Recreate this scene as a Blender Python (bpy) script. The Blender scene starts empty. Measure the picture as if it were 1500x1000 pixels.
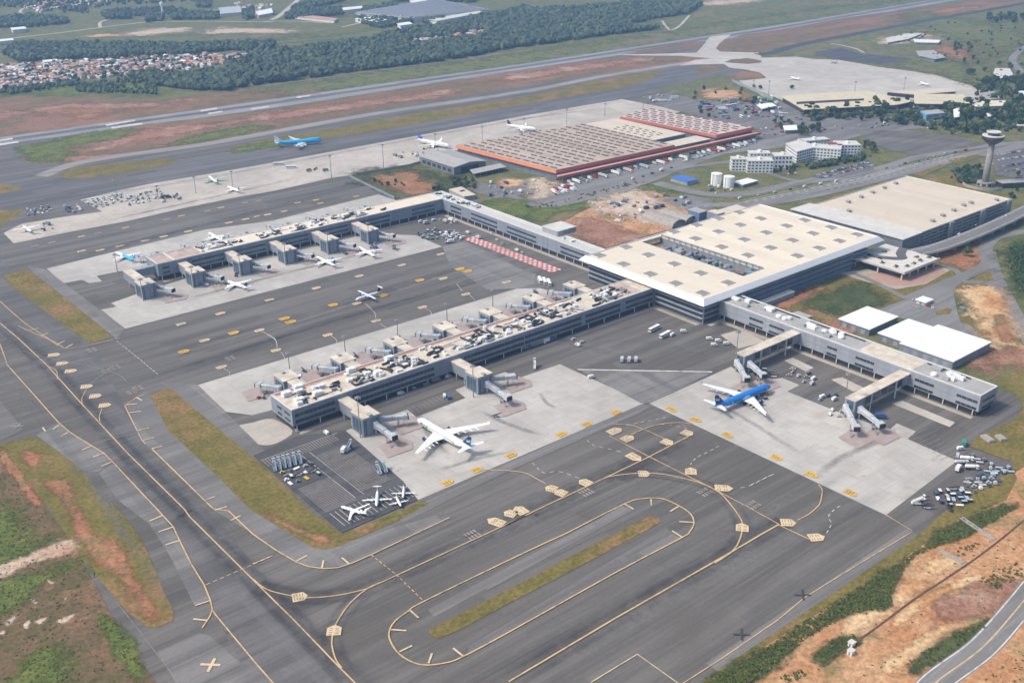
import bpy, math, random
from mathutils import Vector, Matrix
from mathutils.geometry import tessellate_polygon
random.seed(7)
R = math.radians
S = bpy.context.scene
COL = S.collection
# ------------------------------------------------------------------ camera
CAMZ = 345.0
FPX = 1541.81                                    # focal length in pixels of the 1500 px wide photograph
pit, rol, yaw = R(24.06692), R(-0.42381), R(50.71958)
_F = Vector((0, math.cos(pit), -math.sin(pit))); _R = Vector((1, 0, 0)); _U = _R.cross(_F)
_R, _U = math.cos(rol)*_R + math.sin(rol)*_U, -math.sin(rol)*_R + math.cos(rol)*_U
_a = Vector((math.sin(yaw), math.cos(yaw), 0)); _b = -Vector((math.cos(yaw), -math.sin(yaw), 0))
def _w(v): return Vector((v.dot(_a), v.dot(_b), v.z))
CF, CR, CU = _w(_F), _w(_R), _w(_U)
def G(x, y, z=0.0):
    "photo pixel -> world point on the level z"
    d = CF + CR*((x-750)/FPX) - CU*((y-500)/FPX)
    t = (z-CAMZ)/d.z
    return Vector((d.x*t, d.y*t, z))
def PX(p):
    v = Vector(p) - Vector((0, 0, CAMZ))
    return 750 + FPX*v.dot(CR)/v.dot(CF), 500 - FPX*v.dot(CU)/v.dot(CF)
def height(base, top_y):
    "height of an upright thing from its foot pixel and the row of its top"
    g = G(*base); lo, hi = 0, 120
    for _ in range(40):
        m = (lo+hi)/2
        if PX((g.x, g.y, m))[1] > top_y: lo = m
        else: hi = m
    return lo
def ZP(ox, oy, txt, s=3.745):
    "pixels read off an enlarged view -> photo pixels"
    return [(ox+float(a)/s, oy+float(b)/s) for a, b in (q.split(',') for q in txt.split())]
def ZW(ox, oy, txt, s=3.745, z=0.0):
    return [G(x, y, z) for x, y in ZP(ox, oy, txt, s)]
def W(txt, z=0.0): return ZW(0, 0, txt, 1.0, z)
# ------------------------------------------------------------------ objects
def tag(o, label=None, cat=None, group=None, kind=None):
    if label: o['label'] = label
    if cat: o['category'] = cat
    if group: o['group'] = group
    if kind: o['kind'] = kind
    return o
def thing(name, label, cat, loc=(0, 0, 0), rz=0.0, group=None):
    o = bpy.data.objects.new(name, None); COL.objects.link(o)
    o.location = loc; o.rotation_euler = (0, 0, rz); o.empty_display_size = 1
    return tag(o, label, cat, group)
def ORD(i): return ('first second third fourth fifth sixth seventh eighth ninth tenth eleventh twelfth thirteenth fourteenth fifteenth '
                    'sixteenth seventeenth eighteenth nineteenth twentieth').split()[i]
class MB:
    def __init__(s): s.v = []; s.f = []; s.m = []
    def poly(s, pts, mi=0):
        n = len(s.v); s.v += [tuple(p) for p in pts]; s.f.append(tuple(range(n, n+len(pts)))); s.m.append(mi); return s
    def box(s, x0, x1, y0, y1, z0, z1, mi=0, top=None):
        return s.prism([(x0, y0), (x1, y0), (x1, y1), (x0, y1)], z0, z1, mi, top)
    def obox(s, cx, cy, z0, lx, ly, h, rz=0.0, mi=0, top=None):
        c, q = math.cos(rz), math.sin(rz)
        P = [(cx+c*a*lx/2-q*b*ly/2, cy+q*a*lx/2+c*b*ly/2) for a, b in ((-1, -1), (1, -1), (1, 1), (-1, 1))]
        return s.prism(P, z0, z0+h, mi, top)
    def prism(s, P, z0, z1, mi=0, top=None):
        P = [(p[0], p[1]) for p in P]
        A = sum(P[i][0]*P[(i+1) % len(P)][1]-P[(i+1) % len(P)][0]*P[i][1] for i in range(len(P)))
        if A < 0: P = P[::-1]
        n = len(s.v); k = len(P)
        s.v += [(x, y, z0) for x, y in P] + [(x, y, z1) for x, y in P]
        for i in range(k):
            j = (i+1) % k; s.f.append((n+i, n+j, n+k+j, n+k+i)); s.m.append(mi)
        s.f.append(tuple(n+k+i for i in range(k))); s.m.append(mi if top is None else top)
        s.f.append(tuple(n+k-1-i for i in range(k))); s.m.append(mi)
        return s
    def rings(s, RG, mi=0, cap=True, mif=None):
        n = len(s.v); k = len(RG[0])
        for r in RG: s.v += [tuple(p) for p in r]
        for a in range(len(RG)-1):
            for i in range(k):
                j = (i+1) % k; s.f.append((n+a*k+i, n+a*k+j, n+(a+1)*k+j, n+(a+1)*k+i)); s.m.append(mif(a) if mif else mi)
        if cap:
            s.f.append(tuple(n+i for i in reversed(range(k)))); s.m.append(mif(0) if mif else mi)
            s.f.append(tuple(n+(len(RG)-1)*k+i for i in range(k))); s.m.append(mif(len(RG)-2) if mif else mi)
        return s
    def tube(s, p, q, r, n=8, mi=0, r2=None):
        p = Vector(p); q = Vector(q); d = (q-p).normalized()
        u = d.orthogonal().normalized(); w = d.cross(u); r2 = r if r2 is None else r2
        C = [(math.cos(2*math.pi*i/n), math.sin(2*math.pi*i/n)) for i in range(n)]
        return s.rings([[p+(u*c+w*d_)*r for c, d_ in C], [q+(u*c+w*d_)*r2 for c, d_ in C]], mi)
    def lathe(s, prof, n=20, cx=0, cy=0, mi=0, mif=None):
        C = [(math.cos(2*math.pi*i/n), math.sin(2*math.pi*i/n)) for i in range(n)]
        return s.rings([[(cx+c*r, cy+d*r, z) for c, d in C] for r, z in prof], mi, True, mif)
    def lathex(s, prof, cx=0, cy=0, cz=0, n=14, mi=0, mif=None, sz=1.0):
        C = [(math.cos(2*math.pi*i/n), math.sin(2*math.pi*i/n)) for i in range(n)]
        return s.rings([[(cx+x, cy+c*r, cz+d*r*sz) for c, d in C] for x, r in prof], mi, True, mif)
    def build(s, name, mats, parent=None, loc=(0, 0, 0), smooth=False, rz=0.0):
        me = bpy.data.meshes.new(name); me.from_pydata(s.v, [], s.f)
        mats = mats if isinstance(mats, (list, tuple)) else [mats]
        for m in mats: me.materials.append(M[m] if isinstance(m, str) else m)
        if len(mats) > 1: me.polygons.foreach_set('material_index', s.m)
        if smooth: me.polygons.foreach_set('use_smooth', [True]*len(me.polygons))
        me.update()
        o = bpy.data.objects.new(name, me); COL.objects.link(o); o.location = loc; o.rotation_euler = (0, 0, rz)
        if parent is not None: o.parent = parent
        return o
def dup(o, loc=None, rz=None, label=None, group=None, parent=None):
    c = o.copy(); COL.objects.link(c)
    if parent is not None: c.parent = parent
    if loc is not None: c.location = loc
    if rz is not None: c.rotation_euler = (0, 0, rz)
    if label: c['label'] = label
    if group: c['group'] = group
    for ch in list(o.children): dup(ch, parent=c)
    return c
# ------------------------------------------------------------------ curves
def smooth(P, n=6, closed=False):
    P = [Vector((p[0], p[1], 0)) for p in P]; out = []; N = len(P)
    if N < 3: return P
    for i in range(N if closed else N-1):
        if closed: a, b, c, d = P[i-1], P[i], P[(i+1) % N], P[(i+2) % N]
        else: a, b, c, d = P[max(i-1, 0)], P[i], P[i+1], P[min(i+2, N-1)]
        for k in range(n):
            t = k/n
            out.append(.5*((2*b)+(c-a)*t+(2*a-5*b+4*c-d)*t*t+(3*b-a-3*c+d)*t**3))
    if not closed: out.append(P[-1])
    return out
_rk = [0]
def ribbon(mb, P, w, z, mi=0, bump=True):
    "a flat strip of width w along P; every strip lies a hair above the one before, so crossings stay clean"
    if bump: _rk[0] = (_rk[0]+1) % 40; z += _rk[0]*.0004
    P = [Vector((p[0], p[1], 0)) for p in P]; L = []; Q = []
    for i, p in enumerate(P):
        d = (P[min(i+1, len(P)-1)]-P[max(i-1, 0)]).normalized(); nrm = Vector((-d.y, d.x, 0))
        L.append(p+nrm*w/2); Q.append(p-nrm*w/2)
    for i in range(len(P)-1):
        mb.poly([(Q[i].x, Q[i].y, z), (Q[i+1].x, Q[i+1].y, z), (L[i+1].x, L[i+1].y, z), (L[i].x, L[i].y, z)], mi)
def dashes(mb, P, w, z, on, off, mi=0):
    P = [Vector((p[0], p[1], 0)) for p in P]; seg = []; acc = 0; cur = [P[0]]; pos = True; lim = on
    for a, b in zip(P, P[1:]):
        L = (b-a).length; t = 0
        while acc + (L-t) >= lim:
            t += lim-acc; q = a+(b-a)*(t/L if L else 0); cur.append(q)
            if pos and len(cur) > 1: ribbon(mb, cur, w, z, mi)
            pos = not pos; lim = on if pos else off; acc = 0; cur = [q]
        acc += L-t; cur.append(b)
# ------------------------------------------------------------------ materials
M = {}
def mat(name, col, rough=.8, metal=0.0, var=0.0, scale=.1, emit=None, spec=None):
    m = bpy.data.materials.new(name); m.use_nodes = True; N = m.node_tree.nodes; L = m.node_tree.links
    b = N['Principled BSDF']; b.inputs['Base Color'].default_value = (*col, 1); b.inputs['Roughness'].default_value = rough
    b.inputs['Metallic'].default_value = metal
    if spec is not None: b.inputs['Specular IOR Level'].default_value = spec
    if var:
        tc = N.new('ShaderNodeTexCoord'); n = N.new('ShaderNodeTexNoise'); n.inputs['Scale'].default_value = scale
        n.inputs['Detail'].default_value = 5; n.inputs['Roughness'].default_value = .65
        L.new(tc.outputs['Object'], n.inputs['Vector'])
        mx = N.new('ShaderNodeValToRGB'); e = mx.color_ramp.elements
        e[0].position = .3; e[1].position = .7
        e[0].color = (*[c*(1-var) for c in col], 1); e[1].color = (*[min(1, c*(1+var)) for c in col], 1)
        L.new(n.outputs['Fac'], mx.inputs[0]); L.new(mx.outputs[0], b.inputs['Base Color'])
    M[name] = m; return m
class NT:
    "small node helper for the ground materials"
    def __init__(s, name, rough=.9, spec=.25):
        s.m = bpy.data.materials.new(name); s.m.use_nodes = True; s.N = s.m.node_tree.nodes; s.L = s.m.node_tree.links
        s.b = s.N['Principled BSDF']; s.b.inputs['Roughness'].default_value = rough; s.b.inputs['Specular IOR Level'].default_value = spec
        s.tc = s.N.new('ShaderNodeTexCoord'); M[name] = s.m
    def noise(s, sc, det=5, rough=.6, off=0.0, dist=0.0, rz=0.0):
        mp = s.N.new('ShaderNodeMapping'); mp.inputs['Scale'].default_value = sc if isinstance(sc, tuple) else (sc, sc, sc)
        mp.inputs['Location'].default_value = (off, off*1.7, off*.3); mp.inputs['Rotation'].default_value = (0, 0, rz)
        s.L.new(s.tc.outputs['Object'], mp.inputs['Vector'])
        n = s.N.new('ShaderNodeTexNoise'); n.inputs['Scale'].default_value = 1; n.inputs['Detail'].default_value = det
        n.inputs['Roughness'].default_value = rough; n.inputs['Distortion'].default_value = dist
        s.L.new(mp.outputs[0], n.inputs['Vector']); return n.outputs['Fac']
    def step(s, v, lo, hi):
        r = s.N.new('ShaderNodeMapRange'); r.interpolation_type = 'SMOOTHSTEP'
        r.inputs['From Min'].default_value = lo; r.inputs['From Max'].default_value = hi
        s.L.new(v, r.inputs['Value']); return r.outputs[0]
    def math(s, op, a, b=None):
        n = s.N.new('ShaderNodeMath'); n.operation = op
        for k, q in enumerate((a, b)):
            if q is None: continue
            if isinstance(q, (int, float)): n.inputs[k].default_value = q
            else: s.L.new(q, n.inputs[k])
        return n.outputs[0]
    def mix(s, f, a, b, mode='MIX'):
        n = s.N.new('ShaderNodeMix'); n.data_type = 'RGBA'; n.blend_type = mode
        if isinstance(f, (int, float)): n.inputs[0].default_value = f
        else: s.L.new(f, n.inputs[0])
        for k, q in ((6, a), (7, b)):
            if isinstance(q, tuple): n.inputs[k].default_value = (*q, 1)
            else: s.L.new(q, n.inputs[k])
        return n.outputs[2]
    def attr(s, name):
        n = s.N.new('ShaderNodeAttribute'); n.attribute_name = name; return n.outputs['Fac']
    def grid(s, sx, sy, w, rz=0.0, off=(0, 0)):
        "thin joint lines of a slab grid: 1 on a joint"
        sp = s.N.new('ShaderNodeSeparateXYZ'); s.L.new(s.tc.outputs['Object'], sp.inputs[0]); out = None
        for ax, p in ((0, sx), (1, sy)):
            q = s.math('MODULO', s.math('ADD', sp.outputs[ax], 5000.0), p); q = s.math('LESS_THAN', q, w)
            out = q if out is None else s.math('MAXIMUM', out, q)
        return out
    def cells(s, sx, sy, off=0.0):
        "a random grey for every sx by sy slab"
        mp = s.N.new('ShaderNodeMapping'); mp.inputs['Scale'].default_value = (1/sx, 1/sy, 0); mp.inputs['Location'].default_value = (off, off*.7, 0)
        s.L.new(s.tc.outputs['Object'], mp.inputs['Vector']); f = s.N.new('ShaderNodeVectorMath'); f.operation = 'FLOOR'; s.L.new(mp.outputs[0], f.inputs[0])
        w = s.N.new('ShaderNodeTexWhiteNoise'); w.noise_dimensions = '2D'; s.L.new(f.outputs[0], w.inputs['Vector']); return w.outputs['Value']
    def out(s, col, fade=None):
        s.L.new(col, s.b.inputs['Base Color'])
        if fade is not None:
            t = s.N.new('ShaderNodeBsdfTransparent'); mx = s.N.new('ShaderNodeMixShader'); o = s.N['Material Output']
            s.L.new(fade, mx.inputs[0]); s.L.new(t.outputs[0], mx.inputs[1]); s.L.new(s.b.outputs[0], mx.inputs[2]); s.L.new(mx.outputs[0], o.inputs['Surface'])
        return s.m
def v3(a, k=1.0): return tuple(c*k for c in a)
# grass and soil
def ground_mat(name, grass1, grass2, soil, soil_lo, soil_hi, big=.006, fade=False, streak=None):
    t = NT(name, .95, .1)
    fine = t.noise(.35, 4, .7, 3.1); mid = t.noise(.045, 6, .65, 9.7); lg = t.noise(big, 6, .6, 1.3, .6)
    c = t.mix(t.step(mid, .35, .65), grass1, grass2)
    c = t.mix(t.step(t.math('ADD', t.math('MULTIPLY', lg, .75), t.math('MULTIPLY', mid, .25)), soil_lo, soil_hi), c, soil)
    if streak: c = t.mix(t.step(t.noise(streak, 5, .6, 4.4), .45, .75), c, soil)
    c = t.mix(.55, c, t.mix(t.step(fine, .25, .75), (.25, .25, .25), (1, 1, 1)), 'OVERLAY')
    f = None
    if fade:
        a = t.attr('fade'); f = t.step(t.math('ADD', a, t.math('ADD', t.math('MULTIPLY', t.math('SUBTRACT', t.noise(.1, 6, .75, 7.7), .5), 1.6), t.math('MULTIPLY', t.math('SUBTRACT', t.noise(.02, 4, .6, 2.7), .5), 1.4))), .25, .85)
        f = t.math('MULTIPLY', f, t.step(t.noise(.05, 5, .7, 31.0), .1, .5))
    t.out(c, f)
ground_mat('grassland', (.09, .105, .04), (.15, .14, .06), (.19, .14, .085), .52, .68)
ground_mat('infield', (.12, .10, .05), (.17, .115, .07), (.235, .13, .085), .5, .66, .008, False, (.003, .03, 1))
ground_mat('bright_grass', (.08, .11, .03), (.135, .15, .045), (.18, .14, .07), .58, .75, .02, True)
ground_mat('island_grass', (.12, .105, .03), (.17, .135, .045), (.23, .135, .07), .5, .64, .012)
ground_mat('far_grass', (.095, .115, .04), (.145, .145, .06), (.17, .14, .085), .5, .66, .008, True)
ground_mat('scrub_soil', (.10, .085, .04), (.15, .10, .06), (.24, .13, .08), .5, .66, .03)
ground_mat('red_soil', (.27, .125, .068), (.33, .165, .095), (.19, .14, .065), .46, .62, .04, True)
ground_mat('tan_soil', (.50, .32, .17), (.57, .40, .24), (.39, .20, .09), .46, .6, .02, True)
ground_mat('orange_soil', (.37, .185, .09), (.45, .275, .155), (.205, .155, .065), .48, .62, .03)
ground_mat('pale_soil', (.42, .33, .25), (.5, .41, .32), (.36, .23, .16), .5, .66, .02, True)
ground_mat('dug_soil', (.23, .12, .08), (.30, .17, .12), (.36, .25, .18), .5, .66, .02, True)
ground_mat('dark_grass', (.045, .06, .025), (.075, .09, .035), (.12, .10, .05), .55, .7, .02, True)
# pavements
def asphalt(name, base, rz=0.0, var=.45, light=None):
    t = NT(name, .88, .3)
    s1 = t.noise((.003, .085, 1), 6, .62, 2.2, 0, rz); s2 = t.noise((.012, .5, 1), 4, .6, 6.1, 0, rz); s3 = t.noise((.005, .28, 1), 5, .7, 15.1, 0, rz)
    big = t.noise(.011, 5, .6, 8.1, .4); mid = t.noise(.06, 6, .7, 3.4, .3); fine = t.noise(.5, 3, .7)
    lt = light or v3(base, 1.5)
    c = t.mix(t.step(s1, .34, .66), v3(base, 1-var*.6), v3(base, 1+var*.5))
    c = t.mix(t.math('MULTIPLY', t.step(s2, .5, .72), .5), c, lt)
    c = t.mix(t.math('MULTIPLY', t.step(s3, .56, .7), .55), c, v3(base, .55))
    c = t.mix(t.math('MULTIPLY', t.step(big, .46, .68), .5), c, v3((base[0]*1.05, base[1], base[2]*.93), .72))
    c = t.mix(t.math('MULTIPLY', t.step(mid, .55, .75), .4), c, v3(base, 1.4))
    lanes = t.cells(90, 6.5, rz) if abs(rz) < .5 else t.cells(6.5, 90, rz)
    c = t.mix(t.math('MULTIPLY', t.step(lanes, .72, .95), .32), c, v3(base, .68)); c = t.mix(t.math('MULTIPLY', t.step(lanes, .28, .05), .25), c, v3(base, 1.4))
    c = t.mix(t.math('MULTIPLY', t.step(t.cells(38, 13, 3.3), .93, .97), .5), c, v3(base, .62))
    c = t.mix(t.math('MULTIPLY', t.grid(60, 6.5, .22) if abs(rz) < .5 else t.grid(6.5, 60, .22), .28), c, v3(base, .5))
    c = t.mix(t.math('MULTIPLY', t.step(t.noise(.17, 4, .7, 23.0), .66, .76), .4), c, v3(base, .5))
    c = t.mix(.3, c, t.mix(fine, (.2, .2, .2), (.85, .85, .85)), 'OVERLAY')
    t.out(c)
asphalt('asphalt', (.132, .124, .114))
asphalt('asphalt_cross', (.128, .123, .12), R(90))
asphalt('asphalt_left', (.092, .095, .103), R(63))
asphalt('asphalt_dark', (.080, .080, .084))
asphalt('asphalt_blue', (.128, .124, .126))
asphalt('shoulder', (.175, .168, .162), 0, .4)
asphalt('shoulder_cross', (.185, .178, .172), R(90), .35)
asphalt('shoulder_left', (.18, .174, .168), R(90), .4)
asphalt('runway_grey', (.26, .255, .255), 0, .25)
asphalt('runway_dark', (.115, .118, .13), 0, .3)
asphalt('road_grey', (.20, .195, .19), 0, .2)
asphalt('old_taxiway', (.27, .25, .235), 0, .2)
def concrete(name, base, slab=7.5, stain=.35, warm=(.36, .30, .24)):
    t = NT(name, .85, .3)
    a = t.noise(.02, 6, .6, 1.9, .5); b = t.noise(.14, 5, .7, 5.5); d = t.noise((.012, .2, 1), 4, .6, 3.3)
    c = t.mix(t.step(a, .35, .68), v3(base, 1-stain*.5), v3(base, 1.1))
    c = t.mix(t.math('MULTIPLY', t.step(b, .56, .78), .5), c, v3(base, .72))
    c = t.mix(t.math('MULTIPLY', t.step(d, .52, .74), .4), c, v3(base, 1.15))
    c = t.mix(t.math('MULTIPLY', t.step(t.noise(.03, 4, .6, 11.3), .58, .72), .5), c, warm)
    cl = t.cells(slab, slab, .5)
    c = t.mix(t.math('MULTIPLY', t.step(cl, .55, 1.0), .24), c, v3(base, .74)); c = t.mix(t.math('MULTIPLY', t.step(cl, .3, 0.0), .2), c, v3(base, 1.22))
    c = t.mix(t.math('MULTIPLY', t.step(t.noise(.22, 3, .6, 21.0), .66, .74), .5), c, v3(base, .42))
    c = t.mix(t.math('MULTIPLY', t.grid(slab, slab, .3), .4), c, v3(base, .6))
    t.out(c)
concrete('concrete', (.46, .44, .405))
concrete('concrete_warm', (.47, .43, .375), 6, .3, (.42, .32, .25))
concrete('concrete_old', (.47, .44, .395), 12, .25, (.5, .42, .34))
concrete('sidewalk', (.40, .36, .30), 4, .2)
concrete('paving_red', (.42, .27, .21), 4, .2)
def paint(name, col, wear=.45):
    t = NT(name, .85, .2); w = t.noise(.28, 5, .7, 4.2); r = t.noise(.02, 4, .6, 9.9)
    c = t.mix(t.math('MULTIPLY', t.step(t.math('ADD', t.math('MULTIPLY', w, .6), t.math('MULTIPLY', r, .4)), .46, .64), wear), col, (.12, .115, .11)); t.out(c)
paint('paint_yellow', (.62, .44, .22), .62); paint('paint_orange', (.66, .40, .06), .45); paint('paint_cream', (.66, .52, .33), .52); paint('paint_pink', (.34, .30, .27), .7)
paint('paint_white', (.60, .59, .56), .6); paint('paint_red', (.60, .11, .10), .3)
def wash(name, col):
    t = NT(name, .9, .2); n = t.noise(.16, 5, .7, 2.0); t.out(t.mix(t.step(n, .35, .7), col, (.37, .35, .33)))
wash('paint_redwash', (.36, .27, .245))
mat('paint_text', (.16, .12, .06), .9)
mat('rubber_mark', (.05, .05, .055), .9)
mat('leaf_mid', (.065, .115, .025), .9, 0, .35, .25)
mat('leaf_dark', (.03, .055, .025), .9, 0, .4, .25)
mat('leaf_olive', (.12, .135, .03), .9, 0, .35, .25)
mat('bark', (.14, .11, .08), .9)
def panel(name, col, rough=.5):
    t = NT(name, rough, .4); c = t.mix(t.cells(3.2, 3.2, .41), v3(col, .9), v3(col, 1.1)); c = t.mix(t.math('MULTIPLY', t.step(t.noise((.5, .5, .06), 5, .65, 3.0), .5, .75), .35), c, v3(col, .72)); t.out(c)
def band_mat(name, col, k):
    t = NT(name, .85, .3); f = t.math('MULTIPLY', t.attr('fade'), k); f = t.math('MULTIPLY', f, t.step(t.noise(.05, 6, .7, 5.0), .25, .65))
    t.out(t.mix(t.noise(.4, 3), v3(col, .8), v3(col, 1.2)), f)
band_mat('rubber_band', (.06, .06, .066), .27); band_mat('worn_band', (.22, .215, .21), .4); band_mat('stain_band', (.12, .115, .105), .4)
# ------------------------------------------------------------------ ground sheets
asphalt('asphalt_strip', (.062, .064, .074), 0, .2); mat('pipe_brown', (.10, .06, .035), .8, 0, .3, .3)
ground_mat('grass_olive', (.095, .11, .05), (.14, .135, .065), (.20, .14, .08), .55, .7, .02)
ground_mat('orange_frayed', (.40, .22, .12), (.46, .30, .18), (.25, .175, .085), .5, .66, .025, True)
def sheet(name, P, z, m, closed_smooth=0):
    P = [Vector((p[0], p[1], 0)) for p in P]
    if closed_smooth: P = smooth(P, closed_smooth, True)
    mb = MB(); mb.v = [(p.x, p.y, z) for p in P]
    for t in tessellate_polygon([P]):
        a, b, c = (P[i] for i in t)
        if (b-a).cross(c-a).z < 0: t = (t[0], t[2], t[1])
        mb.f.append(tuple(t)); mb.m.append(0)
    return tag(mb.build(name, m), kind='structure')
import numpy as np
def soft(name, P, z, m, grow=.22, n=4):
    "a patch whose border frays out: the point attribute fade runs from 0 outside to 1 inside"
    P = smooth([Vector((p[0], p[1], 0)) for p in P], n, True)
    X = np.array([(p.x, p.y) for p in P]); A = X; B = np.roll(X, -1, 0)
    area = abs(np.sum(A[:, 0]*B[:, 1]-B[:, 0]*A[:, 1]))/2; per = np.sum(np.hypot(*(B-A).T)); w = area/per*(.95+grow*2.6)
    lo = X.min(0)-w; hi = X.max(0)+w; st = max(w*.45, max(hi-lo)/70)
    gx = np.arange(lo[0], hi[0]+st, st); gy = np.arange(lo[1], hi[1]+st, st); GX, GY = np.meshgrid(gx, gy); Q = np.stack([GX.ravel(), GY.ravel()], 1)
    D = np.full(len(Q), 1e18); IN = np.zeros(len(Q), bool)
    for a, b in zip(A, B):
        d = b-a; L2 = max(d@d, 1e-9); t = np.clip(((Q-a)@d)/L2, 0, 1); D = np.minimum(D, np.sum((Q-a-t[:, None]*d)**2, 1))
        c = (a[1] > Q[:, 1]) != (b[1] > Q[:, 1])
        if abs(d[1]) > 1e-9: IN ^= c & (Q[:, 0] < d[0]*(Q[:, 1]-a[1])/d[1]+a[0])
    F = np.clip(.5+np.where(IN, 1, -1)*np.sqrt(D)/(2*w), 0, 1); nx = len(gx); mb = MB(); use = {}
    FG = F.reshape(GX.shape); val = []
    def vid(j, i):
        k = j*nx+i
        if k not in use: use[k] = len(mb.v); mb.v.append((float(Q[k, 0]), float(Q[k, 1]), z)); val.append(float(F[k]))
        return use[k]
    for j in range(len(gy)-1):
        for i in range(nx-1):
            if max(FG[j, i], FG[j, i+1], FG[j+1, i], FG[j+1, i+1]) > .02: mb.f.append((vid(j, i), vid(j, i+1), vid(j+1, i+1), vid(j+1, i))); mb.m.append(0)
    o = mb.build(name, m); o.data.attributes.new('fade', 'FLOAT', 'POINT').data.foreach_set('value', val)
    return tag(o, kind='structure')
def strip(name, P, w, z, m, sm=6):
    mb = MB(); ribbon(mb, smooth(P, sm) if sm else P, w, z, 0, False); return tag(mb.build(name, m), kind='structure')
sheet('ground', [(-2400, -1400), (8900, -1400), (8900, 12400), (-2400, 12400)], 0, 'grassland')
_z = .03
def nz(d=.0025):
    global _z; _z += d; return _z
# --- open country
sheet('ground', W('-300,148 -60,142 120,141 240,147 370,128 420,130 770,101 770,110 400,165 0,214 -300,258'), nz(), 'infield')
soft('ground', W('380,130 600,98 770,76 1000,42 1200,12 1300,2 1400,-20 1440,-12 1300,14 1140,38 900,78 640,115 470,137'), nz(), 'far_grass', .03)
soft('ground', ZW(0, 0, '130,610 300,585 520,580 700,595 640,615 520,640 430,660 380,625 250,625'), nz(), 'red_soil')
soft('ground', ZW(0, 0, '0,590 120,600 400,570 900,560 1000,540 1090,550 700,600 300,600 0,650'), nz(), 'dug_soil', .1)
soft('ground', ZW(0, 0, '-200,250 300,225 700,195 1498,185 1700,200 1300,240 900,245 300,260 -200,290'), nz(), 'far_grass', .06)
soft('ground', ZW(370, 0, '-100,240 400,200 700,150 860,170 700,195 400,225 0,250'), nz(), 'far_grass', .1)
soft('ground', ZW(0, 0, '690,188 760,165 900,152 1040,155 1050,166 870,190 760,196'), nz(), 'pale_soil', .12)
soft('ground', ZW(0, 0, '1110,186 1220,150 1400,158 1600,165 1590,182 1300,182'), nz(), 'pale_soil', .12)
soft('ground', ZW(0, 0, '450,200 600,185 680,190 560,205'), nz(), 'tan_soil')
soft('ground', ZW(0, 0, '-100,500 200,470 700,430 900,480 850,520 550,520 200,520 -100,530'), nz(), 'bright_grass', .06)
soft('ground', ZW(370, 0, '150,70 240,60 480,60 520,10 700,0 900,0 700,40 420,110 250,105 110,110'), nz(), 'far_grass', .08)
for q, w in (('-100,232 110,205 330,180 550,152 800,122', 9), ('550,150 560,118 700,90 1000,66 1250,55', 8), ('230,60 150,40 110,70 200,75', 8), ('800,122 1100,118 1498,122', 7)):
    strip('path', ZW(0, 0, q), w, nz(), 'concrete_warm')
for q, w in (('100,110 150,85 250,0', 14), ('60,118 260,118 420,128', 8), ('490,150 640,120 720,150', 8)):
    strip('path', ZW(370, 0, q), w, nz(), 'concrete_warm')
strip('path', ZW(740, 0, '860,115 890,155 915,165 960,140 1010,85'), 6, nz(), 'concrete_warm')
strip('path', ZW(370, 0, '-20,478 300,440 640,392 1000,345 1520,275'), 5, nz(), 'road_grey')
soft('ground', ZW(740, 0, '1000,20 1150,5 1400,-20 1450,-10 1300,22 1100,32'), nz(), 'pale_soil', .15)
soft('ground', ZW(740, 0, '695,135 740,125 850,132 850,148 720,150'), nz(), 'bright_grass')
soft('ground', ZW(370, 0, '780,175 840,160 900,170 800,190'), nz(), 'bright_grass')
# --- paved airfield
sheet('apron', W('-300,1250 730,1200 1100,949 1340,786.5 1415,741 1484,690 1480,676 1420,655 1430,640 1465,625 1490,612 1498,598 1492,583 1478,574 1462,572 '
      '1085,440 1030,420 900,372 742,308 650,272 578,291 511,259 610,239 700,205 985,165 1090,120 1075,60 1140,43 770,100 400,158 0,211 -300,252'), nz(), 'asphalt')
sheet('taxiway', W('-300,330 0,262 120,262 170,272 330,221 370,219 600,184 770,153.5 911,129.5 951,117.5 970,101 1000,97 1020,93 1013,103 1045,100 1082,102 1050,110 985,122 '
      '911,145.5 770,169.6 370,244 200,276 100,298 -300,372'), nz(), 'asphalt_blue')
sheet('runway', [p for p in W('-300,257 -300,249')] + W('0,201.5 400,145.5 770,93 1140,37 1388,-4 1500,-22 1520,-18 1400,1 1140,46 770,101.5 400,158.5 0,212'), nz(), 'runway_grey')
sheet('runway', W('-300,253 0,208 400,153 770,98.2 1140,42.5 1390,-.8 1388,-2.5 1140,40 770,95.6 400,149.5 0,204.5 -300,250'), nz(), 'runway_dark')
_p = nz()
mbw = MB()
for q in ('580,684 740,657 742,664 582,692', '610,698 780,674 782,682 612,707', '-60,778 68,757 72,764 -60,786', '-60,798 100,775 103,783 -60,808', '1100,606 1190,592 1192,599 1102,613', '1140,621 1220,608 1222,615 1142,628'):
    mbw.poly([(p.x, p.y, _p) for p in ZW(0, 0, q)])
for q in ('240,532 315,521 318,528 243,539', '-10,597 90,582 92,588 -8,603'):
    mbw.poly([(p.x, p.y, _p) for p in ZW(370, 0, q)])
tag(mbw.build('runway_marking', 'paint_white'), kind='structure')
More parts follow.
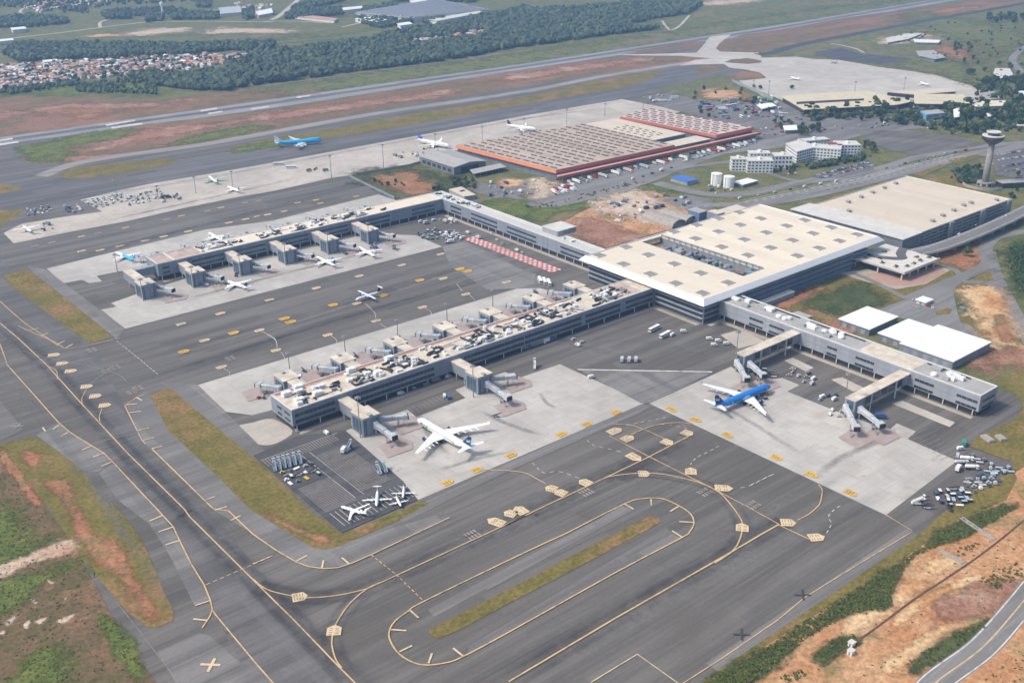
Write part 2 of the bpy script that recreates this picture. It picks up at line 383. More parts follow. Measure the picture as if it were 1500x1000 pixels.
# infields between runway and taxiways
infA = ZP(0, 0, '118,862 124,825 170,795 400,745 800,683 1498,600') + ZP(370, 0, '700,505 1498,385') + ZP(740, 0, '560,318 700,306 950,305 1080,312 1150,322 1040,336 860,372 500,408 0,492') \
    + ZP(370, 0, '700,602 0,736') + ZP(0, 0, '1000,803 600,872 380,897 220,902 150,888')
sheet('ground', [G(*p) for p in infA], nz(), 'infield')
soft('ground', ZW(0, 0, '120,850 150,805 400,745 720,700 700,760 420,800 380,880 220,895'), nz(), 'bright_grass', .05)
soft('ground', ZW(0, 0, '900,790 1100,735 1380,690 1498,700 1200,760 950,800'), nz(), 'bright_grass', .1)
soft('ground', ZW(0, 0, '480,800 900,700 1300,660 1498,610 1490,650 1100,715 800,770 560,820'), nz(), 'dug_soil', .12)
soft('ground', ZW(0, 0, '360,870 600,840 700,840 560,865 380,892'), nz(), 'dug_soil', .12)
soft('ground', ZW(370, 0, '0,640 300,590 700,540 1080,490 1090,520 700,580 400,620 20,670'), nz(), 'dug_soil', .1)
soft('ground', ZW(740, 0, '0,410 300,370 700,320 800,335 400,390 0,450'), nz(), 'dug_soil', .1)
strip('taxiway', W('60,258 110,240 187,227 290,213 370,199 557,165.5 770,134 873.5,113.5 1007,92 1050,86'), 20, nz(), 'old_taxiway')
sheet('ground', [G(*p) for p in ZP(0, 0, '1240,828 1300,802') + ZP(370, 0, '100,760 400,712 900,622 1498,532') + ZP(740, 0, '500,442 850,387 865,390 790,440 640,485 300,540 0,590') + ZP(370, 0, '860,690 400,765 0,820') + ZP(0, 0, '1290,836')], nz(), 'island_grass')
soft('ground', ZW(0, 0, '1245,826 1310,802 1500,770 1560,790 1400,825 1290,835'), nz(), 'bright_grass', .05)
sheet('ground', ZW(0, 0, '310,962 400,922 900,870 975,884 930,905 500,975 380,980'), nz(), 'island_grass')
sheet('ground', ZW(0, 240, '-300,330 -40,250 60,258 130,245 110,275 0,345 -300,430'), nz(), 'island_grass')
sheet('ground', ZW(0, 240, '-300,100 0,108 110,124 120,143 0,163 -300,200'), nz(), 'island_grass')
sheet('taxiway', [G(*p) for p in ZP(740, 0, '610,300 800,298 1050,290 1100,235 1120,205 1240,190 1180,235 1155,265 1180,285 1390,290') + ZP(1100, 0, '60,318 250,312 340,325 480,330 700,368 1000,408 1200,470 1340,505 1240,560 900,590 300,610 160,545 20,490')
       + ZP(740, 0, '1440,545 1280,445 1430,430 1400,400 1330,385 1230,372 1200,352 1050,355 950,362 1040,330 1150,322 950,307 700,305')], nz(), 'concrete_old')
sheet('ground', ZW(740, 0, '1200,343 1240,328 1330,320 1410,335 1400,346 1330,352'), nz(), 'infield')
sheet('ground', ZW(740, 0, '1038,388 1050,368 1080,360 1140,360 1222,374 1150,390 1060,405'), nz(), 'infield')
sheet('ground', ZW(740, 0, '1210,425 1300,392 1400,402 1432,425 1300,437'), nz(), 'infield')
sheet('ground', ZW(740, 0, '640,294 800,284 1060,270 1100,226 1000,232 900,250'), nz(), 'infield')
sheet('ground', [G(*p) for p in ZP(740, 0, '1158,268 1190,232 1300,192 1498,166') + ZP(1100, 0, '500,102 980,36 1400,-25 1700,-60 1700,-5 1498,25 1100,80 700,155 300,230 40,286') + ZP(740, 0, '1180,285')], nz(), 'infield')
soft('ground', ZW(1100, 0, '900,80 1050,45 1240,35 1230,50 1000,90 850,105'), nz(), 'red_soil', .1)
soft('ground', ZW(1100, 0, '880,60 1200,110 1500,180 1520,250 1300,340 1150,330 1240,250 900,170'), nz(), 'far_grass', .1)
soft('ground', ZW(1100, 0, '780,355 1000,330 1180,360 1290,420 1250,470 1010,405'), nz(), 'far_grass', .08)
soft('ground', ZW(1100, 0, '1010,265 1100,255 1200,300 1170,330 1050,290'), nz(), 'orange_soil' if False else 'red_soil')
soft('ground', ZW(1100, 0, '700,230 760,205 930,185 1010,205 900,230 760,245'), nz(), 'pale_soil')
strip('path', ZW(1100, 0, '440,240 500,250 580,270 620,290'), 6, nz(), 'concrete_warm')
strip('road', ZW(1100, 0, '1540,235 1450,300 1440,350 1498,400'), 14, nz(), 'road_grey')
strip('taxiway', W('1108,80 1130,77.5 1180,64 1287,44 1394,24 1474,10 1600,-14'), 24, nz(), 'asphalt_strip')
sheet('apron', ZW(1100, 0, '340,300 360,285 490,262 600,295 760,310 895,322 740,356 640,345 480,328'), nz(), 'asphalt_dark')
sheet('ground', ZW(740, 0, '800,500 1000,450 1200,402 1240,436 1300,540 1240,556 1060,548 900,512'), nz(), 'grass_olive')
soft('ground', ZW(740, 0, '1130,490 1250,497 1300,520 1230,545 1080,530'), nz(), 'orange_frayed', .1)
# remote apron, pier aprons
sheet('apron', W('5.3,341.5 20,356.7 107,339 187,324 267,305.4 352.5,288 400,280 485,261 509,257.5 610,240 660,222 960,175 1000,163 911,145.5 770,169.6 370,244 222,269 171,280 117,293 150,310 93,318 32,328'), nz(), 'concrete_warm')
sheet('apron', [G(*p) for p in ZP(0, 240, '255,575 700,465 1130,361 1498,312') + ZP(370, 240, '690,168 800,205 1000,190 900,250') + ZP(0, 240, '1498,420 870,590 690,585 530,615 560,645 490,655 450,636 345,656')], nz(), 'concrete')
sheet('apron', [G(*p) for p in ZP(0, 240, '555,800 640,785 610,765 750,715 1050,620 1498,500') + ZP(370, 240, '560,380 900,393 1040,455 0,722') + ZP(0, 240, '685,905')], nz(), 'concrete')
sheet('apron', W('289.7,564 770,419 779,418 800,425 850,440 600,520 400,600 370,608 331,603'), nz(), 'concrete')
sheet('apron', W('613,732 593,710 578,700 509,651 503.5,632 530,622 597,600 610,611 682,583 667,571 700,558 740,545 761,553.5 820,533.5 945,590'), nz(), 'concrete')
sheet('apron', W('951,591 1071,537 1100,560 1145,553.4 1171,564 1153,573.5 1239,608 1303,629.5 1313.6,620 1341.6,632 1329.6,643 1402,675 1297.6,754.5'), nz(), 'concrete')
sheet('apron', ZW(370, 480, '-90,545 0,520 110,500 220,565 160,620 80,645 0,630 -20,600'), nz(), 'concrete_warm', 3)
sheet('apron', ZW(1100, 480, '180,180 230,165 345,220 300,240'), nz(), 'concrete_warm')
sheet('apron', ZW(1100, 480, '440,285 500,272 640,340 560,350'), nz(), 'concrete_warm')
sheet('apron', ZW(1100, 480, '770,415 830,400 1120,520 1090,545'), nz(), 'concrete_warm')
sheet('apron', ZW(740, 480, '1180,40 1290,10 1430,75 1280,115'), nz(), 'concrete_warm')
for q in (((283, 573.5), (632, 573.5)), ((329, 911.5), (650, 911.5)), ((648.5, 650), (648.5, 908)), ((648, 294), (648, 520)), ((634, 517), (678, 517)), ((628, 524), (628, 575))): strip('pavement', [Vector((*q[0], 0)), Vector((*q[1], 0))], 4.5, nz(), 'sidewalk', 0)
# left cross taxiway, shoulders
sheet('taxiway', W('-300,140 -300,480 0,490 60,540 150,640 230,745 300,870 420,1100 600,1100 518,1000 320,765 215,655 180,592 150,530 60,440 0,380'), nz(), 'asphalt_cross')
sheet('taxiway', [G(*p) for p in ZP(0, 480, '800,338 690,425 790,635 835,665 1170,1000') + ZP(370, 733, '0,180 240,340 380,375 540,348 1085,100 1050,68 480,240 200,100') + ZP(0, 480, '1240,760 940,560')], nz(), 'shoulder_left')
sheet('taxiway', [G(*p) for p in ZP(0, 480, '540,795 620,748 870,1000') + ZP(0, 733, '890,85 985,222 1150,540 1065,572 930,300 820,130 650,0')], nz(), 'shoulder_left')
sheet('taxiway', ZW(0, 480, '200,590 320,525 560,690 620,740 540,790 470,795 350,700'), nz(), 'shoulder_left')
sheet('taxiway', ZW(0, 733, '860,828 1090,728 1150,742 1330,900 1400,890 1560,1060 1000,1060'), nz(), 'shoulder')
sheet('taxiway', ZW(0, 480, '-100,330 0,400 130,560 0,620 -100,640'), nz(), 'shoulder')
sheet('taxiway', ZW(740, 733, '-100,440 640,28 705,50 0,440 -100,495'), nz(), 'shoulder')
sheet('taxiway', ZW(740, 733, '-200,800 880,150 960,205 0,738 -200,850'), nz(), 'shoulder')
sheet('taxiway', ZW(370, 733, '960,600 1600,260 1700,250 1000,640'), nz(), 'shoulder')
sheet('taxiway', ZW(740, 480, '-600,1030 0,750 745,420 800,425 740,470 0,795 -560,1070'), nz(), 'shoulder')
sheet('taxiway', ZW(740, 480, '400,230 745,415 800,412 1130,250'), nz(), 'shoulder_cross')
sheet('taxiway', [G(*p) for p in ZP(370, 240, '1040,455 1165,425 1498,590') + ZP(740, 240, '270,640 250,680 -100,690 -300,560')], nz(), 'shoulder_cross')
sheet('taxiway', ZW(0, 480, '880,300 1085,312 1498,720 1400,760 930,340'), nz(), 'shoulder_cross')
sheet('taxiway', ZW(0, 240, '150,560 250,580 690,905 640,960 600,930 185,600'), nz(), 'shoulder_cross')
strip('road', ZW(1100, 733, '-200,925 0,790 900,180', 3.745), 11, nz(), 'shoulder', 0)
# grass islands
sheet('ground', ZW(0, 240, '20,612 140,585 185,600 600,928 596,955 505,985 440,950 100,700 20,632'), nz(), 'island_grass')
sheet('ground', W('219,580 245.7,568 253.7,572 331,637.5 400,693.6 452,747 500.8,782 621,733 628,738 583.6,762 519.5,790 498,800 477,805 460.8,803.6 423,781 365,745 320,699 245.7,629.5 229.6,597.5'), nz(), 'island_grass')
sheet('ground', [G(*p) for p in ZP(0, 480, '-100,655 0,640 170,600 200,605 350,700 460,790 540,900 620,1000') + ZP(0, 733, '600,0 700,110 780,220 840,350 900,500 955,610 950,660 860,700 800,690 700,610 600,500 430,300 370,200 250,20') + ZP(0, 480, '220,940 150,840 0,655')], nz(), 'island_grass')
sheet('ground', [G(*p) for p in ZP(740, 733, '250,365 700,130 790,88 840,95 855,115 820,140 450,340 0,575') + ZP(370, 733, '1130,712 1010,760 965,732 970,708 1498,440')], nz(), 'island_grass')
soft('ground', [G(*p) for p in ZP(0, 480, '250,860 370,835 410,930 440,1000') + ZP(0, 733, '500,190 640,255 750,430 850,620 820,640 730,530 560,340 460,225 380,70') + ZP(0, 480, '330,960')], nz(), 'red_soil', .06)
soft('ground', ZW(0, 480, '130,680 220,700 190,760 140,740'), nz(), 'red_soil')
soft('ground', ZW(370, 733, '80,60 200,130 420,200 400,240 280,200 60,80'), nz(), 'red_soil', .1)
soft('ground', ZW(370, 733, '240,480 700,240 700,260 300,480'), nz(), 'dark_grass', .1) if False else None
# left scrub land
sheet('ground', W('-300,640 0,653 40,704 58.7,731 99,786 115,813 141,858 160,895 192,944 198,957 230,1000 300,1100 -300,1300'), nz(), 'scrub_soil')
soft('ground', ZW(0, 733, '-200,60 60,50 130,120 180,230 80,330 -200,420'), nz(), 'bright_grass', .15)
soft('ground', ZW(0, 733, '-100,500 60,440 380,330 400,370 230,470 100,600 -100,640'), nz(), 'bright_grass', .15)
soft('ground', ZW(0, 733, '120,900 200,830 300,800 380,900 420,1050 100,1100'), nz(), 'bright_grass', .2)
soft('ground', ZW(0, 733, '540,640 640,680 720,800 800,930 760,1000 640,860'), nz(), 'bright_grass', .15)
soft('ground', ZW(0, 733, '-60,440 -60,405 300,245 390,240 415,280 220,335'), nz(), 'pale_soil', .06)
soft('ground', ZW(0, 480, '0,660 40,690 130,820 225,955 190,975 100,860 0,720'), nz(), 'red_soil', .04)
for q in ('170,540 220,550 190,575', '20,670 80,630 90,650 40,690', '130,680 160,660 150,700', '-20,740 20,710 30,730', '200,660 260,640 220,680', '320,660 400,630 350,670', '350,540 380,520 360,550', '260,440 300,450 280,460'):
    soft('ground', ZW(0, 733, q), nz(), 'pale_soil', .3)
# lower right: dry verge, bank, soil
sheet('ground', W('900,1200 1033,1002 1100,952 1342,789 1417,744 1486,692 1500,684 1720,560 1900,1250'), nz(), 'orange_soil')
soft('ground', ZW(1100, 733, '780,640 1000,500 1240,400 1280,430 1180,470 980,570 800,700'), nz(), 'tan_soil', .1)
soft('ground', ZW(1100, 733, '500,660 780,480 1000,310 1160,340 1000,450 800,600 600,740 480,760'), nz(), 'tan_soil', .08)
soft('ground', ZW(1100, 733, '700,880 900,760 1050,680 1360,640 1350,660 1100,730 900,900 760,960'), nz(), 'tan_soil', .08)
soft('ground', ZW(1100, 733, '1020,560 1240,470 1480,420 1420,560 1320,620 1050,660'), nz(), 'dug_soil', .08)
soft('ground', ZW(1100, 733, '850,900 1100,720 1330,650 1300,720 1050,900 920,960'), nz(), 'dark_grass', .08)
sheet('ground', ZW(1100, 733, '1560,640 1300,850 1120,1030 1700,1100 1800,700'), nz(), 'dug_soil_road' if False else 'orange_soil')
sheet('ground', [G(*p) for p in ZP(1100, 733, '-260,985 0,812 900,203 1180,-40 1440,-160 1460,-120 1400,0 1150,100 950,240 600,480 380,610 0,850 -260,1020')], nz(), 'island_grass')
soft('ground', ZW(1100, 733, '-260,1000 0,850 400,610 700,410 950,240 1150,105 1400,15 1460,40 1200,190 900,300 800,440 760,530 785,585 540,620 300,760 60,960 -200,1150'), nz(), 'dark_grass', .03)
soft('ground', ZW(1100, 733, '330,860 440,760 560,740 600,790 450,870 400,900'), nz(), 'dark_grass', .1)
for q, w in (('420,890 560,790 700,690 900,540 1100,410 1300,270 1498,110', 1.3),):
    strip('path', ZW(1100, 733, q), w, nz(), 'pipe_brown')
ROAD = '930,1090 1030,985 1230,840 1330,745 1430,630 1498,548 1560,470'
strip('road', ZW(1100, 733, ROAD), 13.5, nz(), 'road_grey')
_p = nz(); mbw = MB(); rc = smooth(ZW(1100, 733, ROAD), 8); mby = MB(); ribbon(mby, rc, .7, _p, 0, False)
for sgn in (-1, 1):
    Q = []
    for i, p in enumerate(rc):
        d = (rc[min(i+1, len(rc)-1)]-rc[max(i-1, 0)]).normalized(); Q.append(p+Vector((-d.y, d.x, 0))*sgn*5.9)
    ribbon(mbw, Q, .7, _p, 0, False)
tag(mbw.build('road_marking', 'paint_white'), kind='structure'); tag(mby.build('road_marking', 'paint_yellow'), kind='structure')
# right of the piers
sheet('ground', W('1463,560 1520,520 1720,480 1720,600 1500,684 1486,691 1480,676 1420,655 1430,640 1465,625 1490,612 1499,598 1493,582 1478,572'), nz(), 'island_grass')
soft('ground', W('1420,530 1460,508 1560,490 1560,530 1480,545 1450,545'), nz(), 'dug_soil', .1)
sheet('ground', ZW(1100, 240, '170,800 400,680 560,600 660,620 860,730 700,810 560,800 500,860 420,900 310,830'), nz(), 'island_grass')
soft('ground', ZW(1100, 240, '260,760 420,690 640,650 700,740 480,830 330,800'), nz(), 'dark_grass', .06)
soft('ground', ZW(1100, 240, '300,805 380,810 560,880 540,930 420,880'), nz(), 'red_soil', .08)
soft('ground', ZW(1100, 240, '140,770 380,670 410,680 200,790'), nz(), 'red_soil', .08)
sheet('pavement', ZW(1100, 240, '480,600 640,580 900,640 1060,590 1040,560 1100,580 1080,640 940,665 800,690 640,650'), nz(), 'sidewalk')
sheet('pavement', ZW(1100, 240, '560,620 780,670 930,665 1070,600 1040,560 860,600 700,600'), nz(), 'paving_red')
sheet('ground', ZW(1100, 240, '780,690 940,672 1100,580 1120,610 1080,650 860,725'), nz(), 'dark_grass_flat' if False else 'island_grass')
soft('ground', ZW(1100, 240, '960,500 1150,450 1290,440 1260,560 1200,600 1100,560'), nz(), 'red_soil', .05)
sheet('road', ZW(1100, 240, '700,800 860,738 1100,640 1240,580 1270,600 1160,650 1110,690 1130,810 1150,870 1220,900 1260,990 1100,960 1000,895 810,845'), nz(), 'road_grey')
for q, w in (('860,745 1100,645 1230,590 1300,545 1285,470 1330,410 1420,385 1540,370', 13), ('1300,550 1350,680 1420,800 1540,990', 12), ('1160,650 1300,655 1360,700', 9), ('560,600 700,660 850,740', 6), ('1040,560 1130,590 1150,620', 7), ('1330,480 1360,600 1440,760 1520,900', 5)):
    strip('road', ZW(1100, 240, q), w, nz(), 'road_grey')
soft('ground', ZW(1100, 240, '1140,690 1330,675 1420,800 1490,960 1480,1010 1280,990 1230,880 1200,800'), nz(), 'tan_soil', .05)
soft('ground', ZW(1100, 240, '1330,850 1390,830 1430,920 1450,980 1350,960'), nz(), 'red_soil', .05)
sheet('ground', ZW(1100, 240, '1010,815 1080,790 1105,800 1090,825 1020,832'), nz(), 'island_grass')
sheet('ground', ZW(1100, 240, '1210,640 1290,590 1310,595 1335,645'), nz(), 'island_grass')
sheet('ground', ZW(1100, 240, '1150,850 1200,830 1230,880 1210,890'), nz(), 'island_grass')
soft('ground', ZW(1100, 240, '1390,470 1498,430 1700,420 1700,700 1498,740 1420,590'), nz(), 'dark_grass', .04)
# landside: warehouse yard, demolition site, roads, car parks
sheet('road', W('770,292 800,274 830,266 1110,205 1175,192 1190,212 1060,226 960,262 880,290 810,305'), nz(), 'road_grey')
sheet('road', [G(*p) for p in ZP(740, 0, '750,530 900,515 1060,550 1230,560 1440,560') + ZP(1100, 0, '160,560 300,625 640,640 900,660 1000,700 640,735 420,800 60,760 0,800') + ZP(740, 0, '1390,720 900,600')], nz(), 'shoulder')
strip('road', W('700,268 740,283 792,302 870,291 955,264 995,248 1070,237 1130,230'), 11, nz(), 'road_grey')
sheet('road', W('560,228 600,245 660,270 720,270 790,262 800,280 730,292 690,280 640,262'), nz(), 'shoulder')
soft('ground', ZW(740, 240, '0,200 100,225 200,250 500,200 700,160 800,110 900,130 950,160 760,150 500,240 300,270 200,320 0,270'), nz(), 'bright_grass', .03)
soft('ground', ZW(370, 240, '1180,250 1300,200 1498,210 1520,330 1400,280'), nz(), 'bright_grass', .05)
sheet('ground', ZW(740, 240, '400,275 640,165 800,150 900,180 1000,200 1080,260 980,340 760,400 560,465 380,380 320,320'), nz(), 'orange_soil')
soft('ground', ZW(740, 240, '430,270 640,170 800,155 880,250 960,300 800,330 600,290'), nz(), 'pale_soil', .05)
soft('ground', ZW(740, 240, '330,320 480,290 620,340 780,390 640,440 560,465 400,390'), nz(), 'dug_soil', .04)
sheet('road', ZW(740, 240, '850,200 1000,170 1140,200 1130,300 1000,260'), nz(), 'shoulder')
soft('ground', ZW(370, 240, '560,60 800,20 1000,40 1220,90 1200,140 1000,170 850,170 680,120'), nz(), 'dark_grass', .05)
soft('ground', ZW(370, 240, '650,75 750,60 880,52 960,90 1000,130 920,170 840,160 740,130'), nz(), 'red_soil', .06)
soft('ground', ZW(600, 160, '960,790 1200,770 1260,830 1050,870', 7.5), nz(), 'tan_soil', .1)
soft('ground', W('770,265 800,262 815,280 790,290 770,280'), nz(), 'pale_soil', .1)
sheet('ground', W('1130,305 1080,298 1060,290 1070,262 1100,258 1150,266 1190,240 1280,228 1290,250 1180,272'), nz(), 'dark_grass_lawn' if False else 'grassland')
for q, w in (('960,268 1030,284 1090,284 1180,266 1290,247 1340,232 1420,217 1540,206', 17), ('1020,300 1085,300 1160,286 1240,268 1330,247 1420,226 1540,208', 17), ('1060,312 1110,300 1160,293 1220,281 1320,256 1420,231 1540,214', 13), ('1170,268 1230,262 1290,247', 10), ('1100,245 1150,262 1180,266', 8), ('1320,285 1380,262 1440,243 1540,230', 9), ('1130,200 1190,190 1240,188 1300,190 1420,205', 9), ('1180,190 1150,168 1120,160', 7)):
    strip('road', W(q), w, nz(), 'road_grey')
sheet('road', ZW(1100, 0, '590,735 700,715 870,722 1100,745 1275,790 1270,800 900,852 780,832 690,800'), nz(), 'asphalt')
sheet('road', ZW(1060, 180, '860,545 1130,440 1497,390 1497,470 1200,545 1000,560', 6.805), nz(), 'asphalt_blue')
sheet('road', ZW(1100, 0, '1330,850 1560,800 1560,1000 1340,960'), nz(), 'asphalt_blue')
sheet('ground', ZW(1100, 240, '335,222 400,195 700,120 850,82 885,95 700,145 500,195 420,225'), nz(), 'island_grass')
sheet('ground', ZW(1100, 0, '960,985 1260,900 1300,930 1280,1060 1100,1090'), nz(), 'island_grass')
sheet('ground', ZW(1100, 0, '880,960 1040,905 1080,910 940,970'), nz(), 'island_grass')
sheet('ground', ZW(1100, 0, '1080,880 1240,850 1280,860 1120,905'), nz(), 'island_grass')
soft('ground', ZW(1100, 0, '1180,380 1290,350 1350,440 1330,490 1230,470'), nz(), 'far_grass', .08)
mbw = MB(); _p = nz(); a_, b_ = ZW(1100, 0, '640,760 1200,790'); 
for r_ in range(7):
    o_ = Vector((-14.0*r_*.35+10, 14.0*r_-38, 0)); n_ = 60
    for i in range(n_):
        q = a_.lerp(b_, (i+.5)/n_)+o_; u, v = PX(q)
        if 1272 < u < 1420 and 197 < v < 222: mbw.poly([(q.x-.15, q.y-2.5, _p), (q.x+.15, q.y-2.5, _p), (q.x+.15, q.y+2.5, _p), (q.x-.15, q.y+2.5, _p)])
tag(mbw.build('parking_marking', 'paint_pink'), kind='structure')
_p = nz(); mbw = MB()
for q in ('1000,306 1090,296 1180,278 1290,255 1400,229', '1065,303 1130,291 1200,276 1300,252 1400,226', '1180,285 1260,268 1330,250 1420,229'):
    dashes(mbw, smooth(W(q), 8), .8, _p, 6, 7)
    ribbon(mbw, [p+Vector((0, 6, 0)) for p in smooth(W(q), 8)], .6, _p)
tag(mbw.build('road_marking', 'paint_white'), kind='structure')
# ------------------------------------------------------------------ rubber, wear and spills on the pavements
def softband(parts, w, m, name='taxiway', off=0.0):
    P = [p for z, t in parts for p in (ZW(z[0], z[1], t) if z else W(t))]; P = smooth(P, 6); z_ = nz(.0006); mb = MB(); val = []; U = (-1, -.45, 0, .45, 1)
    for i, p in enumerate(P):
        d = (P[min(i+1, len(P)-1)]-P[max(i-1, 0)]).normalized(); n = Vector((-d.y, d.x, 0))
        for u in U: q = p+n*(u*w/2+off); mb.v.append((q.x, q.y, z_)); val.append((1-abs(u)**1.5)*min(1, i/3, (len(P)-1-i)/3))
    for i in range(len(P)-1):
        for k in range(4): a = i*5+k; mb.f.append((a, a+5, a+6, a+1)[::1] if False else (a+1, a+6, a+5, a)[::-1]); mb.m.append(0)
    o = mb.build(name, m); o.data.attributes.new('fade', 'FLOAT', 'POINT').data.foreach_set('value', val); tag(o, kind='structure')
_L = (0, 480); _B1 = (0, 733); _B2 = (370, 733); _B3 = (740, 733); _A3 = (740, 480); _B4 = (1100, 733)
for off, w in ((-4.5, 5), (4.5, 5), (0, 22)):
    softband([(_L, '-20,-40 260,210 440,410 700,690 1010,995'), (_B1, '1040,90 1498,545'), (_B2, '220,650 480,920 640,1080')], w, 'rubber_band', off=off)
    softband([(_B1, '1400,470'), (_B2, '80,490 300,535 530,510 630,485 800,408 1200,222 1498,85'), (_A3, '175,1000 560,820 790,710 1030,585')], w, 'rubber_band', off=off)
    softband([(_B3, '20,995 600,650 1240,285 1498,135'), (_B4, '155,135')], w, 'rubber_band', off=off)
for off in (-4, 4):
    softband([(_A3, '560,820 740,800 960,825 1150,890'), (_B3, '1290,100 1280,230 1150,345')], 4, 'rubber_band', off=off)
    softband([(_B2, '630,485 480,640 435,770 490,920')], 4, 'rubber_band', off=off)
    for q in ('200,545 520,445 760,372', '190,566 420,495 760,392', '120,415 400,345 660,290', '60,395 330,318 560,262'): softband([(None, q)], 4, 'rubber_band', off=off)
for q, w in (('230,520 480,450 700,385', 16), ('240,548 500,466 740,400', 14), ('60,390 300,330 540,270', 16), ('20,300 250,270 600,205 900,150', 14)): softband([(None, q)], w, 'rubber_band')
for q, w in (('760,960 1000,820 1250,690', 9), ('850,960 1060,840 1300,720', 14), ('900,980 1180,830', 8), ('330,980 420,1000 560,1040', 14), ('20,560 120,690 260,900', 9), ('560,830 700,770 860,700', 7), ('700,470 900,520 1000,590', 12), ('850,500 950,500 1040,520', 10)): softband([(None, q)], w, 'worn_band')
for q, w in (('1193,700 1230,672 1275,652 1310,640', 7), ('790,575 800,590 815,598', 4), ('700,600 740,620 800,640', 6), ('640,690 700,672 760,660', 5), ('1050,590 1110,625 1180,670', 6), ('610,600 630,640 660,668', 6), ('1070,575 1085,590 1110,600', 8), ('400,560 500,530 600,498', 7), ('250,445 400,405 560,365', 7), ('150,325 300,292 450,258', 8), ('740,180 800,170 880,160', 8)): softband([(None, q)], w, 'stain_band', 'apron')
# ------------------------------------------------------------------ painted markings
ZM = nz(.02); GZ = ZM

def paint_obj(mb, m, name='taxiway_marking'): tag(mb.build(name, m), kind='structure')
Yl = MB(); Wl = MB(); Ol = MB(); Cr = MB(); Tx = MB(); Pk = MB(); Rw = MB()
def ln(zone, txt, w=.9, mb=Yl, n=6, dash=None):
    P = ZW(zone[0], zone[1], txt); P = smooth(P, n) if n and len(P) > 2 else P
    w *= .7
    if dash: dashes(mb, P, w, ZM, *dash)
    else: ribbon(mb, P, w, ZM)
a1, a2, a3, a4 = (0, 480), (370, 480), (740, 480), (1100, 480)
b1, b2, b3, b4 = (0, 733), (370, 733), (740, 733), (1100, 733)
c1, c2 = (0, 240), (370, 240)
def lnm(parts, w=.9, mb=Yl, n=6, dash=None):
    P = [p for z, t in parts for p in ZW(z[0], z[1], t)]; P = smooth(P, n) if n else P
    w *= .7
    if dash: dashes(mb, P, w, ZM, *dash)
    else: ribbon(mb, P, w, ZM)
lnm([(a1, '-20,-40 100,60 260,210 440,410 700,690 1010,995'), (b1, '1040,90 1498,545'), (b2, '220,650 480,920 640,1080')], 1.1, n=0)
lnm([(a1, '0,90 35,185 40,205 320,520 390,580 570,690 620,740 860,995'), (b1, '890,80 950,145 985,220 1050,350 1120,465 1155,550 1165,600 1180,625 1400,890 1540,1050')], 1.0, n=0)
ln(b1, '1165,600 1150,640 1110,700', 1.0)
lnm([(a1, '800,640 780,620 685,430 750,385 790,370')], 1.0, n=0)
lnm([(a1, '835,668 1170,995'), (b2, '-130,60 0,185 130,275 240,340 310,365 390,376 470,370 540,348 650,300 1080,95')], 1.1, n=0)
ln(b2, '0,430 80,490 215,525 300,535 420,528 530,510 630,485', 1.0)
lnm([(b2, '630,485 800,408 1200,222 1498,85'), (b3, '0,140'), (a3, '175,1000 560,820 790,710 1030,585')], 1.1, n=0)
ln(b2, '700,450 630,485 540,560 480,640 450,700 435,770 440,820 460,880 490,920', 1.0)
lnm([(b3, '20,995 600,650 1240,285 1400,190 1498,135'), (b4, '155,135')], 1.3, n=0)
lnm([(a3, '560,820 640,808 740,800 860,805 960,825 1060,850 1150,890 1210,940'), (b3, '1290,100 1300,160 1280,230 1240,285 1150,345')], 1.1)
lnm([(a3, '570,595 800,715 1000,815 1160,895 1330,985'), (b3, '1498,130'), (b4, '160,140 320,215')], .9, n=0)
ln(a3, '590,530 680,535 760,560 860,605 915,645', .9); ln(a3, '690,590 780,550 860,530 960,522 1020,530', .9)
ln(a3, '-200,780 0,785 110,800 180,835 225,860', .9)
lnm([(b4, '255,110 320,75 370,30'), (a4, '385,940 390,890 370,865')], .9)
ln(a3, '450,620 490,650 560,665 660,690', .7, Wl, 6, (3, 3)); ln(a3, '880,495 700,530 640,540', .6, Wl, 6, (2.5, 3))
ln(a3, '1015,755 1050,715 1120,680 1200,635', .7, Wl, 6, (3, 3)); ln(a3, '1290,880 1340,870 1420,830 1490,795', .7, Wl, 6, (3, 3))
ln(a3, '150,745 215,800 290,790 410,830', .7, Wl, 6, (3, 3)); ln(b4, '415,180 440,130 425,90 460,50 520,15', .7, Wl, 6, (3, 3))
ln(a4, '0,865 80,825 160,790', .7, Wl, 6, (3, 3)); ln(a3, '850,530 960,545 1010,560', .6, Wl, 6, (2.5, 3))
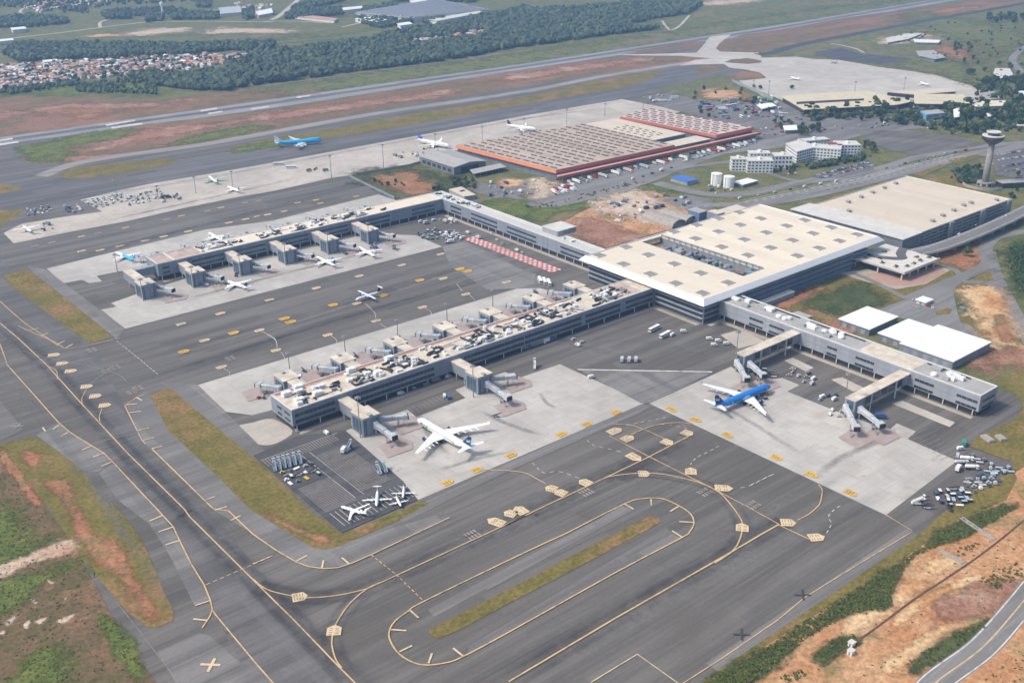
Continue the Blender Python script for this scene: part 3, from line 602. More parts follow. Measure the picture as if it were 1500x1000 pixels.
# lines round the long island, hold lines
lnm([(b3, '330,185 655,20 760,-8 860,-8 960,35 1020,80 1035,130 1010,175 970,205 600,400 0,735'), (b2, '1150,860 1070,890 960,905 880,890 800,840 755,770 750,720 780,665 860,605 940,555 1498,285'), (b3, '330,185')], 1.2, n=3)
for z, q in ((b2, '865,605 910,645'), (b2, '760,710 845,716'), (b2, '805,832 875,798'), (b2, '965,895 985,840'), (b2, '1155,855 1100,812'), (b3, '655,22 705,50'), (b3, '800,-5 802,30'), (b3, '950,35 905,62'), (b3, '1030,122 955,118'), (b3, '970,203 915,168'),
             (b2, '240,335 300,303'), (b2, '380,372 390,330'), (b2, '530,350 490,315'), (a1, '325,535 290,560'), (a1, '375,575 335,598'), (a1, '505,650 450,672'), (a1, '570,690 510,712'), (a1, '615,738 555,762'),
             (b1, '890,85 820,115'), (b1, '950,147 870,175'), (b1, '985,222 910,245'), (b1, '1155,550 1070,578'), (b1, '1140,660 1060,652'), (a1, '690,425 750,420'), (a1, '710,468 775,460'), (a1, '760,565 820,550'), (a1, '785,620 845,605'), (a1, '835,665 890,652'),
             (a1, '1120,950 1180,928'), (a1, '1190,1000 1245,982'), (b1, '1180,55 1245,35'), (b1, '1265,112 1320,85'), (a1, '160,15 215,5'), (a1, '225,45 265,32'), (a1, '310,95 355,75'), (a1, '365,110 400,92'), (a1, '750,385 780,402'), (a1, '235,550 250,570')):
    ln(z, q, 1.5, Cr, 0)
ln(b2, '650,300 790,410 935,550', .8, Yl, 0, (2.5, 1.5)); lnm([(b1, '1130,465 1498,305'), (b2, '0,350 130,295')], .8, Yl, 0, (2.5, 1.5))
ln(a1, '640,75 760,170 880,270', .7, Wl, 0, (4, 2))
ln(a1, '100,-10 160,20 300,80 360,115 450,105 660,60', .8); ln(c1, '0,755 130,870 250,950 320,1000', .8)
ln(a1, '270,215 310,240 315,285', .7); ln(a1, '475,340 450,390 455,430', .7); ln(a1, '560,445 545,490 550,520', .7); ln(a1, '500,305 600,235', .6, Pk)
ln(a1, '130,130 230,160 600,240 700,300', .5, Pk); ln(a1, '510,635 700,590 800,570', .5, Pk)
lnm([(b3, '960,1015 1200,860 1498,655'), (b4, '300,530 600,345 885,172')], .8, Yl, 0)
ln(b3, '470,1000 725,845 950,1005', .9, Cr, 0); ln(b4, '885,170 730,75', .8, Yl, 0)
ln(a3, '398,232 620,236 1135,245', 2.6, Wl, 0)
ln(b1, '1100,900 1210,905', 2.2, Cr, 0); ln(b1, '1180,868 1140,942', 2.2, Cr, 0); ln(a1, '62,545 130,540', 1.8, Pk, 0); ln(a1, '75,560 115,528', 1.8, Pk, 0)
ln(b1, '640,560 760,710 980,1000', .35, Pk, 0)
ln(b4, '235,520 330,522', 1.6, Rw, 0); ln(b4, '280,490 290,550', 1.6, Rw, 0); ln(b3, '1250,735 1345,740', 1.5, Rw, 0); ln(b3, '1295,705 1300,770', 1.5, Rw, 0)
for q in ('1250,220 1260,240 1250,270', '175,140 180,180', '100,950 130,1000'):
    pass
for z, q in ((a2, '130,130 160,140 180,180'), (a2, '80,40 125,70 135,110'), (a2, '430,45 460,70 460,85'), (c2, '620,770 670,820 675,850'), (c2, '700,880 730,900'), (c2, '1120,660 1150,700'), (c2, '1190,720 1220,750'), (c2, '50,920 120,960 135,1000'), (a1, '1225,225 1260,245 1255,270'), (c2, '940,790 975,810 980,830')):
    ln(z, q, .6, Wl)
# pointed boxes with lettering too small to read
def sign(zone, back, tip, hw=3.6, mb=Cr, s=3.745, letters=2):
    B, T = ZW(zone[0], zone[1], back+' '+tip, s); d = (T-B); L = d.length; d.normalize(); n = Vector((-d.y, d.x, 0))
    e = min(3.2, L*.28); C = B+d*(L-e)
    mb.poly([(p.x, p.y, ZM+.018) for p in (B-n*hw, C-n*hw, T, C+n*hw, B+n*hw)])
    for i in range(letters):
        for j in (-1, 1):
            q = B+d*(L*(.22+.36*i/max(1, letters-1)))+n*hw*.45*j
            for k in (-1, 1):
                r = q+d*.7*k; Tx.poly([(p.x, p.y, ZM+.021) for p in (r-n*.9-d*.22, r+n*.9-d*.22, r+n*.9+d*.22, r-n*.9+d*.22)])
for z, b, t in ((a3, '570,582', '638,553'), (a3, '645,622', '702,596'), (a3, '862,620', '920,642'), (a3, '972,570', '1030,592'), (a3, '675,695', '745,732'), (a3, '730,803', '797,803'), (a3, '1020,808', '1016,768'), (a3, '1150,880', '1252,884'),
                (a3, '280,892', '220,876'), (a3, '332,918', '272,895'), (a3, '465,862', '405,838'), (b2, '1378,135', '1288,103'), (b2, '1445,82', '1378,65'), (b2, '1495,75', '1440,35'), (b3, '1300,172', '1300,126'), (b4, '162,122', '250,126'), (b4, '318,208', '405,200'), (b2, '218,538', '304,523'), (b2, '444,742', '452,684')):
    sign(z, b, t)
for q in ('298,152', '343,198', '390,240', '477,325', '525,377', '577,428'):
    x, y = map(float, q.split(',')); sign(a1, f'{x-34},{y+3}', f'{x+36},{y-4}', 3.2, Cr)
_ov = []
def oval(zone, q, mb=Cr, L=9, hw=2.4, rz=0.0):
    p = ZW(zone[0], zone[1], q)[0]
    if any((p-o).length < 9 for o in _ov): return
    _ov.append(p); c, s = math.cos(rz), math.sin(rz)
    pts = [(-L/2, -hw), (L*.25, -hw), (L/2, 0), (L*.25, hw), (-L/2, hw)]
    mb.poly([(p.x+c*a-s*b, p.y+s*a+c*b, ZM+.018) for a, b in pts])
    for i in (-1, 0, 1):
        a = i*L*.22-L*.08; Tx.poly([(p.x+c*u-s*v, p.y+s*u+c*v, ZM+.021) for u, v in ((a-.35, -hw*.55), (a+.35, -hw*.55), (a+.35, hw*.55), (a-.35, hw*.55))])
for q in '1033,497 820,557 588,617 352,683 95,748 575,767 1048,630 1172,717 1395,650 935,788 680,862 415,940 40,915'.split(): oval(c2, q)
for q in '1212,822 1485,748 997,880 1425,915 1125,970 450,480 552,475 660,453 800,423 900,400 1035,372 1258,325 1350,305 1470,280'.split(): oval(c1, q)
for q in '40,18 415,42 132,125'.split(): oval(a2, q)
oval(a1, '1218,217')
for q in '195,452 287,432 450,400 540,382 690,352 775,330 918,305 998,287 1140,260 1215,242 1345,215 1420,203'.split(): oval(c1, q, Pk if random.random() < .4 else Yl, 8, 2.2)
for q in '35,200 250,215 350,200 375,218 570,180 25,290 85,280 175,262'.split(): oval(c2, q, Yl, 8, 2.2)
for z, q in ((c2, '445,775'), (c2, '920,640'), (c2, '722,722'), (c1, '1285,928'), (a1, '1012,132')): oval(z, q, Ol, 9, 3)
for q in ('1140,578', '1180,590', '178,850', '212,868'): oval(c2, q, Ol, 10, 3)
for z, q in ((a2, '1420,700'), (a2, '1235,780'), (a2, '1072,850'), (a3, '610,465'), (a3, '450,530'), (a3, '310,585'), (a3, '38,700'), (a3, '915,450'), (a3, '1048,508'), (a3, '1222,592'), (a3, '1490,715'), (a4, '160,733'), (a4, '335,808'), (a4, '548,908')): oval(z, q, Ol, 8.5, 2.6, 0 if z is not a4 and q not in ('915,450', '1048,508', '1222,592', '1490,715') else R(-90))
def stencil(zone, q, rz, k=4):
    p = ZW(zone[0], zone[1], q)[0]; c, s = math.cos(rz), math.sin(rz)
    for i in range(k):
        for j in (-1, 1):
            a = (i-(k-1)/2)*2.2; Pk.poly([(p.x+c*(a+u)-s*(j*2+v), p.y+s*(a+u)+c*(j*2+v), ZM+.018) for u, v in ((-.6, -1.5), (.6, -1.5), (.6, 1.5), (-.6, 1.5))])
for z, q in ((b2, '1205,190'), (a3, '445,905'), (a3, '1095,905'), (a3, '1360,975'), (a1, '505,125'), (a1, '590,240'), (a1, '635,220'), (a1, '725,355'), (a1, '760,335'), (a1, '1265,170')): stencil(z, q, R(-90 if z is a1 else 0))
# red safety envelopes by the boarding bridges
def redpatch(x, y, a=9, b=6.5):
    sheet('apron_marking', [(x-a, y-b), (x+a*.6, y-b*1.1), (x+a, y-b*.2), (x+a*.8, y+b), (x-a*.7, y+b*.9)], nz(.0005), 'paint_redwash')
# striped car park for ground equipment at the end of the central pier
P = lambda x, y: (x, y, ZM)
sheet('road', W('370,668 435,640 505,630 590,705 611,733 500,781'), ZM-.012, 'asphalt_dark')
for i in range(40):
    y = 458+i*1.55
    if 477 < y < 512: ribbon(Pk, [(247.5, y), (269, y)], .4, ZM)
    if 484 < y < 512: ribbon(Pk, [(276.5, y), (298, y)], .4, ZM)
for i in range(18): ribbon(Pk, [(276.5, 512+i*1.55), (298, 512+i*1.55)], .4, ZM)
for x in [249+i*3.2 for i in range(16)]: ribbon(Wl, [(x, 458), (x, 475)], .3, ZM)
for x in (269.5, 275.5): ribbon(Wl, [(x, 480), (x, 546)], .3, ZM)
for x in [247+i*1.9 for i in range(28)]: ribbon(Pk, [(x, 547), (x, 556)], .45, ZM)
ribbon(Wl, [(246, 557), (303, 557)], .3, ZM)
for x in [356+i*3.6 for i in range(10)]: ribbon(Pk, [(x, 548), (x, 557)], .35, ZM)
for zone, base, step, n, l in ((a4, (870, 600), (24, 18), 8, (95, -42)), (a4, (370, 390), (30, 14), 6, (55, -26))):
    for i in range(n):
        x, y = base[0]+step[0]*i, base[1]+step[1]*i
        ln(zone, f'{x},{y} {x+l[0]},{y+l[1]}', .4, Pk, 0)
# red and white chequers beside the connector
A, B_ = G(683, 350), G(815, 400); d = (B_-A).normalized(); n = Vector((-d.y, d.x, 0)); Lc = (B_-A).length; q = 3.4; ck = (MB(), MB())
for i in range(int(Lc/q)):
    for j in range(4):
        p = A+d*q*i+n*q*.95*(j-1)
        ck[(i+j) % 2].poly([(r.x, r.y, ZM) for r in (p, p+d*q*.96, p+d*q*.96+n*q*.9, p+n*q*.9)][::1])
paint_obj(ck[0], 'paint_red', 'apron_marking'); paint_obj(ck[1], 'paint_white', 'apron_marking')
for mb, m in ((Yl, 'paint_yellow'), (Wl, 'paint_white'), (Ol, 'paint_orange'), (Cr, 'paint_cream'), (Tx, 'paint_text'), (Pk, 'paint_pink'), (Rw, 'rubber_mark')): paint_obj(mb, m)
# ------------------------------------------------------------------ building materials
panel('panel_grey', (.235, .265, .315))
panel('panel_light', (.30, .325, .365))
panel('panel_dark', (.17, .19, .225))
mat('glass_dark', (.035, .045, .06), .15, 0, 0, spec=.6)
mat('glass_blue', (.06, .10, .15), .2, 0, .2, .3, spec=.6)
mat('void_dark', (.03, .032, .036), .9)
mat('parapet', (.62, .63, .63), .7, 0, .08, .3)
mat('roof_beige', (.58, .515, .42), .85, 0, .28, .12)
def sheet_roof(name, base, lane=16.0, var=.07):
    t = NT(name, .75, .3); a = t.noise((.015, .25, 1), 5, .6, 1.2); b = t.noise((.3, .02, 1), 4, .6, 5.2); d = t.noise(.03, 5, .6, 8.0, .5)
    c = t.mix(t.cells(lane, 300, .37), v3(base, 1-var), v3(base, 1+var)); c = t.mix(t.math('MULTIPLY', t.step(a, .5, .75), .35), c, v3(base, .80)); c = t.mix(t.math('MULTIPLY', t.step(b, .52, .75), .25), c, v3(base, .84))
    c = t.mix(t.math('MULTIPLY', t.step(d, .5, .72), .4), c, (base[0]*.86, base[1]*.82, base[2]*.74)); c = t.mix(t.math('MULTIPLY', t.step(t.noise(.12, 5, .7, 13.0), .6, .74), .35), c, v3(base, .7)); t.out(c)
sheet_roof('roof_cream', (.70, .63, .51), 16, .05); sheet_roof('link_roof', (.55, .545, .52), 9)
mat('roof_pale', (.58, .57, .53), .7, 0, .12, .1)
mat('roof_white', (.80, .81, .80), .55, 0, .03, .1)
mat('roof_grey', (.37, .36, .345), .7, 0, .12, .1)
sheet_roof('roof_tan', (.60, .53, .43), 11, .05)
mat('roof_red', (.44, .34, .29), .85, 0, .3, .15)
mat('roof_ochre', (.58, .52, .37), .8, 0, .12, .1)
sheet_roof('roof_rust', (.44, .36, .295), 6.5, .16)
mat('red_cladding_lit', (.52, .155, .05), .6, 0, .08, .1)  # sunlit tone of the red cladding, for the side facing the sun
mat('red_cladding', (.38, .09, .05), .6, 0, .08, .1)
mat('pink_trim', (.60, .28, .22), .7, 0, .1, .1)
mat('louvre_grey', (.26, .25, .24), .6); mat('steel', (.45, .46, .48), .45, .6)
mat('white_metal', (.74, .75, .75), .5, 0, .06, .5)
mat('ahu_white', (.72, .74, .75), .6, 0, .1, .6)
mat('duct_black', (.035, .035, .04), .7)
mat('duct_grey', (.35, .37, .38), .6)
mat('teal_metal', (.16, .30, .32), .5, 0, .2, .4)
mat('concrete_wall', (.34, .32, .30), .85, 0, .15, .3)
mat('concrete_pale', (.60, .57, .52), .85, 0, .12, .2)
mat('office_white', (.80, .80, .79), .7, 0, .05, .2)
mat('brick_dark', (.25, .08, .06), .8)
mat('blue_roof', (.05, .16, .50), .6, 0, .1, .2)
mat('blue_wall', (.10, .32, .58), .6, 0, .15, .1)
mat('plant_floor', (.20, .16, .14), .9, 0, .3, .2); mat('tent_blue', (.12, .18, .30), .6)
# ------------------------------------------------------------------ helpers for facades
def windows(parent, segs, axis, c, out, zs, h=1.9, m='glass_dark', name='window_band', t=.25):
    "strips of glazing: axis 'x' runs along X on the plane Y = c; out = +1/-1 the way the face looks"
    for a, b in segs:
        for z in zs:
            mb = MB(); k = max(1, int((b-a)/3.2)); s = (b-a)/k
            for i in range(k):
                u0, u1 = a+s*i+.12, a+s*(i+1)-.12; d0, d1 = sorted((c-.1*out, c+t*.5*out))
                if axis == 'x': mb.box(u0, u1, d0, d1, z, z+h)
                else: mb.box(d0, d1, u0, u1, z, z+h)
            mb.build(name, m, parent)
def parapet(mb, x0, x1, y0, y1, z, w=.8, h=.9, mi=0):
    mb.box(x0, x1, y0, y0+w, z, z+h, mi); mb.box(x0, x1, y1-w, y1, z, z+h, mi)
    mb.box(x0, x0+w, y0+w, y1-w, z, z+h, mi); mb.box(x1-w, x1, y0+w, y1-w, z, z+h, mi)
def roof_plant(root, x0, x1, y0, y1, z, n, rnd, black=.85):
    "air handling units, ducts and pipes that a pier carries on its roof"
    for i in range(n):
        x = rnd.uniform(x0, x1); y = rnd.uniform(y0, y1); r = rnd.random()
        if r < .22:
            mb = MB(); l, w, h = rnd.uniform(2.4, 6), rnd.uniform(1.8, 3.4), rnd.uniform(1.3, 2.3)
            mb.box(x, x+l, y, y+w, z+.3, z+h).box(x+.4, x+1.4, y+.4, y+w-.4, z+h, z+h+.35)
            for q in (.3, l-.6): mb.box(x+q, x+q+.3, y+.2, y+w-.2, z, z+.3)
            mb.build('air_handler', 'ahu_white', root)
        elif r < .26+black*.46:
            mb = MB(); p = Vector((x, y, z+.9)); a = rnd.choice((0, 0, math.pi/2, -math.pi/2))
            for k in range(rnd.randint(2, 4)):
                L = rnd.uniform(2.5, 7); q2 = p+Vector((math.cos(a)*L, math.sin(a)*L, 0))
                if not (y0-1 < q2.y < y1+3 and x0-2 < q2.x < x1+4): a += math.pi/2; continue
                mb.tube(p, q2, .75, 8); p = q2; a += rnd.choice((math.pi/2, -math.pi/2, 0.5))
            if mb.v: mb.build('duct', 'duct_black' if rnd.random() < .7 else 'duct_grey', root)
        elif r < .85:
            mb = MB(); w = rnd.uniform(1.2, 2.2); mb.box(x, x+w, y, y+w, z, z+1.2); mb.lathe([(w*.45, z+1.2), (w*.45, z+1.5)], 12, x+w/2, y+w/2)
            mb.build('condenser', 'duct_grey' if rnd.random() < .5 else 'ahu_white', root)
        else:
            mb = MB(); L = rnd.uniform(8, 20); mb.tube((x, y, z+.5), (min(x+L, x1), y, z+.5), .22, 6)
            mb.build('pipe', 'steel' if rnd.random() < .6 else 'duct_black', root)
def gate_tower(root, cx, yw, out, depth, z=14.0, hw=6.6, cw=4.0, m='panel_grey', roof='roof_beige', headlen=15, flip=1):
    "fixed end of a gate: a corridor from the pier and a taller stair head"
    y1 = yw+out*depth; yh = y1-out*headlen; ys = sorted((yh, y1)); yc = sorted((yw, yh))
    mb = MB(); mb.box(cx-hw, cx+hw, ys[0], ys[1], 0, z-.4)
    for k in range(5):                                        # ribs between the cladding panels
        x = cx-hw+2*hw*(k+.5)/5; yy = sorted((y1, y1+out*.25)); mb.box(x-.18, x+.18, yy[0], yy[1], .3, z-.6)
    mb.box(cx-cw, cx+cw, yc[0], yc[1], 5.4, z-.9)
    w = mb.build('gate_tower', m, root)
    rf = MB(); rf.box(cx-hw-.3, cx+hw+.3, ys[0]-.3, ys[1]+.3, z-.4, z+.15)
    rf.box(cx-cw-.2, cx+cw+.2, yc[0]+(.31 if out < 0 else 0), yc[1]-(.31 if out > 0 else 0), z-.9, z-.3); rf.build('roof', roof, w)
    g = MB(); yy = sorted((yh+out*1.5, y1-out*2.0))
    for sx in (-1, 1):
        x = cx+sx*hw
        for k in range(3):
            a = yy[0]+(yy[1]-yy[0])*k/3; xx = sorted((x-sx*.1, x+sx*.15)); MB().box(xx[0], xx[1], a+.3, a+(yy[1]-yy[0])/3-.3, 1.5, z-2.5).build('glazing', 'glass_blue', w)
    yy = sorted((y1-out*.1, y1+out*.18))
    for k in (0, 3): MB().box(cx-hw+k*3.3+.5, cx-hw+k*3.3+2.6, yy[0], yy[1], 1, z-2).build('glazing', 'glass_blue', w)
    for sx in (-1, 1):
        for k in range(2):
            y = yw+out*abs(yh-yw)*(.3+.45*k); MB().tube((cx+sx*(cw-.5), y, 0), (cx+sx*(cw-.5), y, 5.4), .35).build('column', 'parapet', w)
    u = MB(); u.box(cx-1.5, cx+1, min(y1, y1-out*4), max(y1, y1-out*4)-.5, z+.15, z+1.3); u.build('roof_hatch', 'duct_grey', w)
    return w
# ------------------------------------------------------------------ central pier
rnd = random.Random(3)
HP = 16.6
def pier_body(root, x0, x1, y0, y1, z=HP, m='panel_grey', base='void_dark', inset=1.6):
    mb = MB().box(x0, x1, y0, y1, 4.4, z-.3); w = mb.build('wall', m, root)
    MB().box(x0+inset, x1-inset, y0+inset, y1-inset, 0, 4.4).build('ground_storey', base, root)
    pf = MB()
    for zz in (9.6, 13.9):                                      # panel joints that run round the walls
        pf.box(x0-.06, x1+.06, y0-.06, y0, zz, zz+.14); pf.box(x0-.06, x1+.06, y1, y1+.06, zz, zz+.14)
        pf.box(x0-.06, x0, y0, y1, zz, zz+.14); pf.box(x1, x1+.06, y0, y1, zz, zz+.14)
    pf.build('panel_joint', 'panel_dark', w)
    return w
def columns(root, pts, z=4.4, r=.4):
    for x, y in pts: MB().tube((x, y, 0), (x, y, z), r).build('column', 'parapet', root)
pier = thing('pier_building', 'grey central pier with beige roof crowded by white plant and black ducts', 'airport pier', (0, 0, 0))
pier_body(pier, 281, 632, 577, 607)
rb = MB().box(281.8, 631.9, 577.8, 606.2, HP-.3, HP-.1); rb.build('roof', 'roof_beige', pier)
pp = MB(); parapet(pp, 281, 632, 577, 607, HP-.3, .8, .75); pp.build('parapet', 'parapet', pier)
windows(pier, [(283, 314), (328, 398), (425, 484), (485, 545), (550, 590), (596, 629)], 'x', 577, -1, (5.9, 10.6), 2.5)
windows(pier, [(290, 300), (318, 346), (366, 394), (412, 440), (460, 488), (505, 530)], 'x', 607, 1, (6.2, 10.9))
windows(pier, [(580, 588), (592, 598)], 'y', 281, -1, (6.2, 10.9))
columns(pier, [(x, 577.6) for x in range(284, 630, 18)])
for i in range(7): gate_tower(pier, 307+46.9*i, 607, 1, 33)
for i in range(2): gate_tower(pier, 320+96.5*i, 577, -1, 37)
for x0, x1, n in ((286, 330, 24), (330, 400, 46), (400, 470, 44), (470, 560, 60), (560, 612, 40)): roof_plant(pier, x0, x1-6, 580, 601, HP-.1, n, rnd)
for q in ('215,505 310,505', '360,565 440,590', '520,520 620,560'):
    pass
for x, y in ((286, 597), (288, 583), (297, 601), (303, 584), (340, 601), (352, 584), (372, 600), (446, 583)):
    mb = MB().box(x, x+6.5, y, y+4, HP, HP+3).box(x+1, x+2.5, y+.6, y+3.4, HP+3, HP+3.4); mb.build('air_handler', 'ahu_white', pier)
pr = MB(); pr.tube((283, 604.6, HP+.5), (560, 604.6, HP+.5), .3, 6); pr.tube((283, 603.4, HP+.5), (520, 603.4, HP+.5), .25, 6); pr.build('pipe', 'pink_trim', pier)
MB().box(583, 618, 580, 604, HP-.1, HP-.02).build('roof_membrane', 'roof_red', pier)
# ------------------------------------------------------------------ left pier
pier = thing('pier_building', 'far left grey pier with six ribbed gate towers and a pinkish roof end', 'airport pier')
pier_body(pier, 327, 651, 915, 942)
MB().box(327.8, 650.9, 915.8, 941.2, HP-.3, HP-.1).build('roof', 'roof_cream', pier)
MB().box(328.2, 372, 916.2, 940.8, HP-.1, HP-.02).build('roof_membrane', 'roof_red', pier)
pp = MB(); parapet(pp, 327, 651, 915, 942, HP-.3, .8, .75); pp.box(343, 344.5, 915.8, 941.2, HP, HP+.6); pp.build('parapet', 'parapet', pier)
windows(pier, [(331, 338), (360, 392), (405, 436), (452, 484), (497, 530), (545, 582), (610, 640)], 'x', 915, -1, (6.2, 10.9))
columns(pier, [(x, 915.6) for x in range(330, 650, 12)])
for i in range(1, 6): gate_tower(pier, 303+46.9*i, 915, -1, 37)
for i in range(6): gate_tower(pier, 345+46.9*i, 942, 1, 22, 11.5, 5.5, 3.2, 'teal_metal', 'roof_grey', 8)
for x0, x1, n in ((372, 420, 26), (430, 520, 34), (520, 590, 26)): roof_plant(pier, x0, x1-6, 919, 936, HP-.1, n, rnd, .8)
w = gate_tower(pier, 303, 927, -1, 49, 14, 6.6, 4.2)
mb = MB().box(308, 327, 922, 927, 6, 13.2); mb.build('link_bridge', 'panel_light', pier)
mb = MB()
for i in range(3): mb.tube((310+7*i, 922, 6), (313.5+7*i, 921.8, 0), .35); mb.tube((317-.5+7*i, 922, 6), (313.5+7*i, 921.8, 0), .35)
mb.build('brace', 'parapet', pier)
# connector behind the inner apron
conn = thing('concourse_building', 'grey white roofed wing joining the far left pier to the main terminal', 'concourse')
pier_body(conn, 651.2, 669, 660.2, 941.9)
MB().box(652, 668.2, 661, 941, HP-.3, HP-.1).build('roof', 'link_roof', conn)
pp = MB(); parapet(pp, 651.2, 669, 660.2, 941.9, HP-.3, .7, .6); pp.build('parapet', 'parapet', conn)
windows(conn, [(881, 900), (819, 864), (757, 803), (685, 721)], 'y', 651.2, -1, (6.2, 11.0))
columns(conn, [(651.8, y) for y in range(666, 912, 12)])
roof_plant(conn, 654, 662, 860, 935, HP-.1, 30, rnd, .3); roof_plant(conn, 654, 662, 700, 730, HP-.1, 5, rnd, .2)
mb = MB().box(660, 685, 735, 758, HP-.05, HP+5); mb.build('plant_room', 'panel_light', conn); MB().box(659.7, 685.3, 734.7, 758.3, HP+5, HP+5.4).build('roof', 'roof_pale', conn)
# right pier
pier = thing('pier_building', 'right hand grey pier with two long raised gate corridors on white columns', 'airport pier')
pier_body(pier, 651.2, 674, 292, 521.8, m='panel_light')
MB().box(652, 673.2, 292.8, 521, HP-.3, HP-.1).build('roof', 'roof_grey', pier)
MB().box(652.6, 672.6, 345, 390, HP-.1, HP-.03).build('roof_membrane', 'roof_beige', pier)
pp = MB(); parapet(pp, 651.2, 674, 292, 521.8, HP-.3, .8, .75); pp.build('parapet', 'parapet', pier)
windows(pier, [(293.5, 309), (326, 341), (374, 390), (406, 415), (455, 470), (476, 490)], 'y', 651.2, -1, (5.0, 10.2))
windows(pier, [(655, 671)], 'x', 292, -1, (5.0, 10.2))
columns(pier, [(651.8, y) for y in range(296, 520, 11)])
for yc in (444.3, 349):
    mb = MB().box(584, 651.2, yc-4, yc+4, 6.2, 13.7); mb.box(584, 593, yc-3.9, yc+3.9, 0, 6.2)
    for k in range(6):
        x = 595+9.4*k; mb.box(x-.2, x+.2, yc-4.2, yc-4, 6.4, 13.5)
    w = mb.build('gate_corridor', 'panel_grey', pier)
    MB().box(583.6, 651.1, yc-4.4, yc+4.4, 13.7, 14.2).build('roof', 'roof_beige', w)
    for k in range(5): x = 596+9.4*k; MB().box(x+.3, x+8.6, yc-4.1, yc-3.9, 7.6, 12.8).build('glazing', 'glass_dark', w)
    g = MB(); g.box(583.9, 584.2, yc-2.6, yc+2.6, 7, 12.8); g.build('glazing', 'glass_blue', w)
    for x in (603, 634):
        for s in (-1, 1): MB().tube((x, yc+s*4.3, 0), (x, yc+s*4.3, 13.6), .45).build('column', 'parapet', w)
for i, (y0, y1, n) in enumerate(((455, 515, 12), (395, 445, 10), (310, 343, 9))):
    for k in range(n):
        x = rnd.uniform(655, 667); y = rnd.uniform(y0, y1); mb = MB()
        if k % 3 == 0:
            mb.lathe([(2.3, HP), (2.5, HP+1.2), (2.0, HP+2.2), (1.6, HP+2.2)], 16, x, y); mb.build('fan_unit', 'white_metal', pier)
        else:
            mb.box(x, x+rnd.uniform(2.5, 5), y, y+rnd.uniform(4, 9), HP+.2, HP+rnd.uniform(1.6, 2.8)).box(x+.3, x+1, y+.3, y+1, HP-.1, HP+.2); mb.build('air_handler', 'ahu_white' if k % 2 else 'duct_grey', pier)
    mb = MB(); mb.tube((670, y0, HP+.6), (670, y1, HP+.6), .5, 6); mb.build('duct', 'duct_black', pier)
# ------------------------------------------------------------------ main terminal
term = thing('terminal_building', 'huge terminal under a flat cream roof with grey skylights and an open slot', 'airport terminal')
ZR = 22.6
panel('panel_blue', (.125, .165, .24))
mb = MB().box(632, 698, 522, 660, 0, 20.5).box(726, 864, 522, 660, 0, 20.5).box(698, 726, 522, 535.5, 0, 20.5).box(698, 726, 535.5, 660, 0, 15.5)
mb.build('wall', 'panel_grey', term)
for k, (z0, z1) in enumerate(((1.0, 4.2), (5.8, 8.6), (10.2, 13.2), (14.8, 18.0))):
    MB().box(631.8, 632.1, 523, 576, z0, z1).build('glazing', 'glass_dark', term); MB().box(631.8, 632.1, 608, 659.5, z0, z1).build('glazing', 'glass_dark', term)
    MB().box(841, 863, 521.8, 522.1, z0, z1).build('glazing', 'glass_blue', term); MB().box(633, 650.8, 521.8, 522.1, z0, z1).build('glazing', 'glass_dark', term)
    MB().box(630.8, 632, 522.5, 576.5, z1+.2, z1+1.0).build('sun_shade', 'panel_light', term); MB().box(630.8, 632, 608, 660, z1+.2, z1+1.0).build('sun_shade', 'panel_light', term); MB().box(839, 866, 519.5, 522, z1+.2, z1+1.0).build('sun_shade', 'panel_light', term)
w = MB().box(676, 838, 518.8, 522, 0, 18.5).build('louvre_wall', 'panel_blue', term)
for z in (4.6, 9.2, 13.8): MB().box(676.2, 837.8, 518.6, 518.8, z, z+.7).build('dark_line', 'void_dark', w)  # thin dark strips across the louvre wall
mb = MB().box(690, 742, 512, 518.5, 0, 4.2); mb.build('annex', 'panel_light', term); MB().box(689.7, 742.3, 511.7, 518.5, 4.2, 4.6).build('roof', 'concrete_pale', term)
# roof slab in four pieces round the slot, with a broad eave that slopes down all round
x0, x1, y0, y1 = 630, 880.5, 521.5, 663; sx0, sx1, sy0, sy1 = 698.5, 725.5, 536, 658
rf = MB()
T0, T1 = ZR-1.9, ZR
for a, b, c, d in ((x0+.4, sx0, y0+.4, y1-.4), (sx1, x1-.4, y0+.4, y1-.4), (sx0, sx1, y0+.4, sy0), (sx0, sx1, sy1, y1-.4)): rf.box(a, b, c, d, T0, T1)
roofo = rf.build('roof', 'roof_cream', term)
def rr(d, z): return [(x0-d, y0-d, z), (x1+d*1.3, y0-d, z), (x1+d*1.3, y1+d, z), (x0-d, y1+d, z)]
MB().rings([rr(-2.2, 18.7), rr(4.2, 18.7), rr(4.2, 19.3), rr(.3, T1+.7), rr(-.3, T1+.7), rr(-.3, T1-.2)], 0, False).build('eave', 'white_metal', roofo)
for gx in [x0+i*16 for i in range(1, 16)]:
    if not (sx0-1 < gx < sx1+1): MB().box(gx-.14, gx+.14, y0+1, y1-1, T1, T1+.09).build('roof_seam', 'roof_pale', roofo)
SK = [(675, y) for y in (534, 565, 596, 628, 657)]+[(640, y) for y in (532, 562, 592, 625, 656)]
for x in (743, 776, 809, 841, 870):
    SK += [(x, y) for y in (538, 568, 599, 631, 659) if (x, y) not in ((743, 538), (870, 631), (870, 659))]
for x, y in SK:
    mb = MB(); mb.box(x-5.2, x+5.2, y-4.4, y+4.4, T1, T1+.9); s_ = mb.build('skylight', 'roof_pale', term)
    g = MB(); g.box(x-4.6, x+4.6, y-3.8, y+3.8, T1+.9, T1+1.0)
    for i in range(1, 4): g.box(x-4.6+9.2*i/4-.1, x-4.6+9.2*i/4+.1, y-3.8, y+3.8, T1+1.0, T1+1.12)
    g.build('louvre', 'louvre_grey', s_)
MB().box(698.2, 725.8, sy0, 660.5, 15.5, 15.8).build('plant_deck', 'plant_floor', term)
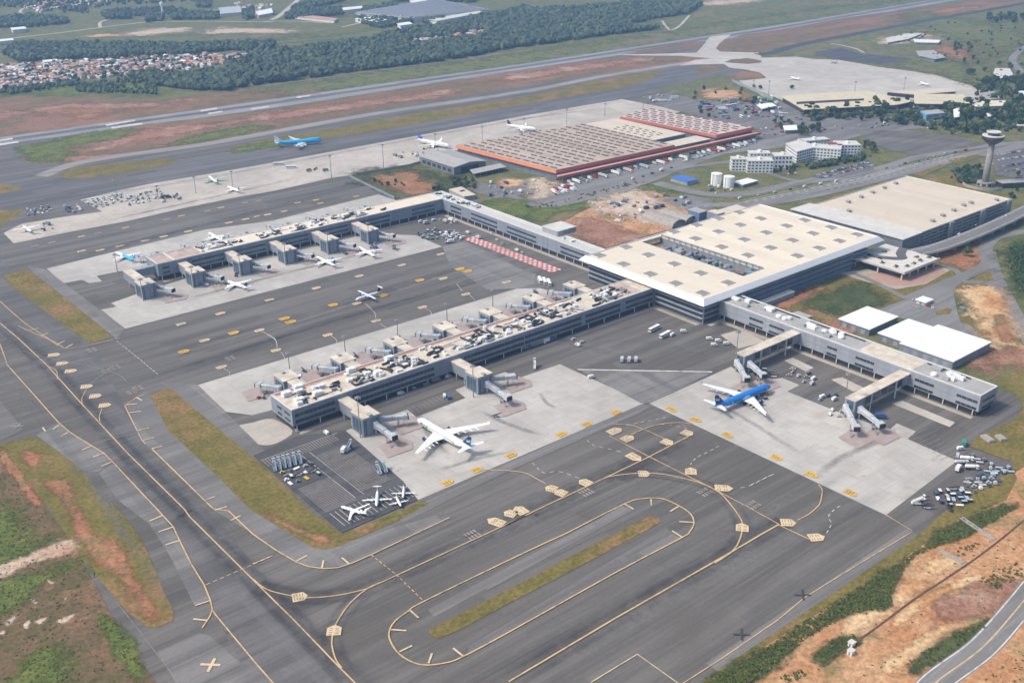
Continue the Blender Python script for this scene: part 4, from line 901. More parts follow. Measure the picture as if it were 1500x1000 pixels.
for i in range(64):
    x, y = rnd.uniform(sx0+1, sx1-6), rnd.uniform(sy0+4, 640); mb = MB(); h = rnd.uniform(1.5, 4.2)
    mb.box(x, x+rnd.uniform(2, 6), y, y+rnd.uniform(2, 7), 15.8, 16.2+h).box(x+.4, x+1.2, y+.4, y+1.2, 16.2+h, 16.8+h)
    mb.build('air_handler', rnd.choice(('panel_dark', 'panel_grey', 'void_dark', 'teal_metal', 'duct_grey', 'panel_dark')), term)
mb = MB()
for k in range(16): y = sy0+4+k*7.2; mb.tube((sx1-1, y, ZR-2.3), (sx1-1, y, ZR+2.2), .35, 6)
mb.box(sx1-.4, sx1+.6, sy0, sy1, T1, T1+1.6); mb.build('slot_screen', 'panel_light', term)
for x, y, w_, h_ in ((845, 688, 10, 13), (860, 690, 34, 10), (868, 676, 24, 8)):
    mb = MB().box(x, x+w_, y, y+14, 0, h_); t_ = mb.build('rear_block', 'panel_grey', term); MB().box(x-.3, x+w_+.3, y-.3, y+14.3, h_, h_+.5).build('roof', 'roof_tan', t_)
# ------------------------------------------------------------------ kerbside deck and viaduct
deck = thing('raised_forecourt', 'raised concrete forecourt deck with planters at the right end of the main terminal', 'forecourt deck')
ZD = 8.6
MB().box(846, 906, 470, 527, ZD-1.2, ZD).build('slab', 'concrete_pale', deck)
MB().box(864.2, 909.5, 511.8, 520.5, ZD-1.2, ZD-.05).build('slab', 'concrete_pale', deck) if False else None
pp = MB(); pp.box(845.6, 846.6, 470, 527, ZD, ZD+1.0); pp.box(845.6, 906.4, 469.2, 470, ZD-1.4, ZD+1.0); pp.build('parapet', 'concrete_pale', deck)
mb = MB(); ribbon(mb, smooth([(908, 508), (899, 505), (889, 500), (882, 494), (875, 497), (868, 508), (862, 527)][::-1], 8), 9, ZD+.03); mb.build('drive', 'asphalt_blue', deck)
mb = MB(); ribbon(mb, [(868, 524), (905, 517)], 6, ZD+.05); mb.build('walkway', 'roof_pale', deck)
for x, y in ((852, 482), (852, 496), (861, 476), (872, 476), (884, 476), (880, 512), (890, 484), (898, 476)):
    t_ = MB().box(x, x+5, y, y+3.4, ZD, ZD+.8).build('planter', 'concrete_wall', deck)
    g = MB()
    for k in range(9): g.obox(x+.6+rnd.random()*3.8, y+.5+rnd.random()*2.4, ZD+.8, 1.0, 1.0, .4+rnd.random()*.9, rnd.random()*3)
    g.build('shrub', 'leaf_mid', t_)
for x in (849, 862, 876, 890, 903):
    for y in (473, 498, 522): MB().tube((x, y, 0), (x, y, ZD-1.2), .8, 10).build('column', 'concrete_pale', deck)
MB().box(855, 900, 480, 520, 0, ZD-1.2).build('undercroft', 'glass_blue', deck)
via = thing('viaduct', 'elevated access road on pillars along the near side of the parking garage', 'elevated road')
A = [(906.2, 494), (930, 489), (960, 487), (1010, 487), (1060, 489), (1110, 492), (1180, 497), (1290, 506)]
def slab_along(P, w, z0, z1, root, m, name):
    P = smooth(P, 5); mb = MB(); RG = []
    for i, p in enumerate(P):
        d = (P[min(i+1, len(P)-1)]-P[max(i-1, 0)]).normalized(); n = Vector((-d.y, d.x, 0))*w/2
        RG.append([(p.x+n.x, p.y+n.y, z0), (p.x-n.x, p.y-n.y, z0), (p.x-n.x, p.y-n.y, z1), (p.x+n.x, p.y+n.y, z1)])
    return mb.rings(RG, 0).build(name, m, root)
slab_along(A, 15, ZD-1.4, ZD, via, 'concrete_pale', 'deck_slab')
mb = MB(); ribbon(mb, smooth(A, 5), 12, ZD+.04); mb.build('carriageway', 'road_grey', via)
for s in (-1, 1): slab_along([(x, y+s*7.2) for x, y in A], .5, ZD+.01, ZD+1.0, via, 'parapet', 'barrier')
for x, y in A[1:]+[(985, 487), (1035, 488), (1085, 490)]: MB().box(x-.8, x+.8, y-4, y+4, 0, ZD-1.4).build('pillar', 'concrete_wall', via)
# ------------------------------------------------------------------ parking garage
gar = thing('parking_garage', 'large open sided garage with a tan roof deck and pale front block', 'parking garage')
MB().box(912, 944, 513, 644, 0, 15.2).build('wall', 'panel_dark', gar)
MB().box(910.5, 944.2, 511.6, 645.2, 15.2, 16).build('roof', 'roof_pale', gar)
for z in (.2, 3.9, 7.6, 11.3):
    MB().box(944.4, 1120, 513, 638, z, z+.5).build('floor_slab', 'concrete_pale', gar)
    MB().box(944.6, 1120.4, 512.4, 513, z+.5, z+1.5).build('railing', 'panel_light', gar)
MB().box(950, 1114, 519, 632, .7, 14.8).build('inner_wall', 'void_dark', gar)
MB().box(944.3, 1120.5, 512.2, 638.5, 14.8, 15.4).build('roof_deck', 'roof_tan', gar)
pp = MB(); parapet(pp, 944.3, 1120.5, 512.2, 638.5, 15.4, .4, .9); pp.build('parapet', 'concrete_pale', gar)
for x in range(950, 1120, 12): MB().box(x-.4, x+.4, 511.9, 512.3, 0, 14.7).build('frame_post', 'panel_light', gar)
for x in (998, 1060, 1116): MB().box(x-4, x+4, 509.8, 512, 0, 15.8).build('stair_tower', 'panel_grey', gar)
for x, y in ((978, 620), (1005, 622), (1030, 624), (1056, 626), (1082, 628), (950, 600), (985, 525), (1010, 528), (1035, 530), (1060, 533), (1105, 520), (1075, 533)):
    mb = MB().box(x-2, x+2, y-1.6, y+1.6, 15.4, 17.4).box(x-2.6, x+2.6, y-2.2, y+2.2, 17.4, 17.7); mb.build('stair_head', 'concrete_wall', gar)
# ------------------------------------------------------------------ low white roofed halls
def hall(name, label, x0, x1, y0, y1, z, roof='roof_white', wall='panel_dark', cat='hall', doors=True):
    r = thing(name, label, cat); MB().box(x0+.6, x1-.6, y0+.6, y1-.6, 0, z-.6).build('wall', wall, r)
    MB().box(x0, x1, y0, y1, z-.6, z).build('roof', roof, r)
    if doors:
        n = max(2, int((y1-y0)/9))
        for k in range(n):
            y = y0+2+(y1-y0-4)*(k+.5)/n; MB().box(x0+.4, x0+.6, y-2, y+2, .1, z*.62).build('door', 'panel_light', r)
    sm = MB()
    for k in range(1, int((y1-y0)/5)): y = y0+k*5; sm.box(x0+.2, x1-.2, y-.06, y+.06, z, z+.07)
    sm.build('roof_seam', 'roof_pale', r); return r
hall('service_hall', 'smallest of the three white flat roofed halls behind the right pier, nearest the terminal', 715, 757, 419, 449, 6.2)
hall('service_hall', 'middle white flat roofed hall behind the right pier, touching the largest one', 714, 759, 388.3, 411.5, 6.2)
hall('service_hall', 'largest white flat roofed hall, at the end behind the right pier', 707.5, 764, 342.5, 388, 7.2, wall='panel_grey')
r = thing('service_block', 'low grey service block tucked behind the right pier below the terminal', 'service building')
MB().box(684, 706, 468, 482, 0, 4.5).build('wall', 'concrete_wall', r); MB().box(683.6, 706.4, 467.6, 482.4, 4.5, 4.9).build('roof', 'roof_grey', r)
# ------------------------------------------------------------------ red cargo warehouses
wh = thing('cargo_warehouse', 'huge cargo warehouse with red walls, orange where sunlit, and dark vents on its roof', 'warehouse')
Q = [(819, 1119), (834, 933), (1041, 926), (1038, 1103)]
def lerp2(Q, u, v):
    a = Vector((*Q[1], 0)).lerp(Vector((*Q[2], 0)), u); b = Vector((*Q[0], 0)).lerp(Vector((*Q[3], 0)), u); return a.lerp(b, v)
def shrink(Q, d):
    c = sum((Vector((*q, 0)) for q in Q), Vector())/len(Q); return [tuple((Vector((*q, 0))+(c-Vector((*q, 0))).normalized()*d)[:2]) for q in Q]
def warehouse(root, Q, z, roof, wa, wb, nx, ny, vname='roof_vent'):
    mb = MB(); mb.prism(shrink(Q, 4), 0, z-3.4); mb.build('wall', 'panel_dark', root)
    fa = MB()
    for i in range(4):
        a, b = Vector((*Q[i], 0)), Vector((*Q[(i+1) % 4], 0)); a2, b2 = (Vector((*q, 0)) for q in (shrink(Q, 3)[i], shrink(Q, 3)[(i+1) % 4]))
        fa.poly([(a.x, a.y, z-3.8), (b.x, b.y, z-3.8), (b2.x, b2.y, z), (a2.x, a2.y, z)], 0 if i == 0 else 1)
        fa.poly([(a2.x, a2.y, z-3.6), (b2.x, b2.y, z-3.6), (b.x, b.y, z-3.8), (a.x, a.y, z-3.8)], 0 if i == 0 else 1)
    fa.build('fascia', [wa, wb], root)
    MB().prism(shrink(Q, 3.1), z-.6, z-.1).build('roof', roof, root)
    for i in range(nx):
        for j in range(ny):
            row = MB()
            c = lerp2(Q, (i+.6)/(nx+.2), (j+.5+(.25 if i % 2 else -.1))/ny*.94+.03); L = rnd.uniform(4.4, 5.6)
            d = (lerp2(Q, 0, 1)-lerp2(Q, 0, 0)).normalized(); n = Vector((d.y, -d.x, 0))
            p = [c-d*L-n*1.0, c-d*L+n*1.0, c+d*L+n*1.0, c+d*L-n*1.0]
            if rnd.random() < .03: continue
            row.prism([(q.x, q.y) for q in p], z-.1, z+.9); row.build(vname, 'vent_brown', root)
mat('vent_brown', (.13, .11, .10), .8)
warehouse(wh, Q, 13, 'roof_rust', 'red_cladding_lit', 'red_cladding', 16, 11)  # sunlight painted in: brighter orange on the sun side, darker red elsewhere
Q2 = [(1105, 1098), (1118, 923), (1197, 921), (1181, 1116)]
warehouse(wh, Q2, 14.5, 'roof_rust2', 'red_cladding', 'red_cladding', 7, 11) if 'roof_rust2' in M else (mat('roof_rust2', (.55, .44, .40), .85, 0, .15, .1), warehouse(wh, Q2, 14.5, 'roof_rust2', 'red_cladding', 'red_cladding', 7, 11))
MB().prism([(1042, 968), (1103, 966), (1101, 1098), (1040, 1101)], 0, 11.4).build('middle_block', 'panel_dark', wh); MB().prism([(1041.5, 967.5), (1103.5, 965.5), (1101.5, 1098.5), (1039.5, 1101.5)], 11.4, 11.9).build('roof', 'roof_tan', wh)
for k in range(4):
    for j in range(6): x = 1050+k*9; y = 985+j*13+(k % 2)*4; MB().box(x-.9, x+.9, y-3, y+3, 11.9, 12.6).build('roof_cowl', 'vent_brown', wh)
MB().prism([(1043, 932), (1112, 929), (1112, 955), (1043, 957)], 0, 9).build('front_block', 'panel_dark', wh); MB().prism([(1042.5, 931.5), (1112.5, 928.5), (1112.5, 955.5), (1042.5, 957.5)], 9, 9.5).build('roof', 'roof_tan', wh)
mb = MB(); mb.prism([(826, 921), (1196, 909.5), (1196.3, 917.5), (832.2, 929.5)], 7.4, 8.2); mb.build('canopy', 'pink_trim', wh)
mb = MB(); mb.prism([(825.6, 920.3), (1196, 908.8), (1196, 909.5), (826, 921)], 6.4, 9.3); mb.build('canopy_edge', 'red_cladding', wh)
for k in range(24): x = 834+k*15.6; MB().box(x-.3, x+.3, 921.3-.0311*(x-826), 921.9-.0311*(x-826), 0, 7.4).build('column', 'steel', wh)
# grey hangar beside it
hg = thing('hangar', 'grey gable roofed hangar left of the orange warehouse', 'hangar')
x0, x1, y0, y1 = 757, 807, 1037, 1112; xm = 782
mb = MB(); mb.rings([[(x0, y, 0), (x1, y, 0), (x1, y, 9.6), (xm, y, 12.4), (x0, y, 9.6)] for y in (y0, y1)]); mb.build('wall', 'panel_dark', hg)
mb = MB()
for s, xe in ((-1, x0-1), (1, x1+1)): mb.poly([(xe, y0-.8, 9.6), (xm, y0-.8, 12.7), (xm, y1+.8, 12.7), (xe, y1+.8, 9.6)][::s]); mb.poly([(xe, y0-.8, 9.3), (xm, y0-.8, 12.4), (xm, y1+.8, 12.4), (xe, y1+.8, 9.3)][::-s]); mb.poly([(xe, y0-.8, 9.3), (xm, y0-.8, 12.4), (xm, y0-.8, 12.7), (xe, y0-.8, 9.6)][::s])
mb.build('roof', 'roof_grey', hg)
for k in range(6): MB().box(x0-.15, x0+.1, y0+6+k*11, y0+13+k*11, 2, 6).build('window', 'glass_dark', hg)
MB().box(xm-14, xm+14, y0-.2, y0+.1, .1, 8).build('hangar_door', 'void_dark', hg)
r = thing('open_shed', 'low grey lean-to shed with an open front in front of the grey hangar', 'shed')
mb = MB(); mb.prism([(765, 1008), (818, 1008), (822, 1027), (774, 1027)], 5.2, 5.7); mb.build('roof', 'roof_grey', r)
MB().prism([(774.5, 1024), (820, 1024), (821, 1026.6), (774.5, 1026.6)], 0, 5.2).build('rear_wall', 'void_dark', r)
for k in range(6): MB().tube((767+k*9.6, 1009, 0), (767+k*9.6, 1009, 5.2), .25, 6).build('post', 'steel', r)
# ------------------------------------------------------------------ white office blocks
def office(label, P, z, floors, roof='roof_pale', wall='office_white', ribbon_=True, name='office_block', cat='office block'):
    r = thing(name, label, cat); MB().prism(P, 0, z).build('wall', wall, r); MB().prism(shrink(P, -.4), z, z+.6).build('roof', roof, r)
    PP = P if sum(P[i][0]*P[(i+1) % len(P)][1]-P[(i+1) % len(P)][0]*P[i][1] for i in range(len(P))) > 0 else P[::-1]
    fh = z/floors
    for f in range(floors):
        g = MB()
        for i in range(len(PP)):
            a, b = Vector((*PP[i], 0)), Vector((*PP[(i+1) % len(PP)], 0)); d = b-a; L = d.length; d.normalize(); n = Vector((d.y, -d.x, 0))
            k = int(L/4.2)
            for q in range(k):
                u = (q+.22)*L/k; v = (q+.80)*L/k
                p = [a+d*u-n*.1, a+d*v-n*.1, a+d*v+n*.12, a+d*u+n*.12]; g.prism([(s.x, s.y) for s in p], f*fh+fh*.32, f*fh+fh*.8)
        if g.v: g.build('window_row', 'glass_blue', r)
    c = sum((Vector((*q, 0)) for q in P), Vector())/len(P)
    MB().obox(c.x, c.y, z+.6, 5, 4, 2.6, .4).build('roof_plant_room', 'roof_white', r); return r
def quad(c, l, w, rz):
    cs, sn = math.cos(rz), math.sin(rz); return [(c[0]+cs*a*l/2-sn*b*w/2, c[1]+sn*a*l/2+cs*b*w/2) for a, b in ((-1, -1), (1, -1), (1, 1), (-1, 1))]
az = math.atan2(781-801, 1060-1036)
office('narrow white office tower standing left of the wider white block beside the access road', quad((1041, 823), 17, 15, az), 15, 4)
office('broad white office block with a stepped top, in front of the other white offices', quad((1056, 802), 32, 20, az), 15, 4)
office('taller rear block with a round roof opening behind the broad white office block', quad((1072, 815), 26, 14, az), 19, 5)
office('plain white square office block joined to the right of the broad white one', quad((1097, 798), 22, 19, az), 15, 3)
Bp = [G(*ZP(1060, 180, q, 6.805)[0], 15) for q in ('620,210', '735,290', '895,250', '1170,270', '1180,215', '1000,215', '860,210', '760,170')]
office('wide L shaped white office building with long blue window rows behind the roadside car park', [(p.x, p.y) for p in Bp], 15, 4)
office('long white rear wing behind the L shaped white office building', quad((1196, 822), 40, 14, az+.3), 15, 4)
office('square white office building at the right end of the white office group', quad((1210, 780), 30, 24, az), 15, 4)
r = thing('brick_block', 'dark red brick stair block between the L shaped office and the right white office', 'building')
MB().obox(1191, 790, 0, 12, 10, 16, az).build('wall', 'brick_dark', r); MB().obox(1191, 790, 16, 12.6, 10.6, .5, az).build('roof', 'brick_dark', r)
def tank(label, x, y, r_, h):
    t = thing('storage_tank', label, 'tank', (x, y, 0), 0, 'white storage tanks'); MB().lathe([(r_, 0), (r_, h)], 24).build('shell', 'office_white', t, smooth=False); MB().lathe([(r_+.2, h), (r_*.6, h+.7), (.2, h+1.1)], 24).build('lid', 'roof_white', t)
    MB().box(-r_-.35, -r_+.05, -.3, .3, 0, h+.5).build('ladder', 'duct_grey', t)
tank('left one of the two tall white storage tanks beside the road', 968, 795, 6.5, 14); tank('right one of the two tall white storage tanks beside the road', 972, 779, 6.5, 13)
hall('site_building', 'long low white building next to the white storage tanks', 980, 1008, 764, 780, 4.5, cat='building', doors=False)
hall('canopy_shed', 'bright blue roofed shed beside the road below the warehouse yard', 938, 958, 814, 842, 5, 'blue_roof', 'panel_light', 'shed')
r = thing('blue_block', 'small blue steel block behind the terminal roof at the demolition site', 'building')
MB().box(836, 848, 706, 722, 0, 12).build('wall', 'tent_blue', r); MB().box(835.6, 848.4, 705.6, 722.4, 12, 12.4).build('roof', 'roof_grey', r); MB().box(835.7, 836.1, 710, 714, .1, 4).build('door', 'panel_light', r)
# half ruined arched shed
r = thing('arched_shed', 'old grey barrel roofed shed at the demolition site behind the terminal', 'shed')
n = 14
for k, (cx) in enumerate((812, 832)):
    RG = []
    for y in (712, 757-6*k): RG.append([(cx+11*math.cos(math.pi*i/n), y, 1.2+7.0*math.sin(math.pi*i/n)) for i in range(n+1)]+[(cx-10.6, y, 1.2)]+[(cx-10.6*math.cos(math.pi*i/n)*1, y, 1.0+6.7*math.sin(math.pi*i/n)) for i in range(1, n)]+[(cx+10.6, y, 1.2)])
    MB().rings(RG).build('vault', 'roof_rust3' if 'roof_rust3' in M else (mat('roof_rust3', (.33, .30, .27), .9, 0, .25, .3) and 'roof_rust3'), r, smooth=False)
    MB().box(cx-9, cx+9, 714, 714.4, 0, 5.6).build('end_wall', 'concrete_wall', r)
    for s in (-1, 1): MB().box(cx+s*10.7-.25, cx+s*10.7+.25, 712, 755-6*k, 0, 1.3).build('side_wall', 'concrete_wall', r)
# flat roofed hut between warehouse yard and left pier corner
p0 = ZW(600, 160, '430,880 570,850 730,940 600,960', 7.5, 5)
r = thing('flat_hut', 'pale flat hut with a dark roof opening behind the far left pier corner', 'hut')
MB().prism(shrink([(p.x, p.y) for p in p0], .5), 0, 4.6).build('wall', 'concrete_wall', r); MB().prism([(p.x, p.y) for p in p0], 4.6, 5.1).build('roof', 'roof_tan', r)
c = sum(p0, Vector())/4; MB().obox(c.x+2, c.y+3, 5.1, 8, 4, .3, .3).build('roof_opening', 'void_dark', r)
# ------------------------------------------------------------------ old terminal (ochre roofs)
def poly_hall(name, label, P, z, roof, wall='glass_dark', cat='building', rid=None):
    r = thing(name, label, cat); MB().prism(shrink(P, 3), 0, z-.8).build('wall', wall, r); MB().prism(P, z-.8, z).build('roof', roof, r)
    return r
oA = [(p.x, p.y) for p in ZW(1100, 0, '165,530 290,602 800,575 890,556 640,498 300,515', z=8)]
r = poly_hall('old_terminal', 'old terminal with a long ochre roof and a dark slit beside the upper apron', oA, 8, 'roof_ochre', cat='terminal')
mb = MB(); q = ZW(1100, 0, '250,560 620,541 620,551 250,572', z=8.2); mb.prism([(p.x, p.y) for p in q], 8, 8.35); mb.build('roof_slit', 'void_dark', r)
oB = [(p.x, p.y) for p in ZW(1100, 0, '892,572 1110,575 1200,570 1165,520 895,518', z=8)]
r = poly_hall('old_terminal', 'right hand ochre roofed terminal hall above the blue painted wall', oB, 9, 'roof_ochre', cat='terminal')
mb = MB(); q = ZW(1100, 0, '920,545 1110,547 1110,553 920,552', z=9.2); mb.prism([(p.x, p.y) for p in q], 9, 9.3); mb.build('roof_ridge', 'roof_tan', r)
oC = [(p.x, p.y) for p in ZW(1100, 0, '740,500 1100,478 1130,498 900,515', z=8)]
poly_hall('old_terminal', 'narrow pale rear hall of the old terminal along the upper apron', oC, 7, 'roof_tan', cat='terminal')
bb = ZW(1100, 0, '905,615 1055,600 1060,650 960,660', z=0)
r = thing('painted_wall', 'low hall with a bright blue painted front below the old terminal roofs', 'building')
MB().prism([(bb[3].x, bb[3].y), (bb[2].x, bb[2].y), (bb[2].x+16, bb[2].y+20), (bb[3].x+16, bb[3].y+20)], 0, 8).build('wall', 'blue_wall', r)
MB().prism(shrink([(bb[3].x, bb[3].y), (bb[2].x, bb[2].y), (bb[2].x+16, bb[2].y+20), (bb[3].x+16, bb[3].y+20)], -.4), 8, 8.4).build('roof', 'roof_grey', r)
for i, (q, z, rf, lab) in enumerate((('1210,570 1290,550 1400,552 1395,580 1230,585', 6, 'roof_cream', 'long low cream roofed building among the trees right of the old terminal'), ('1450,490 1498,520 1560,545 1498,500', 6, 'roof_white', 'white roofed shed at the right edge above the trees'),
                     ('1340,375 1420,375 1440,410 1370,430 1330,400', 6, 'roof_pale', 'white building among trees near the curved road at the upper right'), ('1255,510 1330,500 1370,540 1300,548', 6, 'concrete_wall', 'grey building at the right end of the upper apron'),
                     ('1110,600 1145,590 1145,640 1115,645', 11, 'office_white', 'small white tower block among dark trees below the old terminal'), ('1290,615 1340,608 1345,635 1300,640', 5, 'roof_white', 'small white hut among the trees right of the old terminal'),
                     ('890,215 1040,220 1030,235 900,232', 5, 'roof_white', 'long white roofed shed on the grass beyond the upper apron'), ('905,280 1000,275 1070,315 1010,325 920,305', 6, 'roof_grey', 'dark roofed depot beside orange soil beyond the upper apron'),
                     ('740,210 850,185 940,185 860,215 750,235', 4, 'roof_pale', 'cluster of pale flat roofs on the grass beyond the upper apron'), ('175,690 250,685 255,712 185,715', 6, 'office_white', 'white square building left of the dark tree above the white offices'),
                     ('1450,660 1540,655 1540,690 1460,690', 5, 'roof_tan', 'tan roofed shed at the right edge among trees'), ('30,575 110,562 140,580 60,598', 5, 'roof_white', 'white canopy in the vehicle yard below the old terminal'))):
    P = [(p.x, p.y) for p in ZW(1100, 0, q, z=z)]; poly_hall('shed_building', lab, P, z, rf, 'panel_dark' if i % 2 else 'concrete_wall')
# ------------------------------------------------------------------ control tower
mat('shaft_grey', (.26, .245, .23), .85, 0, .2, .2); mat('flare_brown', (.16, .12, .11), .8, 0, .2, .3); base = G(1442, 272); HT = 62
ct = thing('control_tower', 'tall round concrete control tower with a flared dark glazed cab at the right edge', 'control tower', (base.x, base.y, 0))
MB().lathe([(4.2, 0), (3.7, 20), (3.5, HT-12)], 28).build('shaft', 'shaft_grey', ct, smooth=True)
MB().box(2.6, 4.4, -1.6, 1.6, 2, HT-12).build('service_strip', 'panel_dark', ct)
MB().lathe([(3.5, HT-12), (7.0, HT-10.5), (11.2, HT-6.5), (11.6, HT-5.8)], 32).build('flare', 'flare_brown', ct, smooth=False)
MB().lathe([(11.0, HT-7.0), (12.2, HT-5.6), (12.4, HT-3.2), (11.6, HT-2.4)], 32).build('gallery', 'glass_dark', ct)
MB().lathe([(11.7, HT-2.4), (12.2, HT-2.4), (12.2, HT-1.6), (4, HT-1.5)], 32).build('gallery_roof', 'concrete_pale', ct)
MB().lathe([(6.2, HT-1.5), (7.4, HT+2.0)], 28).build('cab', 'glass_dark', ct)
MB().lathe([(8.2, HT+2.0), (8.2, HT+2.7), (6.4, HT+2.7), (6.4, HT+2.2)], 28).build('cab_roof', 'concrete_pale', ct)
m_ = MB()
for k in range(5): a = k*1.26; m_.tube((6.8*math.cos(a), 6.8*math.sin(a), HT+2.6), (6.8*math.cos(a), 6.8*math.sin(a), HT+5.5), .12, 5)
m_.build('antenna', 'steel', ct)
MB().lathe([(9.5, 0), (9.5, 5.5), (9.0, 5.5), (9.0, 5)], 8).build('podium', 'concrete_wall', ct)
for k in range(8): a = (k+.5)*math.pi/4; MB().obox(8.8*math.cos(a), 8.8*math.sin(a), 1.2, .4, 4.2, 2.6, a).build('window', 'glass_dark', ct)
r = thing('tower_annex', 'low dark glazed annex with a flat roof at the foot of the control tower', 'building')
MB().obox(base.x+22, base.y-22, 0, 34, 14, 6, -.5).build('wall', 'glass_dark', r); MB().obox(base.x+22, base.y-22, 6, 36, 16, .7, -.5).build('roof', 'roof_grey', r)
mb = MB()
for k in range(20):
    a = 1.2+k*.17; mb.obox(base.x+24*math.cos(a), base.y+24*math.sin(a), 0, 1.0, 4.2, 3.2, a)
tag(mb.build('curved_wall', 'concrete_wall'), 'curved pale concrete screen wall around the foot of the control tower', 'wall')
# long wall beside the remote apron
for q, lab, m_ in (('511,259 578,292', 'bluish barrier wall closing the right end of the inner taxilane', 'panel_grey'), ('520,257 600,244 640,232', 'low grey blast wall along the near edge of the remote apron', 'concrete_wall')):
    P = W(q); f = thing('barrier_wall', lab, 'wall')
    for a, b in zip(P, P[1:]):
        k = max(1, int((b-a).length/9)); ang = math.atan2(b.y-a.y, b.x-a.x)
        for i in range(k): c = a.lerp(b, (i+.5)/k); MB().obox(c.x, c.y, 0, (b-a).length/k-.25, .5, 3.2, ang).build('wall_panel', m_, f)
pa, pb = ZW(740, 0, '1245,448 1470,548'); f = thing('barrier_wall', 'pale fence wall along the near left edge of the upper apron', 'wall'); ang = math.atan2(pb.y-pa.y, pb.x-pa.x)
for i in range(14): c = pa.lerp(pb, (i+.5)/14); MB().obox(c.x, c.y, 0, (pb-pa).length/14-.3, .5, 4, ang).build('wall_panel', 'panel_light', f)
# ------------------------------------------------------------------ aircraft
for n, c, r in (('air_white', (.80, .81, .82), .3), ('air_blue', (.02, .22, .66), .3), ('air_navy', (.012, .03, .10), .3), ('air_cyan', (.03, .47, .82), .3), ('air_teal', (.10, .50, .55), .35), ('door_line', (.45, .47, .50), .4), ('air_wing', (.66, .68, .69), .4),
                ('air_grey', (.35, .36, .38), .4), ('air_black', (.02, .02, .025), .5), ('tyre', (.02, .02, .02), .8), ('air_lightblue', (.25, .55, .85), .3), ('air_royal', (.03, .12, .50), .3), ('air_green', (.16, .42, .30), .4), ('air_window', (.03, .04, .06), .2)):
    mat(n, c, r)
def foil(x, y, z, ch, th, vert=False):
    pr = [(0, 0), (.12, .5), (.4, .55), (.75, .25), (1, 0), (.75, -.12), (.4, -.35), (.12, -.35)]
    return [(x-ch*a, y+(th*b if vert else 0), z+(0 if vert else th*b)) for a, b in pr]
